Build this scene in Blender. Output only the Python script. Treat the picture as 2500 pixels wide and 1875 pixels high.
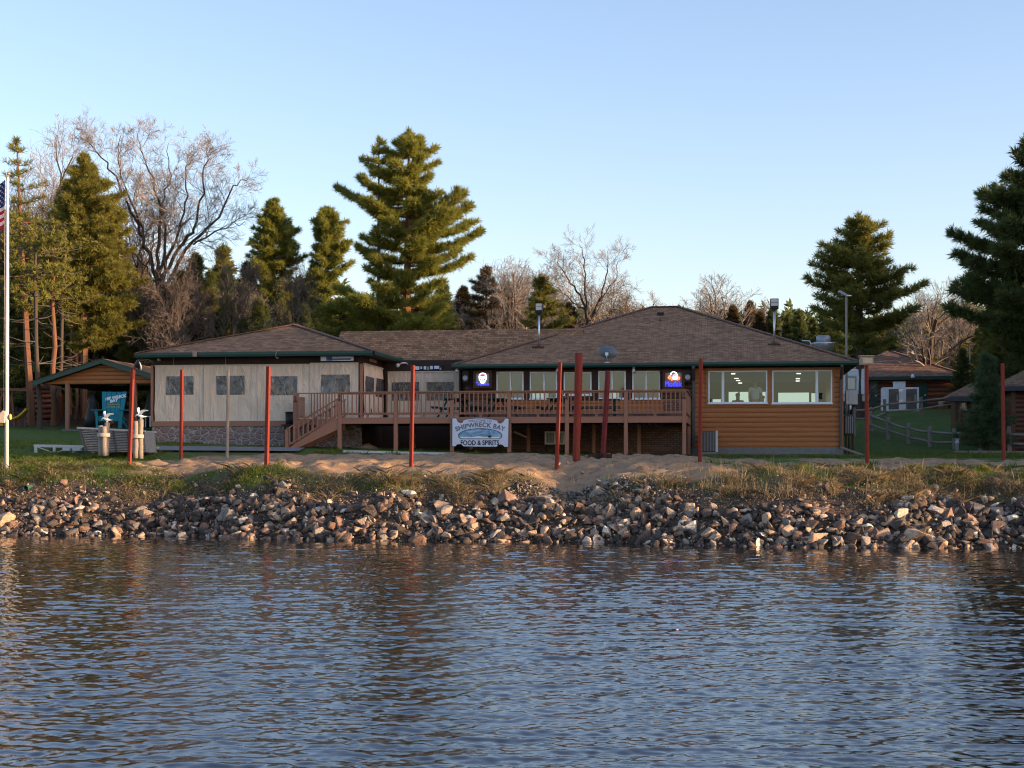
import bpy, math, random
import numpy as np
from mathutils import Vector, Matrix
R = math.radians
for o in list(bpy.data.objects): bpy.data.objects.remove(o)
SC = bpy.context.scene
# ---------------------------------------------------------------- camera, sky, sun, exposure
F, HZ, CZ = 3700.0, 1135.0, 2.0            # focal length and horizon row in the photo's 2500 x 1875 pixels, eye height over the water
cd = bpy.data.cameras.new('camera'); cam = bpy.data.objects.new('camera', cd); SC.collection.objects.link(cam)
cam.location = (0, 0, CZ); cam.rotation_euler = (R(90), 0, 0)
cd.sensor_width = 36; cd.lens = 36*F/2500; cd.shift_y = (HZ-937.5)/2500; cd.clip_end = 6000; cd.clip_start = .1
SC.camera = cam
SUN_EL, SUN_AZ = 9.0, 108.0                 # degrees; azimuth clockwise from +Y (the view direction)
W = bpy.data.worlds.new('World'); SC.world = W; W.use_nodes = True
nt = W.node_tree; bg = nt.nodes['Background']
sky = nt.nodes.new('ShaderNodeTexSky'); sky.sky_type = 'NISHITA'; sky.sun_disc = False
sky.sun_elevation = R(SUN_EL); sky.sun_rotation = R(SUN_AZ); sky.air_density = 1.0; sky.dust_density = 1.0; sky.ozone_density = 2.4
wb = nt.nodes.new('ShaderNodeMix'); wb.data_type = 'RGBA'; wb.blend_type = 'MULTIPLY'; wb.inputs[0].default_value = 1; wb.inputs[7].default_value = (1.19, .965, .955, 1)
nt.links.new(sky.outputs[0], wb.inputs[6]); nt.links.new(wb.outputs[2], bg.inputs[0]); bg.inputs[1].default_value = .15
sl = bpy.data.lights.new('sun', 'SUN'); sl.energy = 4.0; sl.angle = R(.6); sl.color = (1, .64, .36)
so = bpy.data.objects.new('sun', sl); SC.collection.objects.link(so)
sd = Vector((math.sin(R(SUN_AZ))*math.cos(R(SUN_EL)), math.cos(R(SUN_AZ))*math.cos(R(SUN_EL)), math.sin(R(SUN_EL))))
so.rotation_euler = sd.to_track_quat('Z', 'Y').to_euler(); so.location = (60, 0, 60)
SC.view_settings.view_transform = 'Standard'; SC.view_settings.look = 'None'
SC.view_settings.exposure = 1.45; SC.view_settings.gamma = 1
SC.render.engine = 'CYCLES'
SC.cycles.max_bounces = 8; SC.cycles.transparent_max_bounces = 8
SC.cycles.use_denoising = True; SC.cycles.filter_width = 1.15
rng = random.Random(7); nr = np.random.default_rng(7)
COL = SC.collection

# ---------------------------------------------------------------- helpers
def at(px, py, Y): return Vector(((px-1250)/F*Y, Y, CZ+(HZ-py)/F*Y))       # a point of the photo at distance Y
TH = R(8); CT, ST = math.cos(TH), math.sin(TH)
OX, OY = 12.65, 58.0                                                        # the restaurant's right front corner
FB = Matrix.Translation((OX, OY, 0)) @ Matrix.Rotation(-TH, 4, 'Z')
I4 = Matrix.Identity(4)
def pl(px, py, v):                     # photo point on the plane v of the restaurant's frame -> (u, z)
    k = (px-1250)/F; t = (v+OX*ST+OY*CT)/(k*ST+CT)
    return (k*t-OX)*CT-(t-OY)*ST, CZ+(HZ-py)/F*t
def pu(px, py, u):                     # photo point on the plane u -> (v, z)
    k = (px-1250)/F; t = (u+OX*CT-OY*ST)/(k*CT-ST)
    return (k*t-OX)*ST+(t-OY)*CT, CZ+(HZ-py)/F*t
def up(px, v): return pl(px, HZ, v)[0]
def zp(py, v, px=1600): return pl(px, py, v)[1]

class MB:
    def __init__(s): s.v = []; s.f = []; s.uv = {}; s.mi = {}; s.sm = set()
    def face(s, pts, uv=None, mi=0):
        n = len(s.v); s.v += [tuple(p) for p in pts]; s.f.append(tuple(range(n, n+len(pts))))
        if uv: s.uv[len(s.f)-1] = uv
        if mi: s.mi[len(s.f)-1] = mi
    def box(s, x0, x1, y0, y1, z0, z1, mi=0):
        n = len(s.v)
        s.v += [(x0,y0,z0),(x1,y0,z0),(x1,y1,z0),(x0,y1,z0),(x0,y0,z1),(x1,y0,z1),(x1,y1,z1),(x0,y1,z1)]
        for q in ((0,3,2,1),(4,5,6,7),(0,1,5,4),(1,2,6,5),(2,3,7,6),(3,0,4,7)):
            s.f.append(tuple(n+i for i in q))
            if mi: s.mi[len(s.f)-1] = mi
    def bar(s, p, q, w, h=None, up=(0,0,1)):          # rectangular bar from p to q
        p, q = Vector(p), Vector(q); h = h or w; d = (q-p).normalized(); U = Vector(up)
        if abs(d.dot(U)) > .98: U = Vector((0,1,0))
        a = d.cross(U).normalized()*w/2; b = a.cross(d).normalized()*h/2
        n = len(s.v)
        for c in (p, q):
            for i, j in ((-1,-1),(1,-1),(1,1),(-1,1)): s.v.append(tuple(c+a*i+b*j))
        for k in ((3,2,1,0),(4,5,6,7),(0,1,5,4),(1,2,6,5),(2,3,7,6),(3,0,4,7)): s.f.append(tuple(n+i for i in k))
    def tube(s, pts, rad, n=8, cap=True):
        pts = [Vector(p) for p in pts]
        if not hasattr(rad, '__len__'): rad = [rad]*len(pts)
        b = len(s.v); prev = None
        for i, p in enumerate(pts):
            d = (pts[min(i+1, len(pts)-1)]-pts[max(i-1, 0)])
            d = d.normalized() if d.length > 1e-9 else Vector((0,0,1))
            if prev is None: a = d.orthogonal().normalized()
            else:
                a = prev-d*prev.dot(d); a = a.normalized() if a.length > 1e-6 else d.orthogonal().normalized()
            prev = a; c = d.cross(a)
            for k in range(n):
                t = 2*math.pi*k/n; s.v.append(tuple(p+(a*math.cos(t)+c*math.sin(t))*rad[i]))
        for i in range(len(pts)-1):
            for k in range(n):
                s.f.append((b+i*n+k, b+i*n+(k+1)%n, b+(i+1)*n+(k+1)%n, b+(i+1)*n+k)); s.sm.add(len(s.f)-1)
        if cap and n > 3:
            s.f.append(tuple(b+k for k in range(n-1, -1, -1))); e = b+(len(pts)-1)*n
            s.f.append(tuple(e+k for k in range(n)))
    def lathe(s, c, prof, n=16, axis='Z'):
        b = len(s.v); c = Vector(c)
        for r_, h in prof:
            for k in range(n):
                t = 2*math.pi*k/n; x, y = r_*math.cos(t), r_*math.sin(t)
                s.v.append(tuple(c+(Vector((x,y,h)) if axis == 'Z' else Vector((x,h,y)))))
        for i in range(len(prof)-1):
            for k in range(n):
                s.f.append((b+i*n+k, b+i*n+(k+1)%n, b+(i+1)*n+(k+1)%n, b+(i+1)*n+k)); s.sm.add(len(s.f)-1)
        s.f.append(tuple(b+k for k in range(n-1, -1, -1))); e = b+(len(prof)-1)*n; s.f.append(tuple(e+k for k in range(n)))
    def prism(s, poly, y0, y1):            # poly in (x,z), extruded along y
        n = len(poly); b = len(s.v)
        s.v += [(x, y0, z) for x, z in poly]+[(x, y1, z) for x, z in poly]
        s.f.append(tuple(range(b, b+n))); s.f.append(tuple(range(b+2*n-1, b+n-1, -1)))
        for i in range(n): j = (i+1) % n; s.f.append((b+i, b+n+i, b+n+j, b+j))
    def ball(s, c, r, n=10, m=6, sc=(1,1,1)):
        c = Vector(c); b = len(s.v)
        for i in range(m+1):
            ph = math.pi*i/m
            for k in range(n):
                t = 2*math.pi*k/n
                s.v.append((c.x+r*sc[0]*math.sin(ph)*math.cos(t), c.y+r*sc[1]*math.sin(ph)*math.sin(t), c.z-r*sc[2]*math.cos(ph)))
        for i in range(m):
            for k in range(n):
                s.f.append((b+i*n+k, b+i*n+(k+1)%n, b+(i+1)*n+(k+1)%n, b+(i+1)*n+k)); s.sm.add(len(s.f)-1)
    def xf(s, M):
        s.v = [tuple(M @ Vector(p)) for p in s.v]; return s
    def add(s, o):
        n = len(s.v); m = len(s.f); s.v += o.v
        s.f += [tuple(i+n for i in f) for f in o.f]
        for k, u in o.uv.items(): s.uv[k+m] = u
        for k, u in o.mi.items(): s.mi[k+m] = u
        s.sm |= {k+m for k in o.sm}; return s
    def text(s, body, size, org, xd=(1,0,0), yd=(0,0,1), ext=.004, off=0.0, align='CENTER', sx=1.0, arc=None, shear=0.0, spacing=1.0):
        cu = bpy.data.curves.new('t', 'FONT'); cu.body = body; cu.size = size; cu.align_x = align; cu.align_y = 'CENTER'
        cu.extrude = ext; cu.offset = off; cu.resolution_u = 3; cu.shear = shear; cu.space_character = spacing
        ob = bpy.data.objects.new('t', cu); COL.objects.link(ob)
        dg = bpy.context.evaluated_depsgraph_get(); me = ob.evaluated_get(dg).to_mesh()
        X, Yd = Vector(xd), Vector(yd); Z = X.cross(Yd); O = Vector(org); n = len(s.v)
        for v in me.vertices:
            x, y, z = v.co; x *= sx
            if arc: a = x/arc; x, y = (arc+y)*math.sin(a), (arc+y)*math.cos(a)-arc
            s.v.append(tuple(O+X*x+Yd*y+Z*z))
        s.f += [tuple(n+i for i in p.vertices) for p in me.polygons]
        ob.evaluated_get(dg).to_mesh_clear(); bpy.data.objects.remove(ob); bpy.data.curves.remove(cu)

def tag(o, label=None, cat=None, group=None, kind=None):
    if label: o['label'] = label
    if cat: o['category'] = cat
    if group: o['group'] = group
    if kind: o['kind'] = kind
    return o
BASE = {}
def mesh_of(name, mb, mats, base=(0,0,0), smooth=False):
    me = bpy.data.meshes.new(name); b = base
    me.from_pydata([(x-b[0], y-b[1], z-b[2]) for x, y, z in mb.v], [], mb.f)
    for m in (mats if isinstance(mats, (list, tuple)) else [mats]): me.materials.append(m)
    if mb.mi:
        for k, i in mb.mi.items(): me.polygons[k].material_index = i
    if mb.uv:
        ul = me.uv_layers.new(name='UVMap')
        for k, uv in mb.uv.items():
            for li, c in zip(me.polygons[k].loop_indices, uv): ul.data[li].uv = c
    if smooth or mb.sm:
        for k, p in enumerate(me.polygons): p.use_smooth = smooth or (k in mb.sm)
    return me
def thing(name, label, cat, base=(0,0,0), frame=I4, group=None):          # an Empty at the thing's base
    o = bpy.data.objects.new(name, None); COL.objects.link(o); o.empty_display_size = .2
    o.matrix_world = frame @ Matrix.Translation(base); BASE[o.name] = tuple(base)
    return tag(o, label, cat, group)
def part(name, mb, mats, parent, smooth=False, label=None, bevel=0):
    b = BASE[parent.name]; o = bpy.data.objects.new(name, mesh_of(name, mb, mats, b, smooth)); COL.objects.link(o)
    o.parent = parent; BASE[o.name] = b
    if label: o['label'] = label
    if bevel:
        m = o.modifiers.new('b', 'BEVEL'); m.width = bevel; m.segments = 1; m.limit_method = 'ANGLE'
    return o
def solo(name, mb, mats, label, cat, base=(0,0,0), frame=I4, group=None, kind=None, smooth=False, bevel=0):
    o = bpy.data.objects.new(name, mesh_of(name, mb, mats, base, smooth)); COL.objects.link(o)
    o.matrix_world = frame @ Matrix.Translation(base); BASE[o.name] = tuple(base)
    if bevel:
        m = o.modifiers.new('b', 'BEVEL'); m.width = bevel; m.segments = 1; m.limit_method = 'ANGLE'
    return tag(o, label, cat, group, kind)
def kids(o): return list(o.children)
def copy_thing(o, M, label=None, group=None):
    c = o.copy(); COL.objects.link(c); c.matrix_world = M
    if label: c['label'] = label
    if group: c['group'] = group
    for ch in kids(o):
        d = ch.copy(); COL.objects.link(d); d.parent = c
        for g in kids(ch):
            e = g.copy(); COL.objects.link(e); e.parent = d
    return c

# ---------------------------------------------------------------- materials
class NT:
    def __init__(s, name):
        s.m = bpy.data.materials.new(name); s.m.use_nodes = True; s.t = s.m.node_tree
        s.b = s.t.nodes['Principled BSDF']; s.out = s.t.nodes['Material Output']
    def n(s, t, **k):
        x = s.t.nodes.new(t)
        for a, b in k.items():
            if a in x.inputs if isinstance(a, str) else False: pass
            setattr(x, a, b)
        return x
    def l(s, a, b): s.t.links.new(a, b)
    def coord(s, kind='Object', scale=(1,1,1), rot=(0,0,0)):
        tc = s.n('ShaderNodeTexCoord'); mp = s.n('ShaderNodeMapping'); mp.inputs['Scale'].default_value = scale; mp.inputs['Rotation'].default_value = rot
        s.l(tc.outputs[kind], mp.inputs[0]); return mp.outputs[0]
    def noise(s, vec, scale, detail=4, rough=.6, dist=0):
        x = s.n('ShaderNodeTexNoise'); x.inputs['Scale'].default_value = scale; x.inputs['Detail'].default_value = detail
        x.inputs['Roughness'].default_value = rough; x.inputs['Distortion'].default_value = dist
        if vec: s.l(vec, x.inputs['Vector'])
        return x.outputs['Fac']
    def ramp(s, fac, stops, mode='LINEAR'):
        x = s.n('ShaderNodeValToRGB'); e = x.color_ramp.elements; x.color_ramp.interpolation = mode
        while len(e) > 1: e.remove(e[0])
        e[0].position = stops[0][0]; e[0].color = c4(stops[0][1])
        for p, c in stops[1:]: y = e.new(p); y.color = c4(c)
        s.l(fac, x.inputs[0]); return x.outputs[0]
    def mix(s, fac, a, b, mode='MIX'):
        x = s.n('ShaderNodeMix'); x.data_type = 'RGBA'; x.blend_type = mode
        for i, v in ((0, fac), (6, a), (7, b)):
            if hasattr(v, 'links') or hasattr(v, 'is_linked'): s.l(v, x.inputs[i])
            else: x.inputs[i].default_value = v if i == 0 else c4(v)
        return x.outputs[2]
    def math(s, op, a, b=0.0, c=None):
        x = s.n('ShaderNodeMath'); x.operation = op
        for i, v in enumerate((a, b) if c is None else (a, b, c)):
            if hasattr(v, 'is_linked'): s.l(v, x.inputs[i])
            else: x.inputs[i].default_value = v
        return x.outputs[0]
    def bump(s, h, strength=.5, dist=.02):
        x = s.n('ShaderNodeBump'); x.inputs['Strength'].default_value = strength; x.inputs['Distance'].default_value = dist
        s.l(h, x.inputs['Height']); s.l(x.outputs[0], s.b.inputs['Normal']); return x
    def done(s, col=None, rough=.8, metal=0, spec=.3):
        if col is not None:
            if hasattr(col, 'is_linked'): s.l(col, s.b.inputs['Base Color'])
            else: s.b.inputs['Base Color'].default_value = c4(col)
        if hasattr(rough, 'is_linked'): s.l(rough, s.b.inputs['Roughness'])
        else: s.b.inputs['Roughness'].default_value = rough
        s.b.inputs['Metallic'].default_value = metal; s.b.inputs['Specular IOR Level'].default_value = spec
        return s.m
def c4(c): return (c[0], c[1], c[2], 1) if len(c) == 3 else tuple(c)
def sc3(c, k): return tuple(min(1, x*k) for x in c[:3])
def plain(name, col, rough=.7, var=.18, scale=6, bump=.0, metal=0, spec=.3, stretch=(1,1,1), dist=.01):
    t = NT(name); v = t.coord('Object', stretch); f = t.noise(v, scale, 5, .65)
    c = t.ramp(f, [(.25, sc3(col, 1-var)), (.75, sc3(col, 1+var))])
    if bump: t.bump(f, bump, dist)
    return t.done(c, rough, metal, spec)
def woody(name, col, var=.3, rough=.75, axis='Z', knots=True, spec=.25):       # painted or stained timber, grain along one axis
    st = {'Z': (9, 9, .8), 'X': (.8, 9, 9), 'Y': (9, .8, 9)}[axis]
    t = NT(name); v = t.coord('Object', st); f = t.noise(v, 2.2, 6, .7, .6); v2 = t.coord('Object'); g = t.noise(v2, 1.3, 3)
    c = t.ramp(f, [(.2, sc3(col, 1-var)), (.55, col), (.85, sc3(col, 1+var))])
    c = t.mix(g, c, sc3(col, 1-var*.6)); t.bump(f, .35, .01)
    return t.done(c, rough, 0, spec)
def emit(name, col, st):
    t = NT(name); t.b.inputs['Emission Color'].default_value = c4(col); t.b.inputs['Emission Strength'].default_value = st
    return t.done(sc3(col, .5), .5)
M = {}
M['green_paint'] = plain('green_paint', (.004, .042, .034), .35, .15, 4, spec=.5)
M['brown_paint'] = woody('brown_deck_paint', (.31, .155, .103), .16, .6)
M['brown_paint_x'] = woody('brown_deck_paint_long', (.31, .155, .103), .16, .6, 'X')
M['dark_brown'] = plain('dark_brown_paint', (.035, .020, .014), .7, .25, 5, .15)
def post_mat():
    t = NT('red_painted_pole'); f = t.noise(t.coord('Object', (9, 9, .8)), 2.2, 6, .7, .6); ch = t.noise(t.coord('Object', (14, 14, 2.2)), 1.6, 5, .75, .5); d = t.noise(t.coord('Object', (1, 1, .5)), 1.2, 3)
    c = t.ramp(f, [(.2, (.13, .020, .014)), (.55, (.23, .036, .022)), (.85, (.33, .06, .036))]); c = t.mix(t.ramp(ch, [(.62, (0,0,0)), (.68, (1,1,1))]), c, (.20, .13, .10)); c = t.mix(t.math('MULTIPLY', d, .5), c, (.12, .03, .02)); t.bump(f, .4, .01)
    return t.done(c, .75, 0, .2)
M['red_post'] = post_mat()
M['grey_wood'] = woody('weathered_wood', (.34, .295, .245), .5, .9)
M['white'] = plain('white_paint', (.74, .76, .78), .5, .05, 3)
M['white_vinyl'] = plain('white_vinyl_frame', (.70, .74, .80), .45, .03, 3)
M['black'] = plain('black_plastic', (.012, .013, .015), .5, .2, 5)
M['grey_metal'] = plain('grey_metal', (.28, .29, .31), .45, .1, 8, metal=.5)
M['galv'] = plain('galvanised_metal', (.55, .57, .60), .38, .12, 10, metal=.85)
M['bronze_metal'] = plain('bronze_metal', (.08, .07, .07), .5, .15, 8, metal=.2)
M['alu'] = plain('bare_aluminium', (.50, .51, .52), .5, .1, 8, metal=.35)
M['concrete'] = plain('concrete', (.17, .17, .165), .9, .22, 7, .3)
M['teal'] = woody('teal_paint', (.014, .20, .255), .14, .5)
M['yellow'] = plain('yellow_plastic', (.55, .36, .02), .45, .1, 4)
M['dkgreen'] = woody('dark_green_table_paint', (.006, .034, .030), .25, .5, 'X')
M['frame_wood'] = woody('brown_frame_wood', (.075, .038, .022), .35, .7)
M['lamp_glass'] = plain('lamp_lens', (.45, .46, .47), .2, .08, 6, spec=.6)
M['sign_white'] = plain('sign_pale_paint', (.58, .65, .78), .6, .10, 5)
M['sign_grey'] = plain('faded_letter_paint', (.13, .15, .22), .7, .35, 14)
M['sign_navy'] = plain('navy_letter_paint', (.018, .020, .055), .6, .25, 12)
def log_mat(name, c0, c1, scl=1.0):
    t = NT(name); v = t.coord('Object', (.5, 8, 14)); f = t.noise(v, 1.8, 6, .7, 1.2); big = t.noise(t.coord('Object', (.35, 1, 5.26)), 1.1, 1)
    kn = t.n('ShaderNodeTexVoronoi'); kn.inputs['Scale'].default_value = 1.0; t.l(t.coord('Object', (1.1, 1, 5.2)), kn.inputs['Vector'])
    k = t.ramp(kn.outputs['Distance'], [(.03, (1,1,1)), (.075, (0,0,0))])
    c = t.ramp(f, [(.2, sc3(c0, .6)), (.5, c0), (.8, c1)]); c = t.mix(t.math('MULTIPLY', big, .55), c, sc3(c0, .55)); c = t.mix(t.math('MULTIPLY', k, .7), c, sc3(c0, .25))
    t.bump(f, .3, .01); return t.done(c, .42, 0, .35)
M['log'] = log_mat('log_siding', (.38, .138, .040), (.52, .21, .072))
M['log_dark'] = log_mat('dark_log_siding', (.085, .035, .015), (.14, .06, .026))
M['log_red'] = log_mat('red_log_siding', (.16, .052, .024), (.24, .085, .04))
def shingle_mat(name, base=(.25, .148, .086)):
    t = NT(name); uv = t.coord('UV'); br = t.n('ShaderNodeTexBrick'); t.l(uv, br.inputs['Vector'])
    br.inputs['Scale'].default_value = 1; br.inputs['Brick Width'].default_value = .24; br.inputs['Row Height'].default_value = .125
    br.inputs['Mortar Size'].default_value = .014; br.inputs['Bias'].default_value = .0; br.offset_frequency = 2; br.offset = .37
    br.inputs['Color1'].default_value = c4(sc3(base, .42)); br.inputs['Color2'].default_value = c4(sc3(base, 1.75)); br.inputs['Mortar'].default_value = c4(sc3(base, .25))
    g = t.noise(t.coord('UV', (3, 3, 3)), 1.0, 6, .7); c = t.mix(.30, br.outputs['Color'], t.ramp(g, [(.3, sc3(base, .7)), (.7, sc3(base, 1.5))]))
    big = t.noise(t.coord('UV', (.12, .3, 1)), 1, 3); c = t.mix(t.ramp(big, [(.35, (0,0,0)), (.7, (.4,.4,.4))]), c, sc3(base, .6)); stk = t.noise(t.coord('UV', (2.2, .25, 1)), 1, 4); c = t.mix(t.ramp(stk, [(.5, (0,0,0)), (.75, (.25,.25,.25))]), c, sc3(base, 1.3))
    t.bump(br.outputs['Fac'], -.6, .02); return t.done(c, .9, 0, .15)
M['shingle'] = shingle_mat('roof_shingles')
M['shingle2'] = shingle_mat('brown_roof_shingles', (.20, .12, .08))
def stone_mat():
    t = NT('cobblestone_skirting'); v = t.coord('Object', (4.5, 4.5, 7.0)); n = t.n('ShaderNodeTexNoise'); n.inputs['Scale'].default_value = .8; t.l(v, n.inputs['Vector'])
    vv = t.mix(.20, v, n.outputs['Color']); e = t.n('ShaderNodeTexVoronoi'); e.feature = 'DISTANCE_TO_EDGE'; e.inputs['Scale'].default_value = 1.0; t.l(vv, e.inputs['Vector'])
    cc = t.n('ShaderNodeTexVoronoi'); cc.inputs['Scale'].default_value = 1.0; t.l(vv, cc.inputs['Vector'])
    st = t.mix(cc.outputs['Color'], (.19, .135, .12), (.29, .20, .18)); g = t.noise(t.coord('Object'), 14, 5); st = t.mix(t.math('MULTIPLY', g, .5), st, (.10, .07, .065))
    m = t.ramp(e.outputs['Distance'], [(.035, (1,1,1)), (.07, (0,0,0))]); c = t.mix(m, st, (.30, .32, .31)); t.bump(t.ramp(e.outputs['Distance'], [(0, (0,0,0)), (.2, (1,1,1))]), .8, .04)
    return t.done(c, .85)
M['stone'] = stone_mat()
def brick_mat(name, c1, c2, mo):
    t = NT(name); v = t.coord('Object', (1, 1, 1), (R(90), 0, 0)); br = t.n('ShaderNodeTexBrick'); t.l(v, br.inputs['Vector']); br.inputs['Scale'].default_value = 1
    br.inputs['Brick Width'].default_value = .24; br.inputs['Row Height'].default_value = .085; br.inputs['Mortar Size'].default_value = .011
    br.inputs['Color1'].default_value = c4(c1); br.inputs['Color2'].default_value = c4(c2); br.inputs['Mortar'].default_value = c4(mo)
    g = t.noise(t.coord('Object'), 5, 5); return t.done(t.mix(t.math('MULTIPLY', g, .5), br.outputs['Color'], sc3(c1, .6)), .9)
M['brick'] = brick_mat('brown_brick', (.14, .075, .055), (.23, .14, .11), (.055, .045, .04))
M['brick_dark'] = brick_mat('dark_brick', (.12, .070, .055), (.20, .13, .10), (.05, .042, .038))
def canvas_mat():
    t = NT('tan_canvas'); v = t.coord('Object', (1.2, 1.2, .45)); f = t.noise(v, 1.6, 5, .55, .8); g = t.noise(t.coord('Object'), 30, 2)
    c = t.ramp(f, [(.3, (.57, .48, .375)), (.7, (.67, .57, .455))]); w_ = t.noise(t.coord('Object', (1.9, 1.9, .45), (0, R(14), 0)), 1.3, 4, .6, 1.6); st_ = t.noise(t.coord('Object', (.6, .6, .3)), 1.5, 4, .7); c = t.mix(t.math('MULTIPLY', t.ramp(st_, [(.5, (0,0,0)), (.8, (1,1,1))]), .35), c, (.42, .35, .27)); t.bump(t.math('ADD', f, t.math('MULTIPLY', w_, .8)), .8, .16); return t.done(c, .85, 0, .2)
M['canvas'] = canvas_mat()
M['hem'] = plain('pale_canvas_hem', (.52, .49, .45), .8, .08)
def vinyl_mat():
    t = NT('clear_vinyl'); v = t.coord('Object', (1.6, 1.6, .7), (0, R(25), 0)); f = t.noise(v, 2.2, 4, .6, 1.8); t.bump(f, 1.0, .12)
    c = t.ramp(f, [(.35, (.012, .016, .02)), (.62, (.07, .08, .09))]); m = t.done(c, .12, 0, 1.0); t.b.inputs['Coat Weight'].default_value = .25; t.b.inputs['Coat Roughness'].default_value = .1; return m
M['vinyl'] = vinyl_mat()
def glass_mat(name, tint, gl, rough=.02):
    t = NT(name); tr = t.n('ShaderNodeBsdfTransparent'); tr.inputs[0].default_value = c4(tint); g = t.n('ShaderNodeBsdfGlossy'); g.inputs['Roughness'].default_value = rough
    g.inputs['Color'].default_value = (.82, .92, .90, 1)
    mx = t.n('ShaderNodeMixShader'); mx.inputs[0].default_value = gl; t.l(tr.outputs[0], mx.inputs[1]); t.l(g.outputs[0], mx.inputs[2]); t.l(mx.outputs[0], t.out.inputs[0]); return t.m
M['glass'] = glass_mat('window_glass', (.66, .72, .70), .085)
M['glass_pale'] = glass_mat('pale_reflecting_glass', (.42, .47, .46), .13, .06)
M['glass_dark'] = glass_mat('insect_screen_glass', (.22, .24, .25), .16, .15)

# numpy noise
def _h(ix, iy, s): 
    a = np.sin(ix*127.1+iy*311.7+s*74.7)*43758.5453; return a-np.floor(a)
def vn(x, y, s=0):
    ix, iy = np.floor(x), np.floor(y); fx, fy = x-ix, y-iy; fx = fx*fx*(3-2*fx); fy = fy*fy*(3-2*fy)
    a, b, c, d = _h(ix, iy, s), _h(ix+1, iy, s), _h(ix, iy+1, s), _h(ix+1, iy+1, s)
    return (a*(1-fx)+b*fx)*(1-fy)+(c*(1-fx)+d*fx)*fy
def fbm(x, y, s=0, o=4):
    r = 0; a = .5; t = 0
    for i in range(o): r = r+a*vn(x*2**i, y*2**i, s+i); t += a; a *= .5
    return r/t
def sst(x, a, b):
    t = np.clip((x-a)/(b-a), 0, 1); return t*t*(3-2*t)
# ---------------------------------------------------------------- ground
GY = [0, 42, 46, 50, 54, 58, 64, 68, 70, 72, 75, 85, 88, 100, 130, 300, 1500]
GZ = [1.9, 1.93, 2.04, 2.17, 2.28, 2.40, 2.5, 2.62, 2.88, 3.2, 3.7, 4.6, 4.9, 5.8, 6.6, 8, 12]
def shore(x): return 39.3-.285*np.clip(x, -60, 60)+.5*np.sin(x*.55+1)+.3*(vn(x*.8, x*0, 3)-.5)
def hgt(x, y, detail=True):
    x = np.asarray(x, float); y = np.asarray(y, float)
    d = y-shore(x); g = np.interp(y, GY, GZ)
    g = g-np.interp(d, [2.5, 4, 6.5, 9], [.40, .20, .04, 0])
    g = g-.022*(np.clip(x, -15, 6)-6)*sst(y, 50, 58)*(1-sst(y, 66, 76))
    bank = np.where(d > 0, .53*d+.12*np.sin(d*1.3), .4*d)
    gul = np.exp(-((x-1.62-.10*(y-42))/.95)**2)*sst(d, 1.4, 2.4)*(1-sst(d, 4.2, 6.5))
    if detail:
        lump = (fbm(x*.9, y*.9, 11)-.5)*.34+(fbm(x*3.1, y*3.1, 12)-.5)*.16
        bank = bank+lump*sst(d, .2, 1.2)
    k = .28; hh = np.clip(.5+.5*(g-bank)/k, 0, 1); h = g*(1-hh)+bank*hh-k*hh*(1-hh)*.6
    h = h-gul*(.42)
    if detail:
        sm = sandmask(x, y)
        dune = (np.abs(fbm(x*.62, y*.8, 21, 3)-.5)*-1.0+.13)*.62+(fbm(x*1.9, y*2.2, 22, 3)-.5)*.20+(fbm(x*4.2, y*4.2, 23, 3)-.5)*.16
        h = h+sm*dune*(1-.6*gul)*sst(d, 3.4, 4.6)*(1-.5*sst(x, 5, 9))
        ridge = np.exp(-((d-4.2)/.55)**2)*np.clip(fbm(x*.8, y*.3, 31, 3)-.45, 0, 1)*.55
        h = h+ridge*(1-gul)+(fbm(x*2.5, y*2.5, 41, 2)-.5)*.05*sst(d, 3, 4)*(1-sst(y, 75, 90))
        h = h+(fbm(x*.05, y*.05, 51, 2)-.5)*1.5*sst(y, 95, 140)
    return h
def sandmask(x, y):
    d = y-shore(x); n = fbm(x*.7, y*.7, 61)-.5
    main = sst(d, 3.3+n*2.2, 4.0+n*2.2)*(1-sst(y-.06*x, 53+n*1.4, 53.8+n*1.4))*sst(x-.25*(y-46), -12.6+n*2, -11.6+n*2)*(1-sst(x, 5.5+n*4, 7.5+n*4))
    left = sst(d, 4.0, 4.6)*(1-sst(d, 5.6+n*3, 6.3+n*3))*sst(x, -13.5+n*3, -12+n*3)*(1-sst(x, -8, -7))*sst(n, .0, .05)
    rightp = sst(d, 5.0+n*3, 5.8+n*3)*(1-sst(y, 49.6+n*2, 50.6+n*2))*sst(x, 6, 7)*(1-sst(x, 60, 61))*sst(n+.12, 0, .06)
    gul = np.exp(-((x-1.62-.10*(y-42))/1.0)**2)*sst(d, 1.9, 2.6)*(1-sst(d, 6, 7)); gul = sst(gul+(fbm(x*2.3, y*2.3, 67)-.5)*.9, .45, .7)
    dirt = sst(fbm(x*.5+9, y*.5, 66)-.5, .02, .1)*sst(d, 3.6, 4.2)*(1-sst(d, 5.2, 6))*sst(x, -20, -19)
    return np.clip(np.maximum.reduce([main, left, rightp, gul, dirt*.8]), 0, 1)
def gz(x, y): return float(hgt(np.array([x]), np.array([y]))[0])
def grow(a, step, lim, k=1.12):
    o = []; v = a
    while abs(v) < lim: step *= k; v += math.copysign(step, lim*(1 if a >= 0 else -1)); o.append(v)
    return o
xs = np.arange(-21, 21.01, .11); xs = np.array(sorted([-21-q for q in np.cumsum(.11*1.13**np.arange(1, 62))])+list(xs)+[21+q for q in np.cumsum(.11*1.13**np.arange(1, 62))])
ys = np.arange(32, 59, .11); ys = np.array([32-q for q in np.cumsum(.2*1.3**np.arange(1, 16))][::-1]+list(ys)+[ys[-1]+q for q in np.cumsum(.11*1.05**np.arange(1, 140))])
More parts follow.
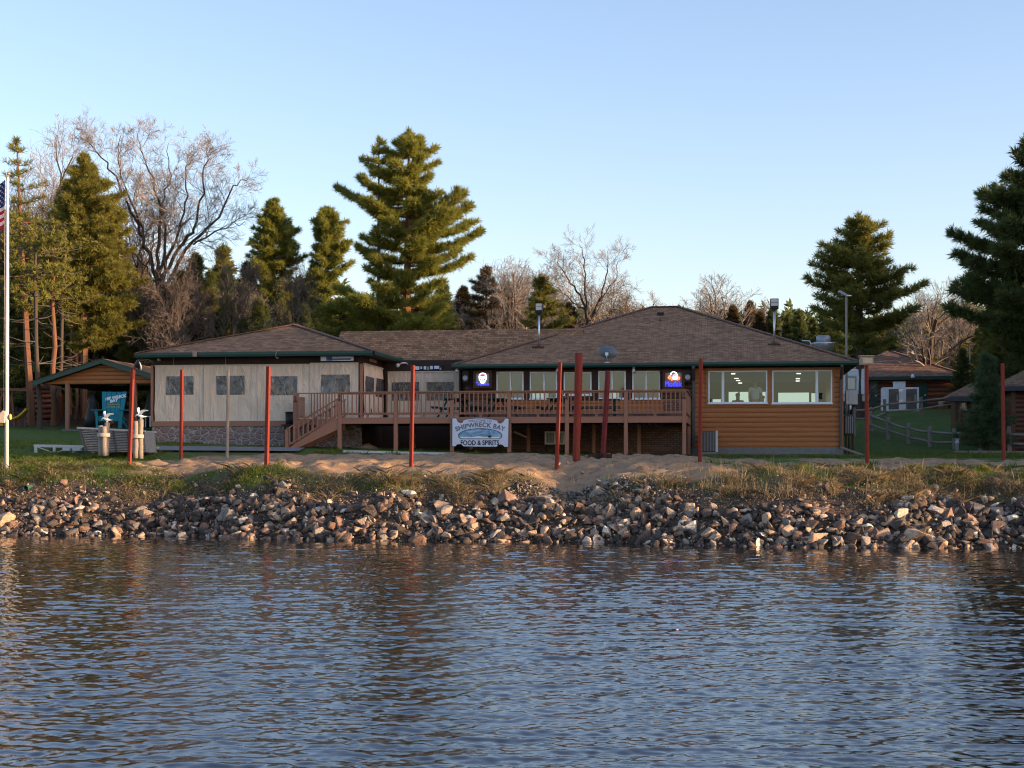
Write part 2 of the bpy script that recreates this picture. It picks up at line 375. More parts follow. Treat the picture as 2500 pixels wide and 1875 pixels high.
def grid_mesh(name, X, Y, Z, mats, smooth=True):
    ny, nx = X.shape; me = bpy.data.meshes.new(name)
    co = np.stack([X, Y, Z], -1).reshape(-1, 3).astype(np.float32)
    i = np.arange(ny*nx).reshape(ny, nx); q = np.stack([i[:-1,:-1], i[:-1,1:], i[1:,1:], i[1:,:-1]], -1).reshape(-1, 4).astype(np.int32)
    me.vertices.add(len(co)); me.vertices.foreach_set('co', co.ravel())
    me.loops.add(q.size); me.loops.foreach_set('vertex_index', q.ravel())
    me.polygons.add(len(q)); me.polygons.foreach_set('loop_start', np.arange(0, q.size, 4, dtype=np.int32)); me.polygons.foreach_set('loop_total', np.full(len(q), 4, np.int32))
    me.polygons.foreach_set('use_smooth', np.full(len(q), smooth)); me.update(calc_edges=True)
    for m in mats: me.materials.append(m)
    return me
def vattr(me, name, val):
    a = me.attributes.new(name, 'FLOAT', 'POINT'); a.data.foreach_set('value', np.asarray(val, np.float32).ravel())
GXX, GYY = np.meshgrid(xs, ys); GZZ = hgt(GXX, GYY)
def ground_mat():
    t = NT('ground_grass_sand_soil')
    def A(n): x = t.n('ShaderNodeAttribute'); x.attribute_name = n; return x.outputs['Fac']
    v = t.coord('Object'); n1 = t.noise(v, 3.5, 6, .7); n5 = t.noise(v, 2.2, 5, .6); n2 = t.noise(v, .35, 4, .6); n3 = t.noise(v, 28, 3, .7); n4 = t.noise(v, 9, 5, .75)
    grass = t.ramp(n1, [(.3, (.055, .10, .020)), (.5, (.085, .14, .030)), (.72, (.14, .165, .048))])
    grass = t.mix(t.ramp(n2, [(.5, (0,0,0)), (.75, (1,1,1))]), grass, (.10, .092, .04))
    straw = t.ramp(n4, [(.3, (.10, .075, .04)), (.55, (.20, .155, .085)), (.8, (.30, .24, .14))])
    soil = t.ramp(n4, [(.28, (.035, .027, .021)), (.5, (.10, .074, .053)), (.72, (.20, .15, .105))])
    sand = t.ramp(n1, [(.3, (.19, .135, .09)), (.5, (.37, .25, .15)), (.75, (.47, .335, .205))])
    wood = t.ramp(n4, [(.3, (.035, .026, .016)), (.7, (.10, .07, .042))])
    c = t.mix(A('straw'), grass, straw); c = t.mix(A('woods'), c, wood); c = t.mix(A('soil'), c, soil); c = t.mix(A('sand'), c, sand)
    c = t.mix(t.math('MULTIPLY', t.ramp(n3, [(.45, (0,0,0)), (.7, (1,1,1))]), .25), c, (.05, .04, .03))
    h = t.math('ADD', t.math('MULTIPLY', n4, .7), t.math('MULTIPLY', n3, .3)); t.bump(h, .8, .09)
    return t.done(c, .95, 0, .1)
gm = grid_mesh('ground', GXX, GYY, GZZ, [ground_mat()])
dd = GYY-shore(GXX); sn = fbm(GXX*1.3, GYY*1.3, 71)-.5
soilm = 1-sst(dd, 2.5+sn*3.0, 3.3+sn*3.0)
strawm = sst(dd, 1.5, 2.6)*(1-sst(dd, 4.6, 6.5))*sst(fbm(GXX*.9, GYY*1.2, 72), .44, .56)*(.55+.45*sst(GXX, -9, -4))
vattr(gm, 'soil', soilm); vattr(gm, 'straw', strawm); vattr(gm, 'sand', sandmask(GXX, GYY)); vattr(gm, 'woods', sst(GYY+4*(fbm(GXX*.1, GYY*.1, 73)-.5), 76, 80)*(1-sst(GXX, 8, 12))+sst(GYY, 104, 110)*sst(GXX, 8, 12))
go = bpy.data.objects.new('ground', gm); COL.objects.link(go); tag(go, kind='structure')

# ---------------------------------------------------------------- water: real ripples
def water_mat():
    t = NT('lake_water'); v = t.coord('Object', (1.0, 1.9, 1)); f = t.noise(v, 7.0, 5, .62, .4); g = t.noise(t.coord('Object', (1.0, 1.7, 1), (0,0,R(18))), 2.3, 3, .5, .3)
    h = t.math('ADD', t.math('MULTIPLY', f, .35), t.math('MULTIPLY', g, .65)); t.bump(h, .26, .025)
    m = t.done((.010, .009, .007), .02, 0, .5); t.b.inputs['IOR'].default_value = 1.95
    return m
r_ = np.arange(0, 760)/759.0
wy = 7.5*(47/7.5)**r_
wy = np.concatenate([[-300, -120, -50, -20, -5, 0, 3, 5, 6.3], wy])
fx_ = np.linspace(-1, 1, 1150)
side = np.array([1.15, 1.4, 1.8, 2.5, 4, 8, 20])
fx_ = np.concatenate([-side[::-1], fx_, side])
WX = fx_[None, :]*np.maximum(np.abs(wy), 9)[:, None]*.60; WY = np.repeat(wy[:, None], len(fx_), 1)
wz = np.zeros_like(WX); wr = np.random.default_rng(3)
for i in range(64):
    lam = .10*(1.0/.10)**(wr.random()**1.45); k = 2*math.pi/lam; a = R(-90)+wr.normal(0, .46)+R(8); ph = wr.random()*6.283
    amp = .00096*(lam/.35)**.60
    q = (WX*math.cos(a)+WY*math.sin(a))*k+ph
    # gusts: each train lives in its own patches
    w = .35+1.3*vn(WX*.25+i*7.3, WY*.12+i*3.1, i)
    wz -= amp*w*(np.sin(q)+.18*np.sin(2*q))
wz *= 1-.75*sst(WY-shore(WX), -3.2, -.2)
wz *= sst(np.abs(WY), 5, 8)
fade = 1-sst(np.abs(WX)/np.maximum(np.abs(WY), 9)/.60, 1.0, 1.1); wz *= fade
wm = grid_mesh('water', WX, WY, wz, [water_mat()]); wo = bpy.data.objects.new('water', wm); COL.objects.link(wo); tag(wo, kind='structure')

# paved path between the porch and the sand
pxs_ = np.linspace(-13.2, -7.6, 60); pys_ = np.linspace(0, 1, 14); PX, PT = np.meshgrid(pxs_, pys_); PY = 53.6+.05*(PX+13)+PT*1.7
po = bpy.data.objects.new('path', grid_mesh('path', PX, PY, hgt(PX, PY, False)+.075, [M['concrete']])); COL.objects.link(po); tag(po, kind='structure')
# ---------------------------------------------------------------- restaurant
VL = -2.6                                                     # front wall of the left porch wing (right wing: v = 0)
GB = 2.36
uR, _ = pl(2057, 1100, 0); uS = up(1136, 0)                   # right wing front wall from uS to uR
FLZ = 3.66
zW0 = zp(1092, 0, 1900); zEr = zp(898, 0, 1900)+.02           # siding bottom, wall top
VM = 1.0                                                      # middle canvas wall
B = thing('restaurant', 'long brown hip roofed lakeside restaurant with log siding, tan canvas porch and cobblestone skirting', 'building', (-14, 2, GB), FB)
def log_panel(mb, u0, u1, z0, z1, v, pitch=.19, d=.024, ph=None):
    ph = zW0 if ph is None else ph; k = math.floor((z0-ph)/pitch+1e-6)
    z = ph+k*pitch; pts = []
    while z < z1-1e-4:
        for t in (0.0, .12, .32, .55, .8, .97):
            zz = z+t*pitch
            if z0 <= zz <= z1: pts.append((zz, d*math.sin(math.pi*min(1, max(0, t+.03)))**.6 if t > 0 else 0))
        z += pitch
    pts = [(z0, pts[0][1] if pts else 0)]+pts+[(z1, .01)]
    for (a, da), (b, db) in zip(pts, pts[1:]):
        if b-a > 1e-5: mb.face([(u0, v-da, a), (u1, v-da, a), (u1, v-db, b), (u0, v-db, b)])
def wall_with_holes(fn, u0, u1, z0, z1, holes):               # fn(u0,u1,z0,z1) builds a plain rectangle
    cur = u0
    for a, b, c, d in sorted(holes):
        if a > cur: fn(cur, a, z0, z1)
        fn(a, b, z0, c); fn(a, b, d, z1); cur = b
    if u1 > cur: fn(cur, u1, z0, z1)
WN = [  # frame px box, mullion px (None = picture window), dark side
 (1212.6, 907.8, 1278.6, 974, 1247, 'R'), (1294, 908, 1360.6, 974, 1328.7, 'R'), (1376.7, 909, 1444.4, 965, None, ''),
 (1460.7, 906, 1527.9, 974, 1494.6, 'L'), (1544, 906, 1611.4, 974, 1577.8, 'L'), (1729.4, 905.8, 1873.2, 984.4, 1765, 'b'), (1885, 904.8, 2031.4, 984.9, 1994, 'c')]
holes = []
for x0, y0, x1, y1, m, s_ in WN:
    a, zt = pl(x0, y0, 0); b, zb = pl(x1, y1, 0); holes.append((a, b, zb, zt))
uD = up(1690, 0)
w1 = MB(); wall_with_holes(lambda a, b, c, d: log_panel(w1, a, b, c, d, 0), uD, uR, zW0, zEr, [h for h in holes if h[0] > uD]); part('wall', w1, M['log'], B, label='honey brown log siding wall')
zS = zp(976, 0, 1400); zBk = zp(1006, 0, 1400)
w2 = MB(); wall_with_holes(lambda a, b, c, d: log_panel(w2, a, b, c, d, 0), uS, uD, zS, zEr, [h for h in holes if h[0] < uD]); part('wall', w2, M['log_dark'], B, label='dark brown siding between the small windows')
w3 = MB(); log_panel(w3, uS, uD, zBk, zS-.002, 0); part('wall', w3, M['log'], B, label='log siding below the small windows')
w4 = MB(); w4.box(uS, uD, .0, .1, GB-.4, zBk)
part('brick_base', w4, M['brick_dark'], B)
w5 = MB(); w5.box(uD-.02, uR+.02, -.05, .15, GB-.5, zW0); part('foundation', w5, M['concrete'], B)
w6 = MB(); w6.box(uR-.1, uR-.01, .02, 13.5, GB-.5, zEr); w6.box(uS, uS+.1, .12, 13.5, GB-.5, zEr); w6.box(uS, uR, 13.4, 13.5, GB-.5, zEr); part('side_wall', w6, M['log'], B)
for x0, x1 in ((1140, 1206), (1622, 1667)):
    q = MB(); q.box(up(x0, -.06), up(x1, -.06), -.11, -.05, FLZ-.1, zp(978, 0, x0)); part('brick_panel', q, M['brick'], B)
# vertical boards between the small windows, corner boards
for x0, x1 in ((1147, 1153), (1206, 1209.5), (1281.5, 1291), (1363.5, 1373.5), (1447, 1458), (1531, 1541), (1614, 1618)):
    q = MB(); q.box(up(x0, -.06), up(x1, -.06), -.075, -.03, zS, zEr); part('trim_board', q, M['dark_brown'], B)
q = MB(); q.box(uR-.03, uR+.03, -.07, .1, zW0, zEr); part('corner_board', q, M['log'], B)
q = MB()
for (a, b, c, d) in holes[5:]:
    q.box(a-.09, b+.09, -.055, -.02, d, d+.10); q.box(a-.09, b+.09, -.055, -.02, c-.08, c); q.box(a-.09, a, -.055, -.02, c, d); q.box(b, b+.09, -.055, -.02, c, d)
part('window_trim', q, M['log'], B)
for (x0, y0, x1, y1, m, sd_), (a, b, c, d) in zip(WN, holes):
    fw = .052 if m and sd_ in 'bc' else .048
    f = MB(); f.box(a, b, -.07, .05, d-fw, d); f.box(a, b, -.07, .05, c, c+fw); f.box(a, a+fw, -.07, .05, c+fw, d-fw); f.box(b-fw, b, -.07, .05, c+fw, d-fw)
    um = up(m, 0) if m else None
    if m: f.box(um-.05 if sd_ in 'bc' else um-.025, um+.05 if sd_ in 'bc' else um+.025, -.065, .05, c+fw, d-fw)
    wf = part('window', f, M['white_vinyl'], B)
    pn = [(a+fw, (um-.05) if m else b-fw)]
    if m: pn.append((um+.05, b-fw))
    for i, (p, r_2) in enumerate(pn):
        g = MB(); g.face([(p-.03, .0, c+fw-.01), (r_2+.03, .0, c+fw-.01), (r_2+.03, .0, d-fw+.01), (p-.03, .0, d-fw+.01)])
        mt = M['glass']
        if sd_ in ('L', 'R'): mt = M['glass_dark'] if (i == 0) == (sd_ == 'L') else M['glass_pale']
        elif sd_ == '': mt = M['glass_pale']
        part('pane', g, mt, wf)
    s2 = MB(); s2.box(a-.03, b+.03, -.10, -.071, c-.03, c+.012); part('sill', s2, M['white_vinyl'], wf)
# interior seen through the glass
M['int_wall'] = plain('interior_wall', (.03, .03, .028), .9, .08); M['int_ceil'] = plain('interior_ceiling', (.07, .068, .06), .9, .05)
M['daylight_glow'] = emit('back_window_glow', (.80, 1, .86), .30); M['spot'] = emit('ceiling_spot', (1, .93, .75), 1.3)
VI = 8.6
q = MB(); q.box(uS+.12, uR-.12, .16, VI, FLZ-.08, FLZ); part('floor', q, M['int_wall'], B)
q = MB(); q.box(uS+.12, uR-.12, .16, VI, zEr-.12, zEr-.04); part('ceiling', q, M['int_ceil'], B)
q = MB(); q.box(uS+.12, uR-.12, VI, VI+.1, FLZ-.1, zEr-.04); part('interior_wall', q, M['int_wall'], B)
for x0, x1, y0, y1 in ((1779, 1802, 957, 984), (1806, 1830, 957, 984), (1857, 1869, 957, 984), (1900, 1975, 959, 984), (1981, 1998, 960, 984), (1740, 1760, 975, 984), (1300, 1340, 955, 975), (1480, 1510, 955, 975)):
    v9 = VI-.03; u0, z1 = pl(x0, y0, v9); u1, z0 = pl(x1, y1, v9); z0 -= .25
    q = MB(); q.box(u0, u1, v9-.02, v9, z0, z1); part('back_window', q, M['daylight_glow'], B)  # closed panels that glow in place of daylight through the back windows
for x, y, in ((1790, 911.5), (1798, 923), (1802, 928), (1807, 934), (1950, 911), (1948, 923.5), (1947.5, 929), (1946.5, 935)):
    zc = zEr-.14; t = (zc-CZ)*F/(HZ-y-.0); k = (x-1250)/F; P = Vector((k*t, t, zc)); L = FB.inverted() @ P
    q = MB(); q.lathe((L.x, L.y, zc-.03), [(.085, 0), (.085, .02)], 14); part('ceiling_lamp', q, M['spot'], B)
# left porch wing
uA, uB = up(373, VL), up(882, VL)
zC0, zC1 = zp(1027, VL, 600), zp(891, VL, 600); zEl = zp(874, VL, 600); zBm = zp(1040.5, VL, 600)
wL = MB(); wL.box(uA, uB, VL+.06, VL+.16, GB-.5, zEl+.1); wL.box(uB-.1, uB-.0, VL+.16, VM, GB-.5, zEl+.1); wL.box(uA, uA+.1, VL+.16, 8, GB-.5, zEl+.1); wL.box(uB-.1, uS+.1, VM+.06, VM+.16, GB-.5, zEl+.1)
part('porch_wall', wL, M['dark_brown'], B)
q = MB(); q.box(uA-.03, uB+.02, VL-.02, VL+.055, GB-.6, zBm); part('stone_skirting', q, M['stone'], B)
q = MB(); q.box(uA-.04, uB+.03, VL-.06, VL+.05, zBm+.003, zC0-.005); q.box(uA-.05, uA+.03, VL-.09, VL+.04, zC0, zC1+.02); q.box(uB-.04, uB+.06, VL-.09, VL+.04, zC0, zC1)
part('beam', q, M['brown_paint_x'], B)
def sheet(mb, P, U, V, nu, nv, fn):                            # billowing cloth: P origin, U/V spans, fn(i,j) outward offset
    P, U, V = Vector(P), Vector(U), Vector(V); N = U.cross(V).normalized(); b = len(mb.v)
    for j in range(nv+1):
        for i in range(nu+1): mb.v.append(tuple(P+U*(i/nu)+V*(j/nv)+N*fn(i/nu, j/nv)))
    for j in range(nv):
        for i in range(nu):
            k = b+j*(nu+1)+i; mb.f.append((k, k+1, k+nu+2, k+nu+1)); mb.sm.add(len(mb.f)-1)
def canvas_panel(P, U, V, seed, win):
    hu, hv = Vector(U).length, Vector(V).length
    def off(s, t):
        n = float(fbm(np.array([s*hu*1.1+seed*9]), np.array([t*hv*.55+seed]), 5, 3)[0])-.5
        c = float(fbm(np.array([s*hu*3.3+t*hv*2.2+seed*3]), np.array([t*hv*.7-s]), 6, 2)[0])-.5
        e = min(1, 6*min(t, 1-t)); fold = .02*math.sin(s*hu*2.2+seed)*(1-t)
        return .03+(n*.12+c*.045+fold)*e
    q = MB(); sheet(q, P, U, V, max(6, int(hu*9)), int(hv*9), off); cp = part('canvas_panel', q, M['canvas'], B)
    Uv, Vv = Vector(U), Vector(V); Nn = Uv.cross(Vv).normalized()
    h = MB(); h.bar(Vector(P)+Vv+Nn*.05, Vector(P)+Uv+Vv+Nn*.05, .05, .035); part('hem', h, M['hem'], cp); h = MB(); h.bar(Vector(P)+Nn*.05, Vector(P)+Uv+Nn*.05, .04, .03)
    sd2 = Uv.normalized()*.22
    part('hem', h, M['hem'], cp)
    for k, (s0, s1, t0, t1) in enumerate(win):
        g = MB(); sheet(g, Vector(P)+Uv*s0+Vv*t0, Uv*(s1-s0), Vv*(t1-t0), 12, 10, lambda s, t: off(s0+(s1-s0)*s, t0+(t1-t0)*t)+.012)
        part('vinyl_window', g, M['vinyl'], cp)
        for ss in (s0-.25/hu, s1+.25/hu):
            e = MB()
            if 0.01 < ss < .99: e.tube([Vector(P)+Uv*ss+Vv*t+Nn*(off(ss, t)+.004) for t in (0, .25, .5, .75, 1)], .007, 4)
            if e.f: part('strap', e, M['hem'], cp)
pan = [(379, 498, 406, 473, 919, 964), (499, 628, 529, 598, 918, 964), (629, 758, 661, 727, 919, 965)]
for i, (x0, x1, a, b, c, d) in enumerate(pan):
    u0, u1 = up(x0, VL), up(x1, VL); wa, wb = up(a, VL), up(b, VL); z0, z1 = zp(d, VL, a), zp(c, VL, a)
    canvas_panel((u0, VL, zC0), (u1-u0, 0, 0), (0, 0, zC1-zC0), i+1, [((wa-u0)/(u1-u0), (wb-u0)/(u1-u0), (z0-zC0)/(zC1-zC0), (z1-zC0)/(zC1-zC0))])
zC2 = zp(887, VL, 800); u0, u1 = up(758.5, VL), up(876, VL); wa, wb = up(785, VL), up(855, VL); z0, z1 = zp(960, VL, 800), zp(915, VL, 800)
canvas_panel((u0, VL-.03, zC0), (u1-u0, 0, 0), (0, 0, zC2-zC0), 5, [((wa-u0)/(u1-u0), (wb-u0)/(u1-u0), (z0-zC0)/(zC2-zC0), (z1-zC0)/(zC2-zC0))])
sv0, sv1 = VL+.15, VM-.15; wv = [(pu(x, 950, uB)[0]-sv0)/(sv1-sv0) for x in (888, 909, 915, 933.5)]
tt = [(z-zC0)/(zC2-zC0) for z in (pu(888, 957, uB)[1], pu(888, 917.5, uB)[1], pu(915, 968, uB)[1], pu(915, 922.5, uB)[1])]
canvas_panel((uB+.02, sv0, zC0), (0, sv1-sv0, 0), (0, 0, zC2-zC0), 7, [(wv[0], wv[1], tt[0], tt[1]), (wv[2], wv[3], tt[2], tt[3])])
zM = zp(907.5, VM, 1030); u0, u1 = up(947, VM), up(1122, VM)
ww = [(up(x, VM)-u0)/(u1-u0) for x in (957, 1024, 1042, 1109)]; t0, t1 = (zp(978, VM, 1030)-zC0)/(zM-zC0), (zp(933, VM, 1030)-zC0)/(zM-zC0)
canvas_panel((u0, VM, zC0), (u1-u0, 0, 0), (0, 0, zM-zC0), 9, [(ww[0], ww[1], t0, t1), (ww[2], ww[3], t0, t1)])
q = MB(); q.box(up(941, VM), up(947, VM), VM-.12, VM, zC0, zM); q.box(up(1122, VM), up(1126, VM), VM-.1, VM, zC0, zM); part('post', q, M['dark_brown'], B)
# roofs: front slope, side slopes; uv in metres
def slope(mb, pts, eave):
    a, b = Vector(eave[0]), Vector(eave[1]); e = (b-a).normalized(); n = (Vector(pts[1])-Vector(pts[0])).cross(Vector(pts[2])-Vector(pts[0])).normalized(); s = n.cross(e)
    if s.z < 0: s = -s
    mb.face(pts, [((Vector(p)-a).dot(e), (Vector(p)-a).dot(s)) for p in pts])
def hip(mb, u0, u1, v0, v1, ze, A, Bq):                       # A, Bq ridge ends
    P = [(u0, v0, ze), (u1, v0, ze), (u1, v1, ze), (u0, v1, ze)]
    if abs(A[0]-Bq[0]) >= abs(A[1]-Bq[1]):                    # ridge along u
        slope(mb, [P[0], P[1], Bq, A], (P[0], P[1])); slope(mb, [P[1], P[2], Bq], (P[1], P[2])); slope(mb, [P[2], P[3], A, Bq], (P[2], P[3])); slope(mb, [P[3], P[0], A], (P[3], P[0]))
    else:                                                     # ridge along v (A front, B back)
        slope(mb, [P[0], P[1], A], (P[0], P[1])); slope(mb, [P[1], P[2], Bq, A], (P[1], P[2])); slope(mb, [P[2], P[3], Bq], (P[2], P[3])); slope(mb, [P[3], P[0], A, Bq], (P[3], P[0]))
VE = -.65
u0r, zr = pl(1106, 890.5, VE); u1r, _ = pl(2092, 889, VE); VRr = 7.2
ra, rb = pl(1590, 750, VRr), pl(1655, 749, VRr); zrid = (ra[1]+rb[1])/2
RR = MB(); hip(RR, u0r, u1r, VE, 15, zr, (ra[0], VRr, zrid), (rb[0], VRr, zrid)); rfr = part('roof', RR, M['shingle'], B)
VEL = VL-.6
u0l, zl = pl(331, 862.5, VEL); u1l, _ = pl(913, 862, VEL); VA = 1.9
for _k in range(4): ap = pl(718, 793, VA); VA = VEL+(ap[1]-zl)/((zrid-zr)/(VRr-VE))*1.0
ap = pl(718, 793, VA); vR2 = pl(782, 808, 0)
RL = MB(); hip(RL, u0l, u1l, VEL, 13, zl, (ap[0], VA, ap[1]), (ap[0], 9.0, ap[1])); rfl = part('roof', RL, M['shingle'], B)
tM = (zl-CZ)*F/(HZ-879); VEM = (FB.inverted() @ Vector(((1000-1250)/F*tM, tM, zl))).y
tR = (ap[1]-CZ-.02)*F/(HZ-807); VRM = (FB.inverted() @ Vector(((1000-1250)/F*tR, tR, 0))).y
RMm = MB(); e0 = u1l-3; e1 = up(1440, 6.5)
slope(RMm, [(e0, VEM, zl-.01), (e1, VEM, zl-.01), (e1, VRM, ap[1]-.02), (e0, VRM, ap[1]-.02)], ((e0, VEM, zl), (e1, VEM, zl)))
slope(RMm, [(e1, 2*VRM-VEM, zl), (e0, 2*VRM-VEM, zl), (e0, VRM, ap[1]-.02), (e1, VRM, ap[1]-.02)], ((e1, 0, zl), (e0, 0, zl))); part('roof', RMm, M['shingle'], B)
# ridge and hip caps
def caps(lst, parent):
    q = MB()
    for a, b in lst:
        a, b = Vector(a)+Vector((0,0,.015)), Vector(b)+Vector((0,0,.015)); n = max(2, int((b-a).length/.25))
        for i in range(n): q.bar(a.lerp(b, i/n), a.lerp(b, (i+1.08)/n)+Vector((0,0,.012)), .24, .03)
    part('ridge_cap', q, M['shingle_cap'], parent)
M['shingle_cap'] = plain('ridge_shingles', (.14, .09, .07), .9, .4, 5)
caps([((u0r, VE, zr), (ra[0], VRr, zrid)), ((u1r, VE, zr), (rb[0], VRr, zrid)), ((ra[0], VRr, zrid), (rb[0], VRr, zrid))], rfr)
caps([((u0l, VEL, zl), (ap[0], VA, ap[1])), ((u1l, VEL, zl), (ap[0], VA, ap[1])), ((ap[0], VA, ap[1]), (ap[0], 9, ap[1]))], rfl)
# fascia, gutters, soffits
def gutter(name, p, q_, h=.15, out=.05):
    p, q_ = Vector(p), Vector(q_); m = MB(); d = (q_-p).normalized(); n = d.cross(Vector((0,0,1)))
    prof = [(0, 0), (out*.55, -h*.98), (out, -h*.55), (out*1.15, -h*.5), (out*1.15, 0), (out*.9, .012), (0, .012)]
    b = len(m.v)
    for c in (p, q_):
        for o_, z_ in prof: m.v.append(tuple(c+n*o_+Vector((0,0,z_))))
    k = len(prof)
    for i in range(k): j = (i+1) % k; m.f.append((b+i, b+j, b+k+j, b+k+i))
    m.f += [tuple(b+i for i in range(k))[::-1], tuple(b+k+i for i in range(k))]
    return part(name, m, M['green_paint'], B)
gutter('gutter', (u0r-.05, VE, zr), (u1r+.05, VE, zr)); gutter('gutter', (u1r+.0, VE+.06, zr), (u1r, 15, zr)); gutter('gutter', (u0r, 15, zr), (u0r, VE+.06, zr))
gutter('fascia', (u0l-.03, VEL, zl), (u1l-.04, VEL, zl), .17, .03); gutter('gutter', (u1l, VEL+.02, zl), (u1l, VEM+.05, zl)); gutter('fascia', (u0l, 13, zl), (u0l, VEL+.05, zl))
gutter('gutter', (u1l+.07, VEM, zl-.012), (up(1215, VEM), VEM, zl-.012))
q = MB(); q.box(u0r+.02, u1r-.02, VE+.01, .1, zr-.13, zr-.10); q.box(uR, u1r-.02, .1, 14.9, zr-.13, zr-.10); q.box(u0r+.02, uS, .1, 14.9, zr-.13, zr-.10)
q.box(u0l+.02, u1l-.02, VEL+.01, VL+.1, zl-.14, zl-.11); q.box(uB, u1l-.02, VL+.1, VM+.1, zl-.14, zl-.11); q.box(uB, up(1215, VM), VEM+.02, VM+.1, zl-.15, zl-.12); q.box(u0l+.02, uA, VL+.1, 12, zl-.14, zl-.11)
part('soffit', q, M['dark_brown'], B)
for x0, x1, y1, vv in ((1690, 1697, 1086, -.12), (2050, 2056, 1092, -.12)):
    q = MB(); a, b = up(x0, vv), up(x1, vv); zt = zr-.15; zb = zp(y1, vv, x0)
    c = (a+b)/2; q.bar((c, VE-.0, zt+.02), (c, VE, zt-.08), b-a, .07, (0,1,0)); q.bar((c, VE, zt-.06), (c, vv, zt-.50), b-a, .07); q.bar((c, vv, zt-.47), (c, vv, zb), b-a, .07, (0,1,0)); part('downspout', q, M['bronze_metal'], B)
q = MB(); a = up(2053, -.12); z_ = zp(1092, 0, 2053); q.bar((a, -.14, z_), (a+1.0, -1.6, GB-.12), .09, .06); part('downspout_extension', q, M['grey_wood'], B)
q = MB(); a, zt = pl(966, 876, VEM-.05); q.box(a-.1, a+.3, VEM-.1, VEM-.01, zl-.02, zl+.1); part('gutter_scupper', q, M['green_paint'], B)
q = MB(); a, zt = pl(477, 866, VEL); q.box(a-.07, a+.07, VEL-.12, VEL-.04, zl-.16, zl+.06); part('junction_box', q, M['grey_wood'], B)

def on_roof(px, py):                                          # point of the right wing's front slope at a photo point
    sl_ = (zrid-zr)/(VRr-VE); k = (px-1250)/F; m = (HZ-py)/F; a_ = -OX*ST-OY*CT; b_ = k*ST+CT
    t = (zr-CZ+(a_-VE)*sl_)/(m-b_*sl_); return FB.inverted() @ Vector((k*t, t, CZ+m*t))
vp = on_roof(1613, 770); q = MB(); q.box(vp.x-.14, vp.x+.14, vp.y-.02, vp.y+.35, vp.z-.05, vp.z+.13); part('roof_vent', q, M['black'], B, bevel=.01)
vp = on_roof(1612, 783); q = MB(); q.tube([(vp.x, vp.y, vp.z-.05), (vp.x, vp.y, vp.z+.12)], .045, 10); part('vent_pipe', q, M['bronze_metal'], B)
# ---------------------------------------------------------------- deck with stairs
VD = -4.7; uDa, uDb = up(829, VD), up(1675, VD)
D = thing('deck', 'raised brown wooden deck with baluster railing and side stairs along the restaurant front', 'deck', (uDa, VD, GB), FB)
zF = zp(1018.5, VD, 1250); zRb = zp(1033, VD, 1250); zT = zp(956.5, VD, 1250)
q = MB(); q.box(uDa, uDb, VD+.05, -.13, zF-.04, zF); q.box(up(722, -3.6), uDa, -3.55, VL-.1, zF-.04, zF); part('floor', q, M['brown_paint_x'], D)
q = MB(); q.box(uDa-.06, uDb, VD, VD+.045, zRb, zF+.012); part('rim_board', q, M['brown_paint_x'], D)
q = MB(); q.box(uDb-.0, uDb+.045, VD, -.13, zRb, zF+.012); part('rim_board', q, M['brown_paint'], D)
q = MB(); q.box(up(722, -3.6), uDa-.1, -3.6, -3.555, zRb, zF-.0); part('rim_board', q, M['brown_paint_x'], D)
def gzu(u, v): p = FB @ Vector((u, v, 0)); return gz(p.x, p.y)
pxs = [829, 966, 1103.5, 1243, 1384, 1528, 1670.5]; pu_ = [up(x, VD) for x in pxs]
for k, u in enumerate(pu_):
    q = MB(); q.box(u-.07, u+.07, VD-.03, VD+.10, gzu(u, VD)-.3, zT-.005 if k else zT-.005); part('post', q, M['brown_paint'], D, bevel=.006)
for u in (pu_[0], pu_[2], pu_[4], pu_[6], up(721.5, -3.62)):
    v_ = VD-.045 if u != up(721.5, -3.62) else -3.67; zc = zT-.18; q = MB()
    q.tube([(u, v_, zc+.09), (u, v_, zc-.10)], .011, 6); q.tube([(u-.035, v_, zc+.05), (u+.035, v_, zc+.05)], .009, 6)
    q.tube([(u+.065*math.cos(a), v_, zc-.03+.07*math.sin(a)) for a in [R(200+14*i) for i in range(11)]], .011, 6)
    q.tube([(u+.022*math.cos(a), v_, zc+.11+.022*math.sin(a)) for a in [R(36*i) for i in range(11)]], .006, 5); part('anchor_ornament', q, M['black'], D)
q = MB(); q.box(uDa-.1, uDb+.04, VD-.06, VD+.12, zT, zT+.04); part('top_rail', q, M['brown_paint_x'], D)
q = MB(); q.box(uDb-.06, uDb+.08, VD+.12, -.15, zT, zT+.04); part('top_rail', q, M['brown_paint'], D)
zB = zp(1008, VD, 1250)
for a, b in zip(pu_, pu_[1:]):
    q = MB(); q.box(a+.07, b-.07, VD+.0, VD+.04, zB-.045, zB+.035); part('bottom_rail', q, M['brown_paint_x'], D)
    q = MB(); q.box(a+.07, b-.07, VD+.0, VD+.04, zT-.06, zT-.004); part('upper_rail', q, M['brown_paint_x'], D)
    q = MB(); m = (a+b)/2; q.box(m-.045, m+.045, VD, VD+.04, zF+.012, zB-.046); part('rail_block', q, M['brown_paint'], D)
    n = 12
    for i in range(n):
        u = a+.07+(b-a-.14)*(i+.5)/n; q = MB(); q.box(u-.02, u+.02, VD-.042, VD-.002, zB-.06, zT-.004); part('baluster', q, M['brown_paint'], D)
for i in range(11):
    v = VD+.35+i*.36; q = MB(); q.box(uDb-.0, uDb+.03, v-.02, v+.02, zB-.06, zT); part('baluster', q, M['brown_paint'], D)
q = MB(); q.box(uDb+.031, uDb+.06, VD+.1, -.2, zB-.05, zB+.03); part('bottom_rail', q, M['brown_paint'], D)
q = MB(); q.box(uDb-.06, uDb+.06, -.27, -.15, GB-.2, zT-.001); part('post', q, M['brown_paint'], D)
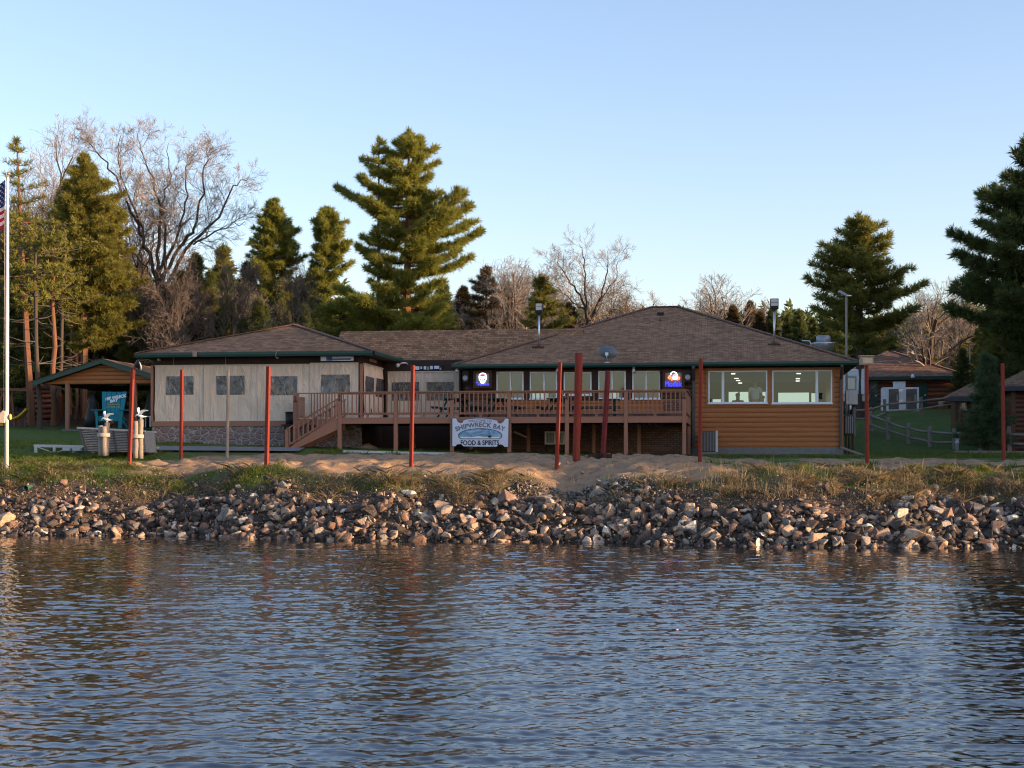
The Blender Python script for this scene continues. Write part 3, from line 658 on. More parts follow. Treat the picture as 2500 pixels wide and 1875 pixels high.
for x in (880, 1010, 1150, 1290, 1450, 1560):                                    # inner supports under the deck
    u = up(x, -1.6); q = MB(); q.box(u-.06, u+.06, -1.66, -1.54, GB-.2, zRb+.05); part('support', q, M['brown_paint'], D)
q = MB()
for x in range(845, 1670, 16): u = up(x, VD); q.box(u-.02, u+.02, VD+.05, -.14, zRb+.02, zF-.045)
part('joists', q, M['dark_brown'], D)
# landing railing behind the stairs
zTl, VLn = zp(961.5, -3.6, 760), -3.6; u0, u1 = up(722, VLn), up(824, VLn)
q = MB(); q.box(u0-.09, u0+.09, VLn-.05, VLn+.1, gzu(u0, VLn)-.2, zTl+.0); part('post', q, M['brown_paint'], D)
q = MB(); q.box(u0-.12, u1, VLn-.05, VLn+.09, zTl+.001, zTl+.04); part('top_rail', q, M['brown_paint_x'], D)
for i in range(9):
    u = u0+.55+(u1-u0-.6)*(i+.5)/9; q = MB(); q.box(u-.02, u+.02, VLn, VLn+.04, zF+.06, zTl); part('baluster', q, M['brown_paint'], D)
q = MB(); g0, g1 = up(729, VLn-.2), up(745.5, VLn-.2); q.box(g0, g1, VLn-.24, VLn-.2, zTl-.26, zTl-.18); q.box(g0, g1, VLn-.24, VLn-.2, zF+.05, zF+.12)
for i in range(6): u = g0+(g1-g0)*(i+.5)/6; q.box(u-.016, u+.016, VLn-.27, VLn-.241, zF+.04, zTl-.13)
part('gate', q, M['brown_paint'], D)
# stairs
us0, us1 = up(700, VD), up(829, VD)-.05; zg = gzu(us0, VD)
zs0 = zp(1094, VD, 700)
for v in (VD, VD+1.05):
    q = MB(); h = .26; q.v = []; poly = [(us0-.02, zs0-.05), (us0+.30, zs0-.05), (us1, zF-.42), (us1, zF-.0), (us1-.18, zF-.03)]
    q.prism(poly, v, v+.045); part('stringer', q, M['brown_paint_x'], D)
for i in range(8):
    t = (i+.5)/8; u = us0+.15+(us1-us0-.3)*t; z = zs0+.1+(zF-zs0-.22)*t; q = MB(); q.box(u-.16, u+.14, VD+.05, VD+1.04, z-.02, z+.02); part('tread', q, M['brown_paint'], D)
up0 = (us0-.0, zp(1049, VD, 697)); up1 = (us1+.02, zp(972, VD, 822))
for j, v in enumerate((VD, VD+1.05)):
    q = MB(); q.box(us0-.07, us0+.07, v-.02, v+.08, zg-.2, up0[1]+.0); part('post', q, M['brown_paint'], D)
    a = Vector((up0[0], v+.02, up0[1]+.02)); b = Vector((up1[0], v+.02, up1[1])); q = MB(); q.bar(a, b, .09, .04); part('handrail', q, M['brown_paint_x'], D)
    dz = Vector((0, 0, -.60)); q = MB(); q.bar(a+dz+Vector((.07,0,.02)), b+dz, .04, .07); part('lower_rail', q, M['brown_paint_x'], D)
    n = 11
    if j == 0:
        for i in range(n):
            c = a.lerp(b, (i+.6)/n); q = MB(); q.bar(c+Vector((0,-.035,-.66)), c+Vector((0,-.035,0)), .038, .038); part('baluster', q, M['brown_paint'], D)
    else:
        q = MB()
        for i in range(n): c = a.lerp(b, (i+.6)/n); q.bar(c+Vector((0,.035,-.66)), c+Vector((0,.035,0)), .038, .038)
        part('back_balusters', q, M['brown_paint'], D)
# ---------------------------------------------------------------- welcome sign
VSg = VD-.09
def S(cx, cy): return pl(1100+cx/13.825, 1000+cy/13.825, VSg)
out = [(50,285),(180,285),(190,340),(215,385),(260,425),(330,447),(395,430),(425,385),(432,348),(600,310),(800,290),(1080,286),(1300,303),(1450,328),(1590,362),(1598,410),(1640,450),(1690,458),(1750,440),(1805,395),(1842,340),(1850,292),(1975,292),(1960,1270),(1822,1270),(1800,1225),(1760,1198),(1700,1188),(1640,1200),(1595,1230),(1560,1265),(1000,1262),(430,1252),(400,1215),(350,1185),(280,1172),(220,1182),(185,1210),(168,1245),(48,1248)]
bx, bz = S(1005, 1250)
SG = thing('welcome_sign', 'pale blue scalloped board lettered WELCOME TO SHIPWRECK BAY FOOD & SPIRITS on the deck front', 'sign', (bx, VSg, bz), FB)
q = MB(); q.prism([S(*p) for p in out][::-1], VSg-.005, VSg+.035); part('edge', q, M['sign_navy'], SG)
cx, cy = 1005, 780
q = MB(); q.prism([S(cx+(x-cx)*.984, cy+(y-cy)*.972) for x, y in out][::-1], VSg-.02, VSg-.004); part('board', q, M['sign_white'], SG)
def oval(g): 
    o = []
    for i in range(25): a = math.pi*i/24; o.append((1005-(745-g)*math.cos(a), 870-(240-g)*math.sin(a)))
    for i in range(1, 7): a = math.pi/2*i/7; o.append((1610+(140-g)*math.cos(a), 870+(130-g)*math.sin(a)))
    for i in range(7): a = math.pi/2*(1-i/7); o.append((400-(140-g)*math.cos(a), 870+(130-g)*math.sin(a)))
    return o
q = MB(); q.prism([S(*p) for p in oval(0)][::-1], VSg-.026, VSg-.021); part('oval_border', q, M['sign_navy'], SG)
def paint_mat():
    t = NT('painted_waves'); v = t.coord('Object', (1, 1, 2.2), (0, R(-14), 0)); f = t.noise(v, 2.6, 6, .7, 1.5)
    return t.done(t.ramp(f, [(.3, (.05, .13, .20)), (.45, (.13, .27, .42)), (.58, (.26, .45, .66)), (.72, (.55, .68, .80))]), .6)
q = MB(); q.prism([S(*p) for p in oval(24)][::-1], VSg-.030, VSg-.0265); pa = part('seascape_painting', q, paint_mat(), SG)
q = MB(); q.prism([S(*p) for p in [(300,925),(700,930),(1000,900),(1100,925),(1700,920),(1640,975),(380,975)]][::-1], VSg-.0325, VSg-.0305); part('painted_foam', q, M['white'], pa)
q = MB(); a, b = S(1320, 940), S(1300, 690); q.bar((a[0], VSg-.033, a[1]), (b[0], VSg-.033, b[1]), .012); q.prism([S(*p) for p in [(1250,880),(1390,870),(1380,950),(1280,945)]][::-1], VSg-.035, VSg-.031); part('painted_ship', q, M['sign_navy'], pa)
pxm = (S(1100, 700)[0]-S(100, 700)[0])/1000
lt = MB(); o = S(1000, 372); lt.text('WELCOME TO', 92*pxm*1.3, (o[0], VSg-.026, o[1]), sx=.95, arc=3600*pxm, spacing=1.08); part('lettering', lt, M['sign_grey'], SG)
lt = MB(); o = S(1000, 520); lt.text('SHIPWRECK BAY', 165*pxm*1.3, (o[0], VSg-.026, o[1]), sx=1.0, arc=2350*pxm, off=.006, spacing=1.05)
part('lettering', lt, M['sign_grey'], SG)
lt = MB(); o = S(992, 1128); lt.text('FOOD & SPIRITS', 175*pxm*1.3, (o[0], VSg-.026, o[1]), sx=.80, off=.005); part('lettering', lt, M['sign_navy'], SG)
# ---------------------------------------------------------------- neon signs
M['neon_w'] = emit('white_neon', (.85, 1, .97), 1.6); M['neon_b'] = emit('blue_neon', (.03, .04, 1), 1.3); M['neon_p'] = emit('pink_neon', (1, .15, .35), 1.2); M['neon_o'] = emit('orange_neon', (1, .14, .06), 1.6)
M['neon_lv'] = emit('lavender_neon', (.35, .3, 1), 1.4)
M['acrylic'] = plain('grey_acrylic_back', (.16, .15, .15), .35, .1, 3)
def neon_box(label, x0, y0, x1, y1):
    v = -.30; u0, zt = pl(x0, y0, v); u1, zb = pl(x1, y1, v); T = thing('neon_sign', label, 'neon sign', ((u0+u1)/2, v, zb), FB, 'neon beer signs on the restaurant wall')
    w = .10; q = MB(); q.box(u0, u1, v-.03, -.04, zt-w, zt); q.box(u0, u1, v-.03, -.04, zb, zb+w); q.box(u0, u0+w, v-.03, -.04, zb+w, zt-w); q.box(u1-w, u1, v-.03, -.04, zb+w, zt-w); part('frame', q, M['frame_wood'], T)
    q = MB(); q.box(u0+w-.01, u1-w+.01, v+.05, v+.07, zb+w-.01, zt-w+.01); part('backing', q, M['acrylic'], T)
    return T, v-.0
T, v = neon_box('lit neon sign with white skull above blue Corona lettering in a wooden frame', 1155.5, 905.5, 1200.5, 947.5)
def N1(cx, cy): p = pl(1140+cx/22.12, 890+cy/22.12, v); return (p[0], v-.02, p[1])
sk = [(850,455),(960,475),(1030,560),(1050,650),(1040,740),(1035,800),(985,860),(960,940),(910,1000),(850,1015),(790,1000),(745,940),(720,860),(675,800),(668,740),(660,650),(680,560),(745,475),(850,455)]
q = MB(); q.tube([N1(*p) for p in sk], .013, 6)
for cx in (785, 930): q.tube([N1(cx+52*math.cos(a), 705+55*math.sin(a)) for a in [R(30*i) for i in range(13)]], .011, 6)
q.tube([N1(*p) for p in [(800,850),(850,770),(905,850)]], .016, 6); q.tube([N1(*p) for p in [(770,900),(850,925),(935,900)]], .016, 6); q.tube([N1(*p) for p in [(790,950),(850,965),(915,950)]], .012, 6)
part('skull_tube', q, M['neon_w'], T)
q = MB(); q.tube([N1(*p) for p in [(730,600),(760,540),(850,505),(940,540),(975,600)]], .012, 6); part('flower_tube', q, M['neon_p'], T)
q = MB(); o = N1(850, 1085); q.text('Corona', .235, (o[0], v-.02, o[2]), off=.0, shear=.15, sx=.98); part('lettering', q, M['neon_b'], T)
T, v = neon_box('lit neon sign with orange emblem above blue Modelo lettering in a wooden frame', 1617.5, 903, 1671, 950.5)
def N2(cx, cy): p = pl(1600+cx/22.12, 890+cy/22.12, v); return (p[0], v-.02, p[1])
q = MB(); q.tube([N2(*p) for p in [(835,560),(840,480),(900,415),(1000,390),(1090,420),(1150,500),(1170,600),(1160,650)]], .016, 6)
for s_ in (1, .6): q.tube([N2(1070+120*s_*math.cos(a), 730+65*s_*math.sin(a)) for a in [R(30*i) for i in range(13)]], .016, 6)
part('emblem_ring', q, M['neon_w'], T)
q = MB()
for pth in ([(830,580),(760,620),(700,720),(770,790),(860,700),(830,620),(780,700)],[(860,780),(880,850),(950,790),(880,700)],[(1210,690),(1310,700),(1290,780),(1180,830),(1240,760)]): q.tube([N2(*p) for p in pth], .026, 6)
part('leaf_tube', q, M['neon_o'], T)
q = MB(); q.tube([N2(*p) for p in [(980,560),(1040,520),(1100,560),(1060,620),(1000,600),(900,640)]], .012, 6); part('lion_tube', q, M['neon_lv'], T)
q = MB(); o = N2(1000, 1060); q.text('Modelo', .30, (o[0], v-.02, o[2]), off=.0, sx=.78); part('lettering', q, M['neon_b'], T)
# ---------------------------------------------------------------- fittings on the restaurant
def mounted_speaker(px, py, lab, g='black speakers on the restaurant wall'):
    u, z = pl(px, py, -.25); T = thing('wall_speaker', lab, 'speaker', (u, -.25, z-.3), FB, g)
    q = MB(); q.prism([(u-.12, z-.24), (u+.12, z-.24), (u+.13, z+.2), (u+.1, z+.26), (u-.1, z+.26), (u-.13, z+.2)], -.36, -.12); part('cabinet', q, M['black'], T, bevel=.02)
    q = MB(); q.lathe((u, -.375, z-.05), [(.10, 0), (.09, .02), (.03, .03)], 16, 'Y'); part('cone', q, M['grey_metal'], T)
    q = MB(); q.tube([(u, -.2, z-.24), (u+.02, -.2, z-.36), (u+.04, -.05, z-.36)], .018, 6); part('bracket', q, M['black'], T)
mounted_speaker(1137, 920, 'black speaker in the dark corner left of the skull neon sign')
mounted_speaker(1679, 918, 'black speaker right of the neon sign with the orange emblem')
for x, lab in ((1115, 'small white floodlight under the eave above the tan middle canvas'), (1361, 'small white floodlight under the eave behind the thick red pole'), (1547, 'small white floodlight under the eave above the fifth small window')):
    u, z = pl(x, 903, -.4); T = thing('eave_spotlight', lab, 'spotlight', (u, -.4, z), FB, 'small white spotlights under the eave')
    q = MB(); q.lathe((u, -.4, z-.07), [(.055, 0), (.07, .02), (.045, .12), (.02, .14)], 12); part('lamp_head', q, M['white'], T)
    q = MB(); q.box(u-.04, u+.04, -.45, -.35, z+.07, z+.12); part('mount', q, M['white'], T)
u, z = pl(971, 892, VM-.3); T = thing('security_camera', 'round grey light on a bent arm under the middle eave', 'security light', (u, VM-.3, z), FB)
q = MB(); q.ball((u, VM-.3, z), .085, 14, 10); part('head', q, M['lamp_glass'], T)
q = MB(); q.tube([(u+.07, VM-.28, z+.04), (u+.17, VM-.25, z+.10), (u+.32, VM-.1, z+.10), (u+.33, VM+.05, z+.04)], .03, 8); part('arm', q, M['lamp_glass'], T)
u, z = pl(387, 878, VL-.1); q = MB(); q.ball((u, VL-.1, z), .055, 12, 8); q.box(u-.03, u+.03, VL-.08, VL+.05, z-.03, z+.03); solo('dome_camera', q, M['lamp_glass'], 'small round camera under the left end of the porch eave', 'camera', (u, VL-.1, z), FB)
u0, z1 = pl(783, 870.5, VL-.2); u1, z0 = pl(863, 880.5, VL-.2); T = thing('wall_banner', 'white and blue banner below the porch eave', 'banner', ((u0+u1)/2, VL-.2, z0), FB)
q = MB(); q.box(u0, u1, VL-.21, VL-.195, z0, z1); part('cloth', q, M['sign_white'], T)
q = MB(); q.box(u0+.22, u0+.45, VL-.215, VL-.2105, z0+.01, z1-.01); q.box(u0+.30, u1-.1, VL-.215, VL-.2105, z0+.03, z0+.09); part('printed_stripe', q, plain('blue_print', (.06, .12, .32), .6), T)
vv, z1 = pu(903, 873, uB+.05); v2, z0 = pu(919.5, 889, uB+.05); q = MB(); q.box(uB+.03, uB+.05, vv, v2, z0+.04, z1-.02); solo('notice_board', q, plain('pale_notice', (.34, .29, .2), .8, .3, 12), 'pale weathered notice on the porch side wall under the eave', 'notice', (uB+.05, vv, z0), FB)
u0, z1 = pl(1013, 892, VM-.02); u1, z0 = pl(1080, 904.5, VM-.02); T = thing('photo_board', 'dark horizontal board of pinned papers above the middle canvas', 'notice board', ((u0+u1)/2, VM, z0), FB)
q = MB(); q.box(u0, u1, VM-.06, VM+.05, z0, z1); part('panel', q, M['black'], T)
for i, (a, b, c, d) in enumerate(((.02, .17, .15, .8), (.21, .27, .3, .75), (.33, .42, .2, .8), (.46, .52, .1, .75), (.56, .66, .25, .85), (.71, .89, .3, .85), (.91, .97, .1, .5))):
    w = u1-u0; h = z1-z0; q = MB(); q.box(u0+a*w, u0+b*w, VM-.075, VM-.061, z0+c*h, z0+d*h); part('paper', q, M['sign_white'] if i not in (3, 6) else plain('tan_paper', (.4, .3, .2)), T)
u, z = pl(676, 868, VEL-.1); q = MB(); q.tube([(u+.04, VEL+.1, zl+.08), (u, VEL-.1, zl+.02), (u-.05, VEL-.1, zl-.14), (u-.03, VEL-.08, zl-.25), (u+.02, VEL-.06, zl-.27), (u+.04, VEL-.06, zl-.2)], .012, 6); solo('hanging_cable', q, M['grey_wood'], 'loose pale cable looped over the porch fascia', 'cable', (u, VEL, z), FB)
for k, x in enumerate((424, 551)):
    u, z = pl(x, 880, VL-.15); q = MB(); q.tube([(u, VL-.15, zl-.13), (u+.003, VL-.14, zC1-.02), (u, VL-.13, zC1-.4)], .006, 4); solo('pull_cord', q, M['hem'], ['thin cord hanging over the leftmost canvas window', 'thin cord hanging over the second canvas window from the left'][k], 'cord', (u, VL-.15, zl-.2), FB, 'thin cords hanging down the canvas')
# roof fittings
def floodlight(px, pyb, pyt, hx0, hx1, hy0, hy1, lab):
    p = on_roof(px, pyb+2); s = 3700/(FB @ p).y; T = thing('roof_floodlight', lab, 'floodlight', p, FB, 'floodlights on poles on the roof')
    zt = CZ+(HZ-hy1)/s; z2 = CZ+(HZ-hy0)/s; w = (hx1-hx0)/s
    q = MB(); q.tube([p, (p.x, p.y, zt-.1)], .045, 8); part('pole', q, M['galv'], T)
    q = MB(); q.tube([(p.x, p.y, zt-.25), (p.x, p.y, zt+.02)], .03, 8); q.box(p.x-.1, p.x+.1, p.y-.04, p.y+.04, zt-.03, zt+.02); part('bracket', q, M['black'], T)
    q = MB(); q.box(p.x-w/2, p.x+w/2, p.y-.08, p.y+.10, zt, z2); hd = part('lamp_head', q, M['black'], T, bevel=.015)
    for a, b in ((.30, .60), (.64, .94)):
        q = MB(); q.box(p.x-w/2+.03, p.x+w/2-.03, p.y-.095, p.y-.081, zt+(z2-zt)*a, zt+(z2-zt)*b); part('lens', q, M['lamp_glass'], hd)
    q = MB(); q.box(p.x-.25, p.x+.22, p.y-.30, p.y-.2, p.z-.10, p.z-.03); q.bar((p.x, p.y-.3, p.z-.05), (p.x, p.y+.5, p.z+.14), .08, .05); q.bar((p.x-.3, p.y+.2, p.z+.05), (p.x+.4, p.y+.2, p.z+.05), .07, .05); part('base_frame', q, M['frame_wood'], T)
floodlight(1316, 843, 765, 1304, 1322, 740, 765, 'twin lens floodlight on a pole on the roof above the left small windows')
floodlight(1890.5, 836, 755, 1878, 1898.5, 729, 755, 'floodlight on a pole near the right roof slope')
p = on_roof(1483, 886); T = thing('satellite_dish', 'grey oval satellite dish near the roof edge behind the leaning red pole', 'satellite dish', p, FB)
s = 3700/(FB @ p).y; zc = CZ+(HZ-859)/s; q = MB(); cxu = p.x+.03
Mx = Matrix.Translation((cxu, p.y-.05, zc)) @ Matrix.Rotation(R(-18), 4, 'X') @ Matrix.Rotation(R(8), 4, 'Z') @ Matrix.Rotation(R(8), 4, 'Y')
d = MB(); n = 28; rr = [0, .1, .2, .3, .365]
for i, r_0 in enumerate(rr):
    for k in range(n): a = 2*math.pi*k/n; d.v.append((r_0*math.cos(a), -.0+.18*(1-(r_0/.365)**2)*-1+.05, r_0*.73*math.sin(a)))
for i in range(4):
    for k in range(n): d.f.append((i*n+k, i*n+(k+1) % n, (i+1)*n+(k+1) % n, (i+1)*n+k)); d.sm.add(len(d.f)-1)
d.xf(Mx); part('reflector', d, plain('dish_grey', (.10, .13, .15), .4), T)
q = MB(); q.tube([(p.x, p.y, p.z), (p.x-.02, p.y-.12, zc-.12)], .028, 8); q.box(p.x-.10, p.x+.08, p.y-.07, p.y+.07, p.z-.02, p.z+.02); q.box(p.x-.07, p.x+.05, p.y-.24, p.y-.16, zc-.16, zc-.04); q.tube([(p.x-.01, p.y-.2, zc-.12), (p.x+.0, p.y-.35, zc-.25)], .015, 6); part('mount', q, M['galv'], T)
P = FB.inverted() @ at(2010, 862, 68.5); T = thing('exhaust_fan', 'round silver exhaust fan behind the right roof slope', 'exhaust fan', P, FB)
q = MB(); q.lathe((P.x, P.y, P.z-.5), [(.35, 0), (.35, .55), (.40, .58), (.50, .92), (.50, .96)], 24); part('housing', q, M['galv'], T)
q = MB(); q.lathe((P.x, P.y, P.z+.46), [(.30, 0), (.32, .04), (.31, .30), (.25, .33)], 20); part('cap', q, M['grey_metal'], T)
q = MB(); q.tube([(P.x-.55, P.y, P.z), (P.x-.55, P.y, P.z+.45), (P.x-.62, P.y, P.z+.55), (P.x-.95, P.y, P.z+.57)], .035, 8); part('conduit', q, M['galv'], T)
# air conditioner, crate, boards, bin, cabinet
def gpt(px, py): # ground point of a photo pixel
    t = 43.0
    for _ in range(600):
        p = at(px, py, t)
        if p.z <= gz(p.x, p.y): break
        t += .05
    return p
u0, z0 = pl(1714, 1105, -1.0); u1, z1 = pl(1752, 1052, -1.0); T = thing('air_conditioner', 'grey outdoor air conditioning unit beside the orange log wall', 'air conditioner', ((u0+u1)/2, -1, z0), FB)
q = MB(); q.box(u0, u1, -1.0, -.35, z0+.03, z1); part('casing', q, M['bronze_metal'], T, bevel=.02)
q = MB()
for i in range(9): u = u0+.03+(u1-.1-u0-.03)*i/8; q.box(u-.006, u+.006, -1.02, -1.001, z0+.06, z1-.04)
part('grille_bars', q, M['grey_metal'], T)
q = MB(); q.box(u1-.075, u1+.012, -1.012, -.34, z0+.02, z1+.01); part('lit_side_panel', q, M['alu'], T)  # pale metal here stands in for sunlight on the casing's right side
q = MB(); q.box(u0-.03, u1+.03, -1.05, -.3, z0-.12, z0+.029); part('base_pad', q, M['concrete'], T)
u0, z0 = pl(1330, 1085, -.8); u1, z1 = pl(1379, 1053, -.8); T = thing('metal_crate', 'white barred metal cage standing under the deck', 'crate', ((u0+u1)/2, -.8, z0), FB)
q = MB(); w = .06; q.box(u0, u1, -.83, -.1, z0, z0+w); q.box(u0, u1, -.83, -.1, z1-w, z1); q.box(u0, u0+w, -.83, -.78, z0+w, z1-w); q.box(u1-w, u1, -.83, -.78, z0+w, z1-w); q.box((u0+u1)/2-.03, (u0+u1)/2+.03, -.83, -.78, z0+w, z1-w); part('frame', q, M['white'], T)
q = MB()
for i in range(12): u = u0+.08+(u1-u0-.16)*i/11; q.box(u-.008, u+.008, -.81, -.80, z0+.05, z1-.05)
part('bars', q, M['alu'], T)
q = MB(); q.box(u0+.07, u1-.07, -.6, -.2, z0+.05, z1-.05); part('inner_box', q, M['grey_metal'], T)
q = MB(); 
for u in (u0+.05, u1-.05): q.box(u-.03, u+.03, -.7, -.64, GB-.3, z0)
part('foot', q, M['black'], T)
def plank(x0, y0, x1, y1, v, w, h, mat, lab, nm='plank'):
    a, za = pl(x0, y0, v); b, zb = pl(x1, y1, v); q = MB(); q.bar((a, v, za), (b, v, zb), w, h); solo(nm, q, mat, lab, 'plank' if nm != 'pipe' else 'pipe', (a, v, za), FB, bevel=.005)
plank(1255, 1054, 1291, 1070, -1.2, .05, .07, M['hem'], 'pale board leaning under the deck right of the welcome sign', 'board')
plank(838, 1102, 1131, 1109, -6.3, .12, .09, M['alu'], 'long pale pipe lying on the grass in front of the welcome sign', 'pipe')
plank(1216, 1109, 1330, 1111, -6.6, .2, .05, M['grey_wood'], 'grey plank lying right of the welcome sign')
plank(1322, 1119, 1480, 1122, -6.9, .15, .18, M['dark_brown'], 'dark timber lying behind the thick red pole')
plank(1490, 1113, 1520, 1119, -6.0, .16, .05, M['grey_wood'], 'short grey plank beside the leaning red pole')
plank(1530, 1113, 1712, 1113, -5.9, .12, .10, M['dark_brown'], 'long dark timber edging the grass below the right end of the deck')
plank(1760, 1116, 2110, 1117, -3.9, .12, .12, M['dark_brown'], 'long dark timber edging the grass below the wide windows')
u0, z1 = pl(697, 1005, -3.1); u1, z0 = pl(717, 1036, -3.1); T = thing('storage_bin', 'black plastic bin on a small shelf beside the stairs', 'bin', ((u0+u1)/2, -3.1, z0), FB)
q = MB(); q.lathe(((u0+u1)/2, -3.1, z0), [(.13, 0), (.155, .02), (.16, z1-z0-.05)], 16); part('body', q, M['black'], T)
q = MB(); q.lathe(((u0+u1)/2, -3.1, z1-.05), [(.17, 0), (.17, .035), (.14, .05)], 16); part('lid', q, M['black'], T)
q = MB(); q.box(u0-.1, u1+.1, -3.35, VL-.03, z0-.05, z0-.005); q.box(u0, u0+.06, -3.3, -3.24, GB-.1, z0-.05); q.box(u1-.06, u1, -3.3, -3.24, GB-.1, z0-.05); solo('bin_shelf', q, M['dark_brown'], 'small dark wooden shelf under the black bin', 'shelf', (u0, -3.1, z0), FB)
# electrical cabinet and condenser on the right side wall
xs_ = uR+.03
v0, z1 = pu(2066, 953, xs_+.1)
Pc = FB.inverted() @ at(2079, 988, 61.5)
T = thing('meter_cabinet', 'pale grey electrical cabinet on the side of the restaurant', 'electrical cabinet', Pc, FB)
s = 3700/61.5; q = MB(); q.box(Pc.x-14/s, Pc.x+14/s, Pc.y-.15, Pc.y+.5, Pc.z, Pc.z+35/s); part('box', q, M['alu'], T, bevel=.01)
q = MB(); q.box(Pc.x-.13, Pc.x-.02, Pc.y-.165, Pc.y-.151, Pc.z+.04, Pc.z+33/s); q.box(Pc.x+.02, Pc.x+.13, Pc.y-.165, Pc.y-.151, Pc.z+.04, Pc.z+33/s); part('door', q, M['alu'], T)
q = MB(); q.tube([(Pc.x-.1, Pc.y+.1, Pc.z), (Pc.x-.1, Pc.y+.1, GB-.2)], .035, 8); q.tube([(Pc.x+.05, Pc.y+.1, Pc.z), (Pc.x+.05, Pc.y+.1, GB-.2)], .045, 8); part('conduit', q, M['bronze_metal'], T)
Pc = FB.inverted() @ at(2073, 1060, 60.6); T = thing('gas_heater', 'dark upright outdoor unit on a wooden stand beside the right wall', 'heating unit', (Pc.x, Pc.y, GB), FB); s = 3700/60.6
q = MB(); q.box(Pc.x-11/s, Pc.x+11/s, Pc.y-.1, Pc.y+.4, Pc.z, Pc.z+46/s); part('casing', q, M['bronze_metal'], T, bevel=.015)
q = MB()
for i in range(4): q.box(Pc.x-.14+i*.085, Pc.x-.115+i*.085, Pc.y-.12, Pc.y-.101, Pc.z+.05, Pc.z+.7)
part('front_slats', q, M['grey_metal'], T)
q = MB()
for a in (-.15, .12):
    for b in (-.05, .3): q.box(Pc.x+a, Pc.x+a+.06, Pc.y+b, Pc.y+b+.06, GB-.2, Pc.z-.04)
q.box(Pc.x-.18, Pc.x+.2, Pc.y-.1, Pc.y+.4, Pc.z-.039, Pc.z-.002); part('stand', q, M['frame_wood'], T)
# ---------------------------------------------------------------- picnic tables on the deck
def picnic(u, v, rz, lab, L=1.8):
    T = thing('picnic_table', lab, 'picnic table', (u, v, zF), FB, 'dark green picnic tables on the deck')
    def bx(n, *a):
        q = MB(); q.box(*a); q.xf(Matrix.Translation((u, v, zF)) @ Matrix.Rotation(rz, 4, 'Z')); part(n, q, M['dkgreen'], T)
    for i in range(4): bx('top_board', -L/2, L/2, -.38+i*.195, -.20+i*.195, .72, .755)
    for s_ in (-1, 1):
        bx('bench', -L/2, L/2, s_*.72-.13, s_*.72+.13, .42, .455)
    for x in (-L/2+.22, L/2-.22):
        for s_ in (-1, 1):
            q = MB(); q.bar((x, s_*.62, 0), (x, s_*.2, .719), .09, .05); q.xf(Matrix.Translation((u, v, zF)) @ Matrix.Rotation(rz, 4, 'Z')); part('leg', q, M['dkgreen'], T)
        bx('crossbar', x-.02, x+.02, -.82, .82, .375, .419); bx('top_brace', x-.02, x+.02, -.36, .36, .67, .718)
picnic(up(1112, -3), -2.7, R(88), 'dark green picnic table on the deck above the left end of the welcome sign')
picnic(up(1215, -3), -2.6, R(86), 'dark green picnic table on the deck above the right end of the welcome sign', 1.7)
picnic(up(1360, -3), -2.3, R(90), 'dark green picnic table on the deck behind the thin leaning red pole')
picnic(up(1440, -3), -1.9, R(3), 'long dark green picnic table on the deck behind the leaning dark red pole', 2.1)

u0 = up(890, -3.2); q = MB(); n = 22
for j in range(13):
    for i in range(n+1): x = (i/n-.5)*3.4; y = (j/12-.5)*2.0; q.v.append((u0+x, -3.2+y, GB-.12+.55*math.exp(-(x/.85)**2-(y/.6)**2)+.05*math.sin(x*7+y*5)+.03*math.sin(x*17-y*11)))
for j in range(12):
    for i in range(n): k = j*(n+1)+i; q.f.append((k, k+1, k+n+2, k+n+1)); q.sm.add(len(q.f)-1)
solo('sand_pile', q, plain('pile_sand', (.30, .22, .15), .95, .3, 12, .4, dist=.05), 'low heap of sand under the left end of the deck', 'sand heap', (u0, -3.2, GB), FB)
# ---------------------------------------------------------------- red poles, flag, left lawn things
def pole(xb, yb, xt, yt, w, Y, mat, lab, kind='sq', rot=22, name='red_pole', group='red painted poles standing in the sand', extra=None):
    s = F/Y; b = at(xb, yb, Y); t = at(xt, yt, Y); g = gz(b.x, Y); b2 = b+(b-t).normalized()*.4
    q = MB(); h = w/s
    if kind == 'sq':
        q.bar(b2, t, h*.80, h*.80, (math.sin(R(rot)), math.cos(R(rot)), 0))
    else:
        n = 8; pts = []; rad = []
        for i in range(n+1): pts.append(b2.lerp(t, i/n)+Vector((rng.uniform(-1, 1), rng.uniform(-1, 1), 0))*h*.04); rad.append(h/2*(1+.04*rng.uniform(-1, 1)))
        q.tube(pts, rad, 12)
    if extra is None: return solo(name, q, mat, lab, 'pole', (b.x, Y, g), group=group, bevel=.006 if kind == 'sq' else 0)
    T = thing('lamp_post', lab, 'lamp post', (b.x, Y, g), group='lamp posts made of red poles'); part('pole', q, mat, T); extra(T, s, t); return T
def lampA(T, s, t):
    c = at(334, 892, 47.2); q = MB(); q.lathe((0, 0, 0), [(.05, 0), (.10, .06), (.15, .10), (.16, .16)], 16)
    q.xf(Matrix.Translation((c.x-.07, c.y, c.z+.0)) @ Matrix.Rotation(R(75), 4, 'Y') @ Matrix.Rotation(R(-25), 4, 'X')); h = part('lamp_head', q, M['black'], T)
    q = MB(); q.lathe((0, 0, 0), [(.14, 0), (.13, .025), (.06, .05), (.01, .055)], 16); q.xf(Matrix.Translation((c.x+.09, c.y-.03, c.z-.02)) @ Matrix.Rotation(R(75), 4, 'Y') @ Matrix.Rotation(R(-25), 4, 'X')); part('lens', q, M['lamp_glass'], h)
    q = MB(); q.bar((t.x+.03, t.y-.02, t.z-.3), (t.x+.05, t.y-.02, t.z+.02), .07, .05); q.bar((t.x+.04, t.y, t.z-.02), (t.x+.10, t.y, t.z+.12), .05); part('bracket', q, M['red_post'], T)
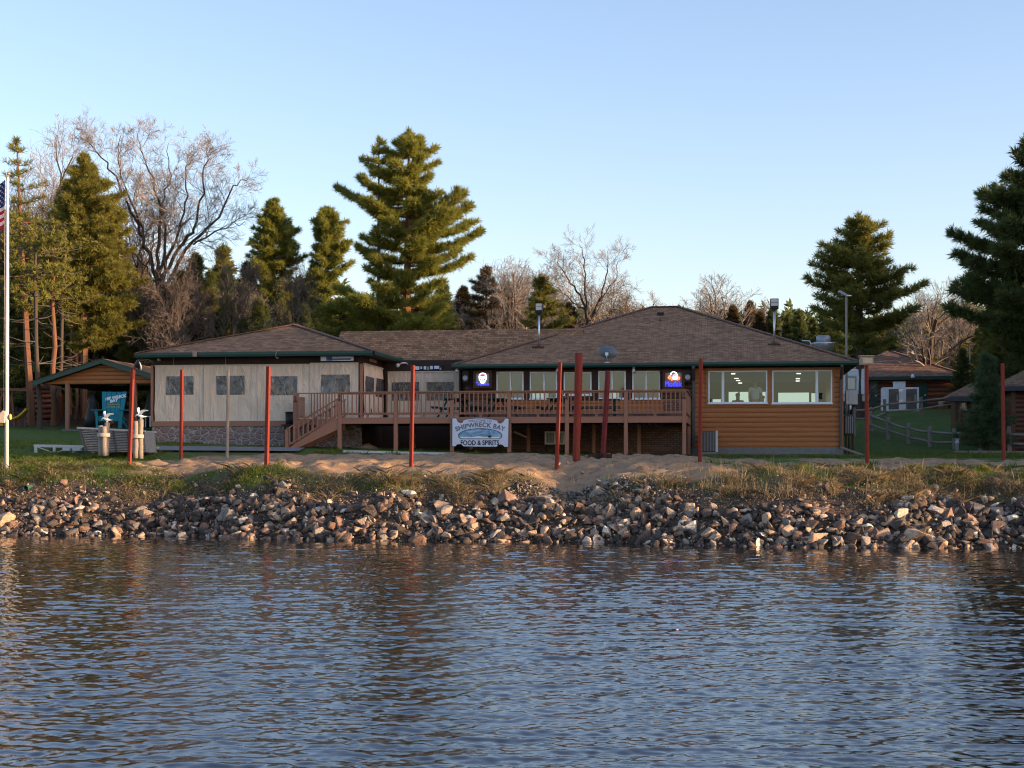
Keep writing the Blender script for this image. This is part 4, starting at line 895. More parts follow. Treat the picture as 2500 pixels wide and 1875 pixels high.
def lampB(T, s, t):
    a, b = at(2100, 891, 46), at(2131, 868, 46); q = MB(); q.box(a.x, b.x, 45.9, 46.15, a.z, b.z-.04); q.box(a.x-.03, b.x+.03, 45.87, 46.18, b.z-.039, b.z); h = part('lamp_head', q, plain('tan_lamp_housing', (.30, .23, .17), .5), T, bevel=.012)
    q = MB(); q.box(a.x+.045, b.x-.045, 45.885, 45.899, a.z+.045, b.z-.08); part('lens', q, plain('frosted_lens', (.42, .36, .27), .3), h)
pole(316.5, 1118, 324, 901, 9.5, 47.2, M['red_post'], 'red lamp post with a round black floodlight on its top, left of the porch', extra=lampA)
pole(2117, 1129, 2115.5, 892, 9, 46, M['red_post'], 'red lamp post with a tan rectangular lamp right of the restaurant', extra=lampB, rot=40)
pole(442, 1113.5, 444, 902, 8.5, 49.6, M['red_post'], 'red pole in front of the leftmost canvas window')
pole(555, 1111, 557.5, 904, 7.5, 49.9, M['grey_wood'], 'unpainted weathered grey pole between two red poles', kind='rd', name='wooden_pole', group=None)
pole(651, 1124, 655.5, 894.6, 11, 46.6, M['red_post'], 'red pole left of the deck stairs')
pole(1004, 1130, 1008, 891.7, 10, 45.8, M['red_post'], 'red pole left of the welcome sign')
pole(1359.5, 1133, 1367.5, 885, 10, 45.3, M['red_post'], 'slim red pole leaning right, just left of the thick one')
pole(1407, 1121, 1413.5, 862, 19, 48.4, M['red_post'], 'thickest red log pole, tallest of all', kind='rd')
pole(1472, 1110, 1484.5, 906.5, 13, 50.5, plain('dark_red_paint', (.13, .014, .016), .7, .3, 6), 'dark red pole leaning right over a short stump', kind='rd')
pole(1708.8, 1130, 1711, 876, 10, 45.0, M['red_post'], 'red pole in front of the orange log wall beside the deck end')
pole(2450.5, 1119.7, 2447.5, 887, 9, 49, M['red_post'], 'red pole with a chipped top in front of the rail fence', rot=-10)
p = at(1473, 1112, 50.4); q = MB()
for i in range(14): a = rng.uniform(0, 6.28); q.tube([(p.x+.10*math.cos(a), p.y+.10*math.sin(a), p.z-.2), (p.x+.09*math.cos(a), p.y+.09*math.sin(a), p.z+rng.uniform(.0, .12))], .03, 5)
q.box(p.x-.5, p.x+.3, p.y+.1, p.y+.6, p.z-.25, p.z+.05); solo('stump', q, M['dark_brown'], 'dark splintered stump and timber block at the foot of the leaning dark red pole', 'stump', p)
# flagpole and flag
Yf = 47.3; b = at(16, 1127, Yf); t = at(19, 432, Yf); T = thing('flagpole', 'tall white metal flagpole on the lawn at the left edge', 'flagpole', (b.x, Yf, gz(b.x, Yf)))
q = MB(); q.tube([b-Vector((0,0,.3)), b.lerp(t, .5), t], [.066, .055, .036], 16); part('pole', q, plain('white_pole_paint', (.70, .71, .73), .35, .08, 5, spec=.5), T)
q = MB(); q.ball((t.x+.02, Yf, t.z+.10), .06, 14, 10); q.tube([t, (t.x+.01, Yf, t.z+.08)], .02, 8); q.box(t.x-.09, t.x, Yf-.03, Yf+.03, t.z-.01, t.z+.05); part('finial', q, plain('gold_ball', (.5, .36, .14), .3, metal=.7), T)
q = MB(); q.tube([(t.x-.07, Yf-.03, t.z), (b.x-.085, Yf-.03, b.z+1.3)], .006, 4); part('halyard', q, M['hem'], T)
ca = at(8, 1018, Yf); q = MB(); q.prism([(ca.x-.09, ca.z-.19), (ca.x+.07, ca.z-.19), (ca.x+.10, ca.z+.13), (ca.x+.02, ca.z+.20), (ca.x-.07, ca.z+.12)], Yf-.12, Yf+.05); part('cleat_box', q, plain('pale_pink_box', (.52, .42, .36), .6), T, bevel=.01)
q = MB(); q.ball((b.x+.12, Yf, ca.z+.0), .09, 12, 8, (.45, 1, 1.1)); part('rope_coil', q, plain('yellow_rope', (.5, .38, .10), .8), T)
Hh = 1.50; L = Hh*1.75; tz = at(18, 437, Yf).z; x0 = t.x-.08; nu, nv = 57, 26
fl = MB(); q_st = []
def fp(s_, r_3):
    # the cloth hangs from the hoist, sagging towards the fly and folded
    x = x0-L*s_*.62-.05*r_3; z = tz-Hh*r_3-.95*(s_**.9)*(1-.25*r_3); y = Yf+.12*math.sin(s_*11+r_3*2.2)*(.25+s_)+.05*math.sin(s_*23)
    return (x, y, z)
for j in range(nv+1):
    for i in range(nu+1): fl.v.append(fp(i/nu, j/nv))
for j in range(nv):
    for i in range(nu):
        k = j*(nu+1)+i; fl.f.append((k, k+1, k+nu+2, k+nu+1)); fl.sm.add(len(fl.f)-1)
        st = j//2; c = 2 if (i/nu < .4 and st < 7) else (1 if st % 2 == 0 else 0)
        if c: fl.mi[len(fl.f)-1] = c
FT = thing('flag', 'stars and stripes flag hanging from the white flagpole', 'flag', (x0, Yf, tz))
part('cloth', fl, [plain('flag_white', (.72, .68, .64), .8, .04), plain('flag_red', (.46, .015, .035), .8, .08), plain('flag_blue', (.018, .03, .12), .8, .08)], FT)
q = MB()
for r_4 in range(9):
    for c in range(11):
        if (r_4+c) % 2: continue
        s_, r_5 = .4*(c+1)/12, 7/13*(r_4+1)/10; P0 = Vector(fp(s_, r_5)); U = (Vector(fp(s_+.01, r_5))-P0).normalized(); V = (Vector(fp(s_, r_5-.01))-P0).normalized(); N = U.cross(V).normalized()
        for sg in (1, -1):
            q.face([P0+N*.006*sg+(U*math.cos(a)+V*math.sin(a))*(.032 if k % 2 == 0 else .013) for k, a in enumerate([R(90+36*k) for k in range(10)])])
part('stars', q, M['white'], FT)
# boat shaped bar clad in grey boards
Yb = 51.5
def Q(px, py, Y=Yb): p = at(px, py, Y); return (p.x, p.z)
T = thing('boat_planter', 'grey clapboard boat shaped box behind the wooden pilings', 'planter', (at(270, 1100, Yb).x, Yb, gz(at(270, 1100, Yb).x, Yb)))
q = MB(); n = 13
tl, tr, bl, br = Vector(Q(193, 1046)), Vector(Q(352, 1054)), Vector(Q(207, 1101)), Vector(Q(357, 1104))
for i in range(n):
    a0, a1 = tl.lerp(bl, i/n), tr.lerp(br, i/n); c0, c1 = tl.lerp(bl, (i+1)/n), tr.lerp(br, (i+1)/n)
    for y, sg in ((Yb, -1), (Yb+1.5, 1)):
        q.face([(a0.x, y, a0.y), (a1.x, y, a1.y), (c1.x, y+sg*.05, c1.y), (c0.x, y+sg*.05, c0.y)]); q.face([(c0.x, y+sg*.05, c0.y), (c1.x, y+sg*.05, c1.y), (c1.x, y, c1.y), (c0.x, y, c0.y)])
for a, b in ((tl, bl), (tr, br)): q.face([(a.x, Yb, a.y), (a.x, Yb+1.5, a.y), (b.x, Yb+1.5, b.y), (b.x, Yb, b.y)])
gp = MB()
for i in range(1, n+1):
    c0, c1 = tl.lerp(bl, i/n), tr.lerp(br, i/n); gp.bar((c0.x+.02, Yb-.022, c0.y-.006), (c1.x-.02, Yb-.022, c1.y-.006), .03, .022)
part('lap_shade_strips', gp, M['black'], T)  # thin black strips stand in for the shade line under each lap
part('clapboard', q, plain('pale_grey_boards', (.225, .235, .235), .75, .2, 8, .2), T)
q = MB(); q.bar((tl.x-.05, Yb, tl.y+.02), (tr.x+.05, Yb, tr.y+.02), .16, .06); q.bar((tl.x-.05, Yb+1.5, tl.y+.02), (tr.x+.05, Yb+1.5, tr.y+.02), .16, .06); part('cap_rail', q, plain('grey_cap', (.36, .38, .40), .7), T)
q = MB()
for fx in (.02, .30, .53, .755, .97):
    a, b_ = tl.lerp(tr, fx), bl.lerp(br, min(.985, fx*.93+.03)); q.bar((a.x, Yb-.035, a.y), (b_.x, Yb-.05, b_.y), .055, .04)
part('ribs', q, plain('dark_grey_ribs', (.07, .07, .07), .8), T)
q = MB(); q.bar((tl.x+.1, Yb+.75, bl.y+.1), (tr.x-.1, Yb+.75, br.y+.1), 1.4, .05); part('soil_bed', q, M['dark_brown'], T)
# pilings with gulls
def pilings(lst, band, lab, Y):
    x0 = sum(a[0] for a in lst)/len(lst); b = at(x0, lst[0][3], Y); T = thing('mooring_pilings', lab, 'pilings', (b.x, Y, gz(b.x, Y)), group='roped wooden pilings with gull sculptures')
    for i, (xa, w, yt, yb, dy) in enumerate(lst):
        s = F/Y; q = MB(); c0, c1 = at(xa, yb+12, Y+dy), at(xa, yt, Y+dy); pts = [c0.lerp(c1, k/6)+Vector((rng.uniform(-.01, .01), 0, 0)) for k in range(7)]; q.tube(pts, [w/s/2*(1+.05*rng.uniform(-1, 1)) for _ in pts], 14); part('piling', q, M['grey_wood'], T)
    q = MB(); x1, x2, y1 = band; pts = []
    for k in range(25):
        a = 2*math.pi*k/24; c = at((x1+x2)/2, y1, Y); pts.append((c.x+(x2-x1)/2/(F/Y)*math.cos(a)*1.02, Y-.02+.17*math.sin(a), c.z))
    for dz in (-.045, -.015, .015, .045): q.tube([(x, y, z+dz) for x, y, z in pts], .018, 6, cap=False)
    part('rope_band', q, plain('pale_rope', (.42, .40, .36), .9, .2, 20), T)
pilings([(246.5, 13, 1039, 1101, .06), (254.5, 12, 1041, 1101, -.08), (261, 12, 1032, 1101, .08)], (239, 268, 1062), 'left cluster of three weathered pilings bound with rope', 50.4)
pilings([(332, 11.5, 1028, 1107, -.03), (343.5, 12, 1024, 1108, .02)], (322, 350, 1065.5), 'right pair of weathered pilings bound with rope', 49.6)
def gull(px, py, Y, lab, both, sx=1.0):
    s = F/Y; c = at(px, py, Y); T = thing('gull_sculpture', lab, 'gull figure', c, group='roped wooden pilings with gull sculptures' and 'white gull figures on the pilings'); k = .165
    bl = MB()
    def ell(o, pts, rad, n=12):
        o.tube([Vector((x*k*sx, y*k, z*k))+c for x, y, z in pts], [r_6*k for r_6 in rad], n)
    ell(bl, [(-.95, 0, .62), (-.85, 0, .82), (-.62, 0, .92), (-.42, 0, .85), (-.15, 0, .72), (.15, 0, .62), (.5, 0, .55), (.85, 0, .56), (1.15, 0, .60)], [.03, .16, .19, .20, .30, .30, .2, .12, .08])
    part('body', bl, M['white'], T, smooth=True)
    for sgn in ((1, -1) if both else (1,)):
        w = MB()
        if sgn == 1: pts = [(-.2, -.1, .8), (-.1, -.3, 1.35), (.25, -.45, 1.75), (.8, -.6, 1.9), (1.35, -.7, 1.85), (1.7, -.72, 1.72)]; wd = [.34, .42, .42, .34, .2, .04]
        else: pts = [(-.2, .1, .8), (-.55, .5, 1.4), (-.8, .9, 2.0), (-.78, 1.2, 2.35), (-.6, 1.4, 2.4)]; wd = [.3, .4, .42, .32, .05]
        vs = []
        for (x, y, z), d in zip(pts, wd):
            for th in (.05, -.05):
                vs.append(Vector(((x-d*.2)*k*sx, (y+th)*k, (z+.02)*k))+c); vs.append(Vector(((x+d*.9)*k*sx, (y+th)*k, (z-d*.85)*k))+c)
        w.v = [tuple(v) for v in vs]
        for i in range(len(pts)-1):
            a = i*4; w.f += [(a, a+1, a+5, a+4), (a+2, a+6, a+7, a+3), (a, a+4, a+6, a+2), (a+1, a+3, a+7, a+5)]
        e = (len(pts)-1)*4; w.f += [(0, 2, 3, 1), (e, e+1, e+3, e+2)]
        part('wing', w, M['white'], T)
    bk = MB(); bk.tube([Vector((-.98*k*sx, 0, .62*k))+c, Vector((-1.12*k*sx, 0, .42*k))+c], [.05*k, .015*k], 6); part('beak', bk, M['yellow'], T)
    lg = MB()
    for dx in (0, .22): lg.tube([Vector((dx*k*sx, 0, .45*k))+c, Vector((dx*k*sx, 0, 0))+c], .018, 5)
    part('legs', lg, M['alu'], T)
gull(260, 1032, 50.4, 'white gull figure with both wings raised on the left pilings', True)
gull(343, 1024, 49.6, 'white gull figure with swept wing on the right pilings', True)
# aluminium dock section on the grass
Yd = 53.3; T = thing('dock_section', 'white aluminium dock section lying on the lawn behind the grey boat shaped box', 'dock section', (at(140, 1098, Yd).x, Yd, gz(at(140, 1098, Yd).x, Yd)))
a, b = at(84, 1088, Yd), at(370, 1093, Yd); q = MB(); q.bar((a.x, Yd, a.z), (b.x, Yd, b.z), .06, .09); q.bar((a.x, Yd+1.1, a.z), (b.x, Yd+1.1, b.z), .06, .09)
n = 12
for i in range(n+1): c = Vector((a.x, Yd, a.z)).lerp(Vector((b.x, Yd, b.z)), i/n); q.bar(c, c+Vector((0, 1.1, 0)), .06, .05)
part('frame', q, M['alu'], T)
for fx in (.012, .17, .335, .5, .66, .83, .985):
    c = Vector((a.x, Yd, a.z)).lerp(Vector((b.x, Yd, b.z)), fx); q = MB(); q.box(c.x-.045, c.x+.045, Yd-.03, Yd+.05, c.z-.28, c.z-.045); part('leg', q, M['alu'], T)
for f0, f1 in ((.03, .15), (.31, .19), (.84, .97)):
    c, d = Vector((a.x, Yd, a.z)).lerp(Vector((b.x, Yd, b.z)), f0), Vector((a.x, Yd, a.z)).lerp(Vector((b.x, Yd, b.z)), f1); q = MB(); q.bar(c+Vector((0, 0, -.05)), d+Vector((0, 0, -.22)), .03); part('brace', q, M['alu'], T)
for x0, x1 in ((154, 173), (178, 199)):
    p0, p1 = at(x0, 1101, Yd-.25), at(x1, 1093, Yd-.25); q = MB(); q.box(p0.x, p1.x, Yd-.35, Yd-.15, p0.z, p1.z); solo('dock_box', q, M['alu'], 'small pale box left of its twin beside the dock section' if x0 == 154 else 'small pale box against the grey boat shaped box', 'box', (p0.x, Yd-.25, p0.z), group='small boxes by the dock section', bevel=.01)
# drain pipe in the bank
p = at(70, 1146, 45.4); p.z = gz(p.x, 45.4)-.02
q = MB(); q.tube([(p.x-.03, 45.2, p.z+.02), (p.x+.05, 46.8, p.z+.15)], [.085, .085], 16, cap=False); q.tube([(p.x+.05, 46.8, p.z+.15), (p.x-.03, 45.2, p.z+.02)], [.068, .068], 16, cap=False)
solo('drain_pipe', q, plain('green_pipe', (.04, .11, .08), .5), 'green drain pipe poking out of the grassy bank near the flagpole', 'pipe', p)
# ---------------------------------------------------------------- pavilion, giant chair, play things on the left
def fb(px, py, Y): return FB.inverted() @ at(px, py, Y)
o = fb(247, 1046, 75); VP = o.y
T = thing('pavilion', 'open wooden picnic shelter with green trimmed gable left of the restaurant', 'pavilion', (o.x, VP, o.z), FB)
zg_ = zp(1048, VP, 247); ape = pl(247, 881, VP-.4); le = pl(77, 937, VP-.4); ri = pl(417, 945, VP-.4); ri = (2*ape[0]-le[0], le[1])
for x in (165, 329):
    for dv in (0, 5.5):
        u = up(x, VP); q = MB(); q.box(u-.09, u+.09, VP+dv-.09, VP+dv+.09, zg_-.6, zp(936, VP, x)); part('post', q, M['brown_paint'], T)
q = MB(); gl = pl(105, 937, VP)[0]; gr = 2*ape[0]-gl; zb = zp(937.5, VP, 247); za = ape[1]-.12; k = (za-zb)/(ape[0]-gl); pitch = .2
z = zb
while z < za-.02:
    h = min(pitch, za-z); 
    for t0, t1, d0, d1 in ((0, .12, 0, .03), (.12, .5, .03, .042), (.5, .88, .042, .03), (.88, 1, .03, 0)):
        z0, z1 = z+h*t0, z+h*t1; a0 = gl+(z0-zb)/k; a1 = gl+(z1-zb)/k
        q.face([(a0, VP-d0, z0), (2*ape[0]-a0, VP-d0, z0), (2*ape[0]-a1, VP-d1, z1), (a1, VP-d1, z1)])
    z += pitch
part('gable', q, M['log'], T)
q = MB(); 
for a in (le, ri): q.bar((a[0], VP-.4, a[1]), (ape[0], VP-.4, ape[1]), .06, .24, (0, 1, 0)) if False else q.bar((a[0], VP-.4, a[1]), (ape[0], VP-.4, ape[1]), .05, .24)
part('fascia', q, M['green_paint'], T)
q = MB(); dz = .13
for a, s_ in ((le, 1), (ri, -1)):
    pts = [(a[0]-.02*s_, VP-.45, a[1]+dz), (ape[0], VP-.45, ape[1]+dz), (ape[0], VP+6.4, ape[1]+dz), (a[0], VP+6.4, a[1]+dz)]
    if s_ < 0: pts = pts[::-1]
    slope(q, pts, ((a[0], VP-.4, a[1]), (a[0], VP+6, a[1])))
    q.face([(x, y, z-.05) for x, y, z in pts][::-1], [(0, 0)]*4)
part('roof', q, M['shingle'], T)
q = MB(); q.box(gl, gr, VP+5.4, VP+5.6, zb-.05, zb+.2); q.box(gl+.3, gl+.5, VP, VP+5.4, zb-.02, zb+.2); q.box(gr-.5, gr-.3, VP, VP+5.4, zb-.02, zb+.2); q.box(gl, gr, VP+.05, VP+.15, zb-.01, zb+.15); part('beams', q, M['dark_brown'], T)
q = MB(); q.box(up(155, VP), up(345, VP), VP-.2, VP+6, zg_-.5, zg_-.0); part('floor_slab', q, M['concrete'], T)
# giant chair
o = fb(268, 1046, 73.6); sc = 3700/73.6; Tc = thing('giant_chair', 'giant turquoise slatted lawn chair lettered SHIPWRECK BAY under the pavilion', 'chair', o, FB); vc = o.y
def C_(px, py, dv=0): p = pl(px, py, vc+dv); return Vector((p[0], vc+dv, p[1]))
for i in range(5):
    f0, f1 = i/5, (i+1)/5; tA, tB = (248.5, 957.5-.5*abs(i-2)), (309.5, 957.5); bA, bB = (249, 1016), (300, 1016)
    x0t = tA[0]+(tB[0]-tA[0])*f0+.5; x1t = tA[0]+(tB[0]-tA[0])*f1-.5; x0b = bA[0]+(bB[0]-bA[0])*f0+.5; x1b = bA[0]+(bB[0]-bA[0])*f1-.5
    a, b, c, d = C_(x0b, 1018, .45), C_(x1b, 1018, .45), C_(x1t, tA[1], .95), C_(x0t, tA[1], .95)
    q = MB(); n = Vector((0, .05, .01)); q.v = [tuple(p) for p in (a, b, c, d, a+n, b+n, c+n, d+n)]; q.f = [(0,1,2,3),(7,6,5,4),(0,4,5,1),(1,5,6,2),(2,6,7,3),(3,7,4,0)]; part('back_slat', q, M['teal'], Tc)
bd = (C_(275, 957, .95)-C_(275, 1018, .45)).normalized(); off_ = -.012
def onb(px, py): 
    t = (1018-py)/61; p = C_(px, py, .45+.5*t); return p+Vector((0, -.03, 0))
lt = MB(); p = onb(280.5, 971); lt.text('SHIP WRECK', .225, p, (math.cos(R(9)), 0, math.sin(R(9))), (-math.sin(R(9))*bd.z, bd.y, bd.z), off=.010, sx=.93); part('lettering', lt, M['white'], Tc)
lt = MB(); p = onb(279, 978.5); lt.text('BAY', .22, p, (math.cos(R(9)), 0, math.sin(R(9))), (-math.sin(R(9))*bd.z, bd.y, bd.z), off=.010); part('lettering', lt, M['white'], Tc)
lt = MB()
for row in (987.5, 993.5):                                     # two painted yellow lines, too worn to read in the photo
    x = 260.5
    while x < 293.5:
        w_ = rng.uniform(.9, 2.0)
        if rng.random() > .12:
            p, r_9 = onb(x, row+rng.uniform(1.4, 1.9)), onb(x+w_, row-rng.uniform(1.2, 1.8)); lt.face([(p.x, p.y-.005, p.z), (r_9.x, p.y-.005, p.z), (r_9.x, r_9.y-.005, r_9.z), (p.x, r_9.y-.005, r_9.z)])
        x += w_+.45
part('lettering', lt, plain('yellow_letters', (.42, .36, .06), .6), Tc)
q = MB(); a, b = C_(235, 1016), C_(292, 1028); q.box(a.x, b.x, vc-.05, vc+.02, b.z, a.z); part('seat_front', q, M['teal'], Tc)
q = MB(); a, b = C_(236, 1016), C_(296, 1018)
for i in range(4): q.box(a.x, b.x, vc+.03+i*.18, vc+.19+i*.18, a.z-.04-.05*i, a.z-.0-.05*i)
part('seat_slats', q, M['teal'], Tc)
for x0, x1, xe in ((225, 249, 0), (290, 308, 0)):
    a, b = C_(x0, 1000), C_(x1, 1002); q = MB(); q.box(a.x, b.x, vc-.15, vc+.9, b.z, a.z+.0); part('armrest', q, M['teal'], Tc)
for pts in ([(231, 1002), (240, 1002), (241, 1045), (236, 1045), (235, 1017)], [(292, 1002), (302, 1002), (298, 1046), (290, 1046)]):
    q = MB(); q.prism([(C_(*p).x, C_(*p).z) for p in pts], vc-.10, vc-.052); part('front_leg', q, M['teal'], Tc)
for (xa, ya), (xb, yb) in (((299, 1028), (311, 1045)), ((243, 1028), (252, 1045))):
    q = MB(); q.bar(C_(xa, ya, .2), C_(xb, yb, 1.2), .06, .2); part('back_leg', q, M['teal'], Tc)
q = MB(); a = C_(347, 1018, .8); q.box(a.x, a.x+.55, vc+.6, vc+1.1, a.z, a.z+.04)
for dx in (.05, .45):
    for dy in (.62, 1.05): q.box(a.x+dx, a.x+dx+.04, vc+dy, vc+dy+.04, a.z-.5, a.z)
solo('folding_table', q, M['alu'], 'pale folding table in the shade of the pavilion behind the right pilings', 'table', a, FB)
q = MB(); a = C_(226, 1045, 1.3); q.lathe((a.x, a.y, a.z), [(.42, 0), (.36, .5), (.22, 1.1), (.26, 1.35), (.05, 1.75)], 14); solo('covered_umbrella', q, M['black'], 'black covered bundle standing left of the giant turquoise chair', 'covered bundle', a, FB)
q = MB(); a = C_(370, 1045, 2.0); q.lathe((a.x, a.y, a.z), [(.4, 0), (.42, .7), (.26, 1.3), (.2, 1.7), (.04, 2.0)], 14); solo('covered_grill', q, M['black'], 'black covered grill in the pavilion beside the porch corner', 'covered grill', a, FB)
# red log playhouse and swing set
Yh = 82; a, b = at(66, 1045, Yh), at(126, 948, Yh); T = thing('playhouse', 'small red log cabin behind the pine trunk at the left', 'cabin', (a.x, Yh, a.z))
def logs(mb, x0, x1, y, z0, z1, pitch=.3):
    z = z0
    while z < z1-.05: mb.tube([(x0, y, z+pitch/2), (x1, y, z+pitch/2)], pitch*.52, 8); z += pitch
q = MB(); logs(q, a.x, b.x, Yh, a.z-.1, b.z, .28); q.box(a.x+.1, b.x-.1, Yh+.05, Yh+2.6, a.z-.2, b.z); part('log_wall', q, M['log_red'], T)
q = MB()
for s_ in (-1, 1): q.bar(((a.x+b.x)/2, Yh+1.2, b.z+.75), ((a.x+b.x)/2+s_*1.3, Yh+1.2, b.z+.0), 3.2, .06, (0, 1, 0)) if False else q.face([((a.x+b.x)/2, Yh-.3, b.z+.35), ((a.x+b.x)/2+s_*1.0, Yh-.3, b.z-.02), ((a.x+b.x)/2+s_*1.0, Yh+2.8, b.z-.02), ((a.x+b.x)/2, Yh+2.8, b.z+.35)])
q.face([((a.x+b.x)/2, Yh-.28, b.z+.33), ((a.x+b.x)/2-1.0, Yh-.28, b.z-.04), ((a.x+b.x)/2+1.0, Yh-.28, b.z-.04)]); part('roof', q, M['dark_brown'], T)
q = MB(); c, d = at(70, 1030, Yh), at(88, 1004, Yh); q.box(c.x, d.x, Yh-.2, Yh-.16, c.z, d.z); part('window_boards', q, M['grey_wood'], T)
Yw = 78; T = thing('swing_set', 'wooden play set with yellow slide behind the flagpole', 'play set', (at(30, 1045, Yw).x, Yw, at(30, 1045, Yw).z))
q = MB(); q.bar(at(-20, 950, Yw), at(80, 952, Yw), .14, .14); part('top_beam', q, M['log_red'], T)
for x0, x1 in ((8, -12), (8, 22), (27, 36), (27, 19)):
    q = MB(); q.bar(at(x0, 950, Yw), at(x1, 1045, Yw), .1, .1); part('leg', q, M['log_red'], T)
q = MB(); pts = [at(67, 998, Yw), at(58, 1008, Yw), at(47, 1017, Yw), at(33, 1023, Yw)]
for p_, r_7 in zip(pts, pts[1:]): q.bar(p_, r_7, .5, .10)
part('slide', q, M['yellow'], T, bevel=.02)
for x0, x1, y0 in ((41, 44, 1020), (43, 52, 1018), (60, 62, 1005)):
    q = MB(); q.bar(at(x0, y0, Yw+.1), at(x1, 1046, Yw+.1), .08); part('leg', q, M['log_red'], T)
q = MB(); q.bar(at(3, 955, Yw), at(2, 1018, Yw), .02); q.box(at(-3, 0, Yw).x, at(10, 0, Yw).x, Yw-.2, Yw+.2, at(0, 1040, Yw).z, at(0, 1034, Yw).z); part('swing', q, M['yellow'], T)
# ---------------------------------------------------------------- right: garage, trailer, cabin, fence, poles
o = fb(2240, 1000, 98); VG = o.y
T = thing('garage', 'brown log sided service building with green doors uphill on the right', 'building', (o.x, VG, o.z), FB)
zg2 = zp(1003, VG, 2240); ze = zp(926, VG, 2240); ua, ub = up(2075, VG), up(2360, VG)
q = MB(); log_panel(q, ua, ub, zg2-.3, ze, VG, .30, .05, zg2); q.box(ub-.1, ub, VG+.01, VG+9, zg2-.3, ze); part('wall', q, M['log_red'], T)
VGe = VG-.7; zt = zp(918.5, VGe, 2240); eu0, eu1 = up(2040, VGe), up(2367, VGe); ap2 = pl(2172, 858, VGe+6.0)
q = MB(); hip(q, eu0, eu1, VGe, VGe+14, zt, (ap2[0]-.2, VGe+6.0, ap2[1]), (ap2[0]+.2, VGe+6.0, ap2[1])); rg = part('roof', q, M['shingle2'], T)
caps([((eu1, VGe, zt), (ap2[0]+.2, VGe+6, ap2[1])), ((eu0, VGe, zt), (ap2[0]-.2, VGe+6, ap2[1]))], rg)
q = MB(); q.box(eu0, eu1, VGe-.03, VGe+.02, zt-.22, zt-.002); q.box(eu0, eu1, VGe+.021, VG, zt-.22, zt-.18); part('fascia', q, M['green_paint'], T)
for x0, x1, y0 in ((2124, 2144, 930), (2234, 2263.5, 934)):
    q = MB(); q.box(up(x0, VG), up(x1, VG), VG-.09, VG-.05, zg2-.2, zp(y0, VG, x0)); dr = part('door', q, M['green_paint'], T)
    q = MB(); q.box(up(x1, VG)-.18, up(x1, VG)-.10, VG-.13, VG-.09, zg2+.95, zg2+1.05); part('handle', q, M['galv'], dr)
q = MB(); u = up(2228, VGe-.1); q.lathe((u, VGe-.15, zt-.12), [(.10, 0), (.13, .05), (.06, .25)], 12); part('lamp', q, M['white'], T)
q = MB(); a = fb(2154, 1006, 94); b = fb(2242, 946, 94); Ti = thing('ice_merchandiser', 'white double door ice freezer in front of the service building', 'ice freezer', (a.x, a.y, a.z), FB)
q.box(a.x, b.x, a.y, a.y+.9, a.z-.2, b.z); part('cabinet', q, M['white'], Ti, bevel=.02)
for x0, x1 in ((2170, 2194), (2211.5, 2237)):
    c, d = fb(x0, 999, 93.9), fb(x1, 950, 93.9); q = MB(); q.box(c.x, d.x, a.y-.035, a.y-.003, c.z, d.z); dr = part('door', q, plain('grey_freezer_door', (.12, .11, .10), .4), Ti)
    q = MB(); q.box(d.x-.12, d.x-.08, a.y-.08, a.y-.036, c.z+.5, c.z+.9); part('handle', q, M['galv'], dr)
c, d = fb(2182, 945, 94.2), fb(2209, 934, 94.2); q = MB(); q.box(c.x, d.x, a.y+.1, a.y+.7, c.z-.02, d.z); q.box(c.x-.03, d.x+.03, a.y+.08, a.y+.72, d.z-.001, d.z+.04); solo('white_cooler', q, M['white'], 'small white cooler on top of the ice freezer', 'cooler', c, FB, bevel=.01)
a, b = fb(2317, 988, 92), fb(2333, 981, 92); T = thing('red_wagon', 'red wheelbarrow parked beside the service building', 'wheelbarrow', a, FB)
q = MB(); q.prism([(a.x, b.z), (b.x, b.z), (b.x-.08, a.z), (a.x+.12, a.z)], a.y, a.y+.5); part('tray', q, plain('red_enamel', (.4, .02, .02), .4), T)
q = MB(); q.lathe((a.x+.1, a.y+.25, a.z-.1), [(.14, -.03), (.14, .03)], 14, 'Y'); part('wheel', q, M['black'], T)
q = MB(); q.bar((a.x+.1, a.y+.1, a.z-.05), (b.x+.5, a.y+.1, b.z+.1), .03); q.bar((b.x-.1, a.y+.1, a.z), (b.x-.05, a.y+.1, a.z-.25), .03); part('handle', q, M['grey_wood'], T)
a, b = fb(2294, 986, 93), fb(2311, 979, 93); q = MB(); q.lathe((a.x+.2, a.y+.3, a.z-.25), [(.22, 0), (.24, .4), (.20, .42)], 14); solo('planter_tub', q, M['grey_wood'], 'small grey tub between the service building and the red wheelbarrow', 'tub', a, FB)
# white camper trailer behind the restaurant corner
Yt = 84; a, b = fb(2040, 1000, Yt), fb(2124, 899, Yt); T = thing('camper_trailer', 'white camper trailer parked behind the right corner of the restaurant', 'trailer', (a.x, a.y, a.z), FB)
s = 3700/Yt; xw = [up(x, a.y) for x in (2030, 2112, 2122, 2092)]; zc = [zp(y, a.y, 2100) for y in (1000, 978, 964, 900, 932)]
q = MB(); q.box(xw[0], xw[1], a.y, a.y+2.3, zc[2], zc[3]); part('body', q, plain('white_trailer_skin', (.70, .74, .82), .4, .04), T, bevel=.06)
q = MB(); q.box(xw[0], xw[2], a.y+.05, a.y+2.25, zc[1]-.05, zc[2]-.02); part('lower_body', q, plain('cream_trailer_skin', (.55, .52, .44), .5), T, bevel=.03)
q = MB(); q.box(xw[1]+.003, xw[2], a.y+.4, a.y+2.2, zc[2]-.019, zc[4]); part('nose_locker', q, M['white'], T, bevel=.03)
q = MB(); q.box(up(2064, a.y), up(2091, a.y), a.y-.02, a.y-.002, zc[2]+.1, zp(918, a.y, 2080)); dr = part('door', q, plain('grey_trailer_door', (.33, .34, .36), .5), T)
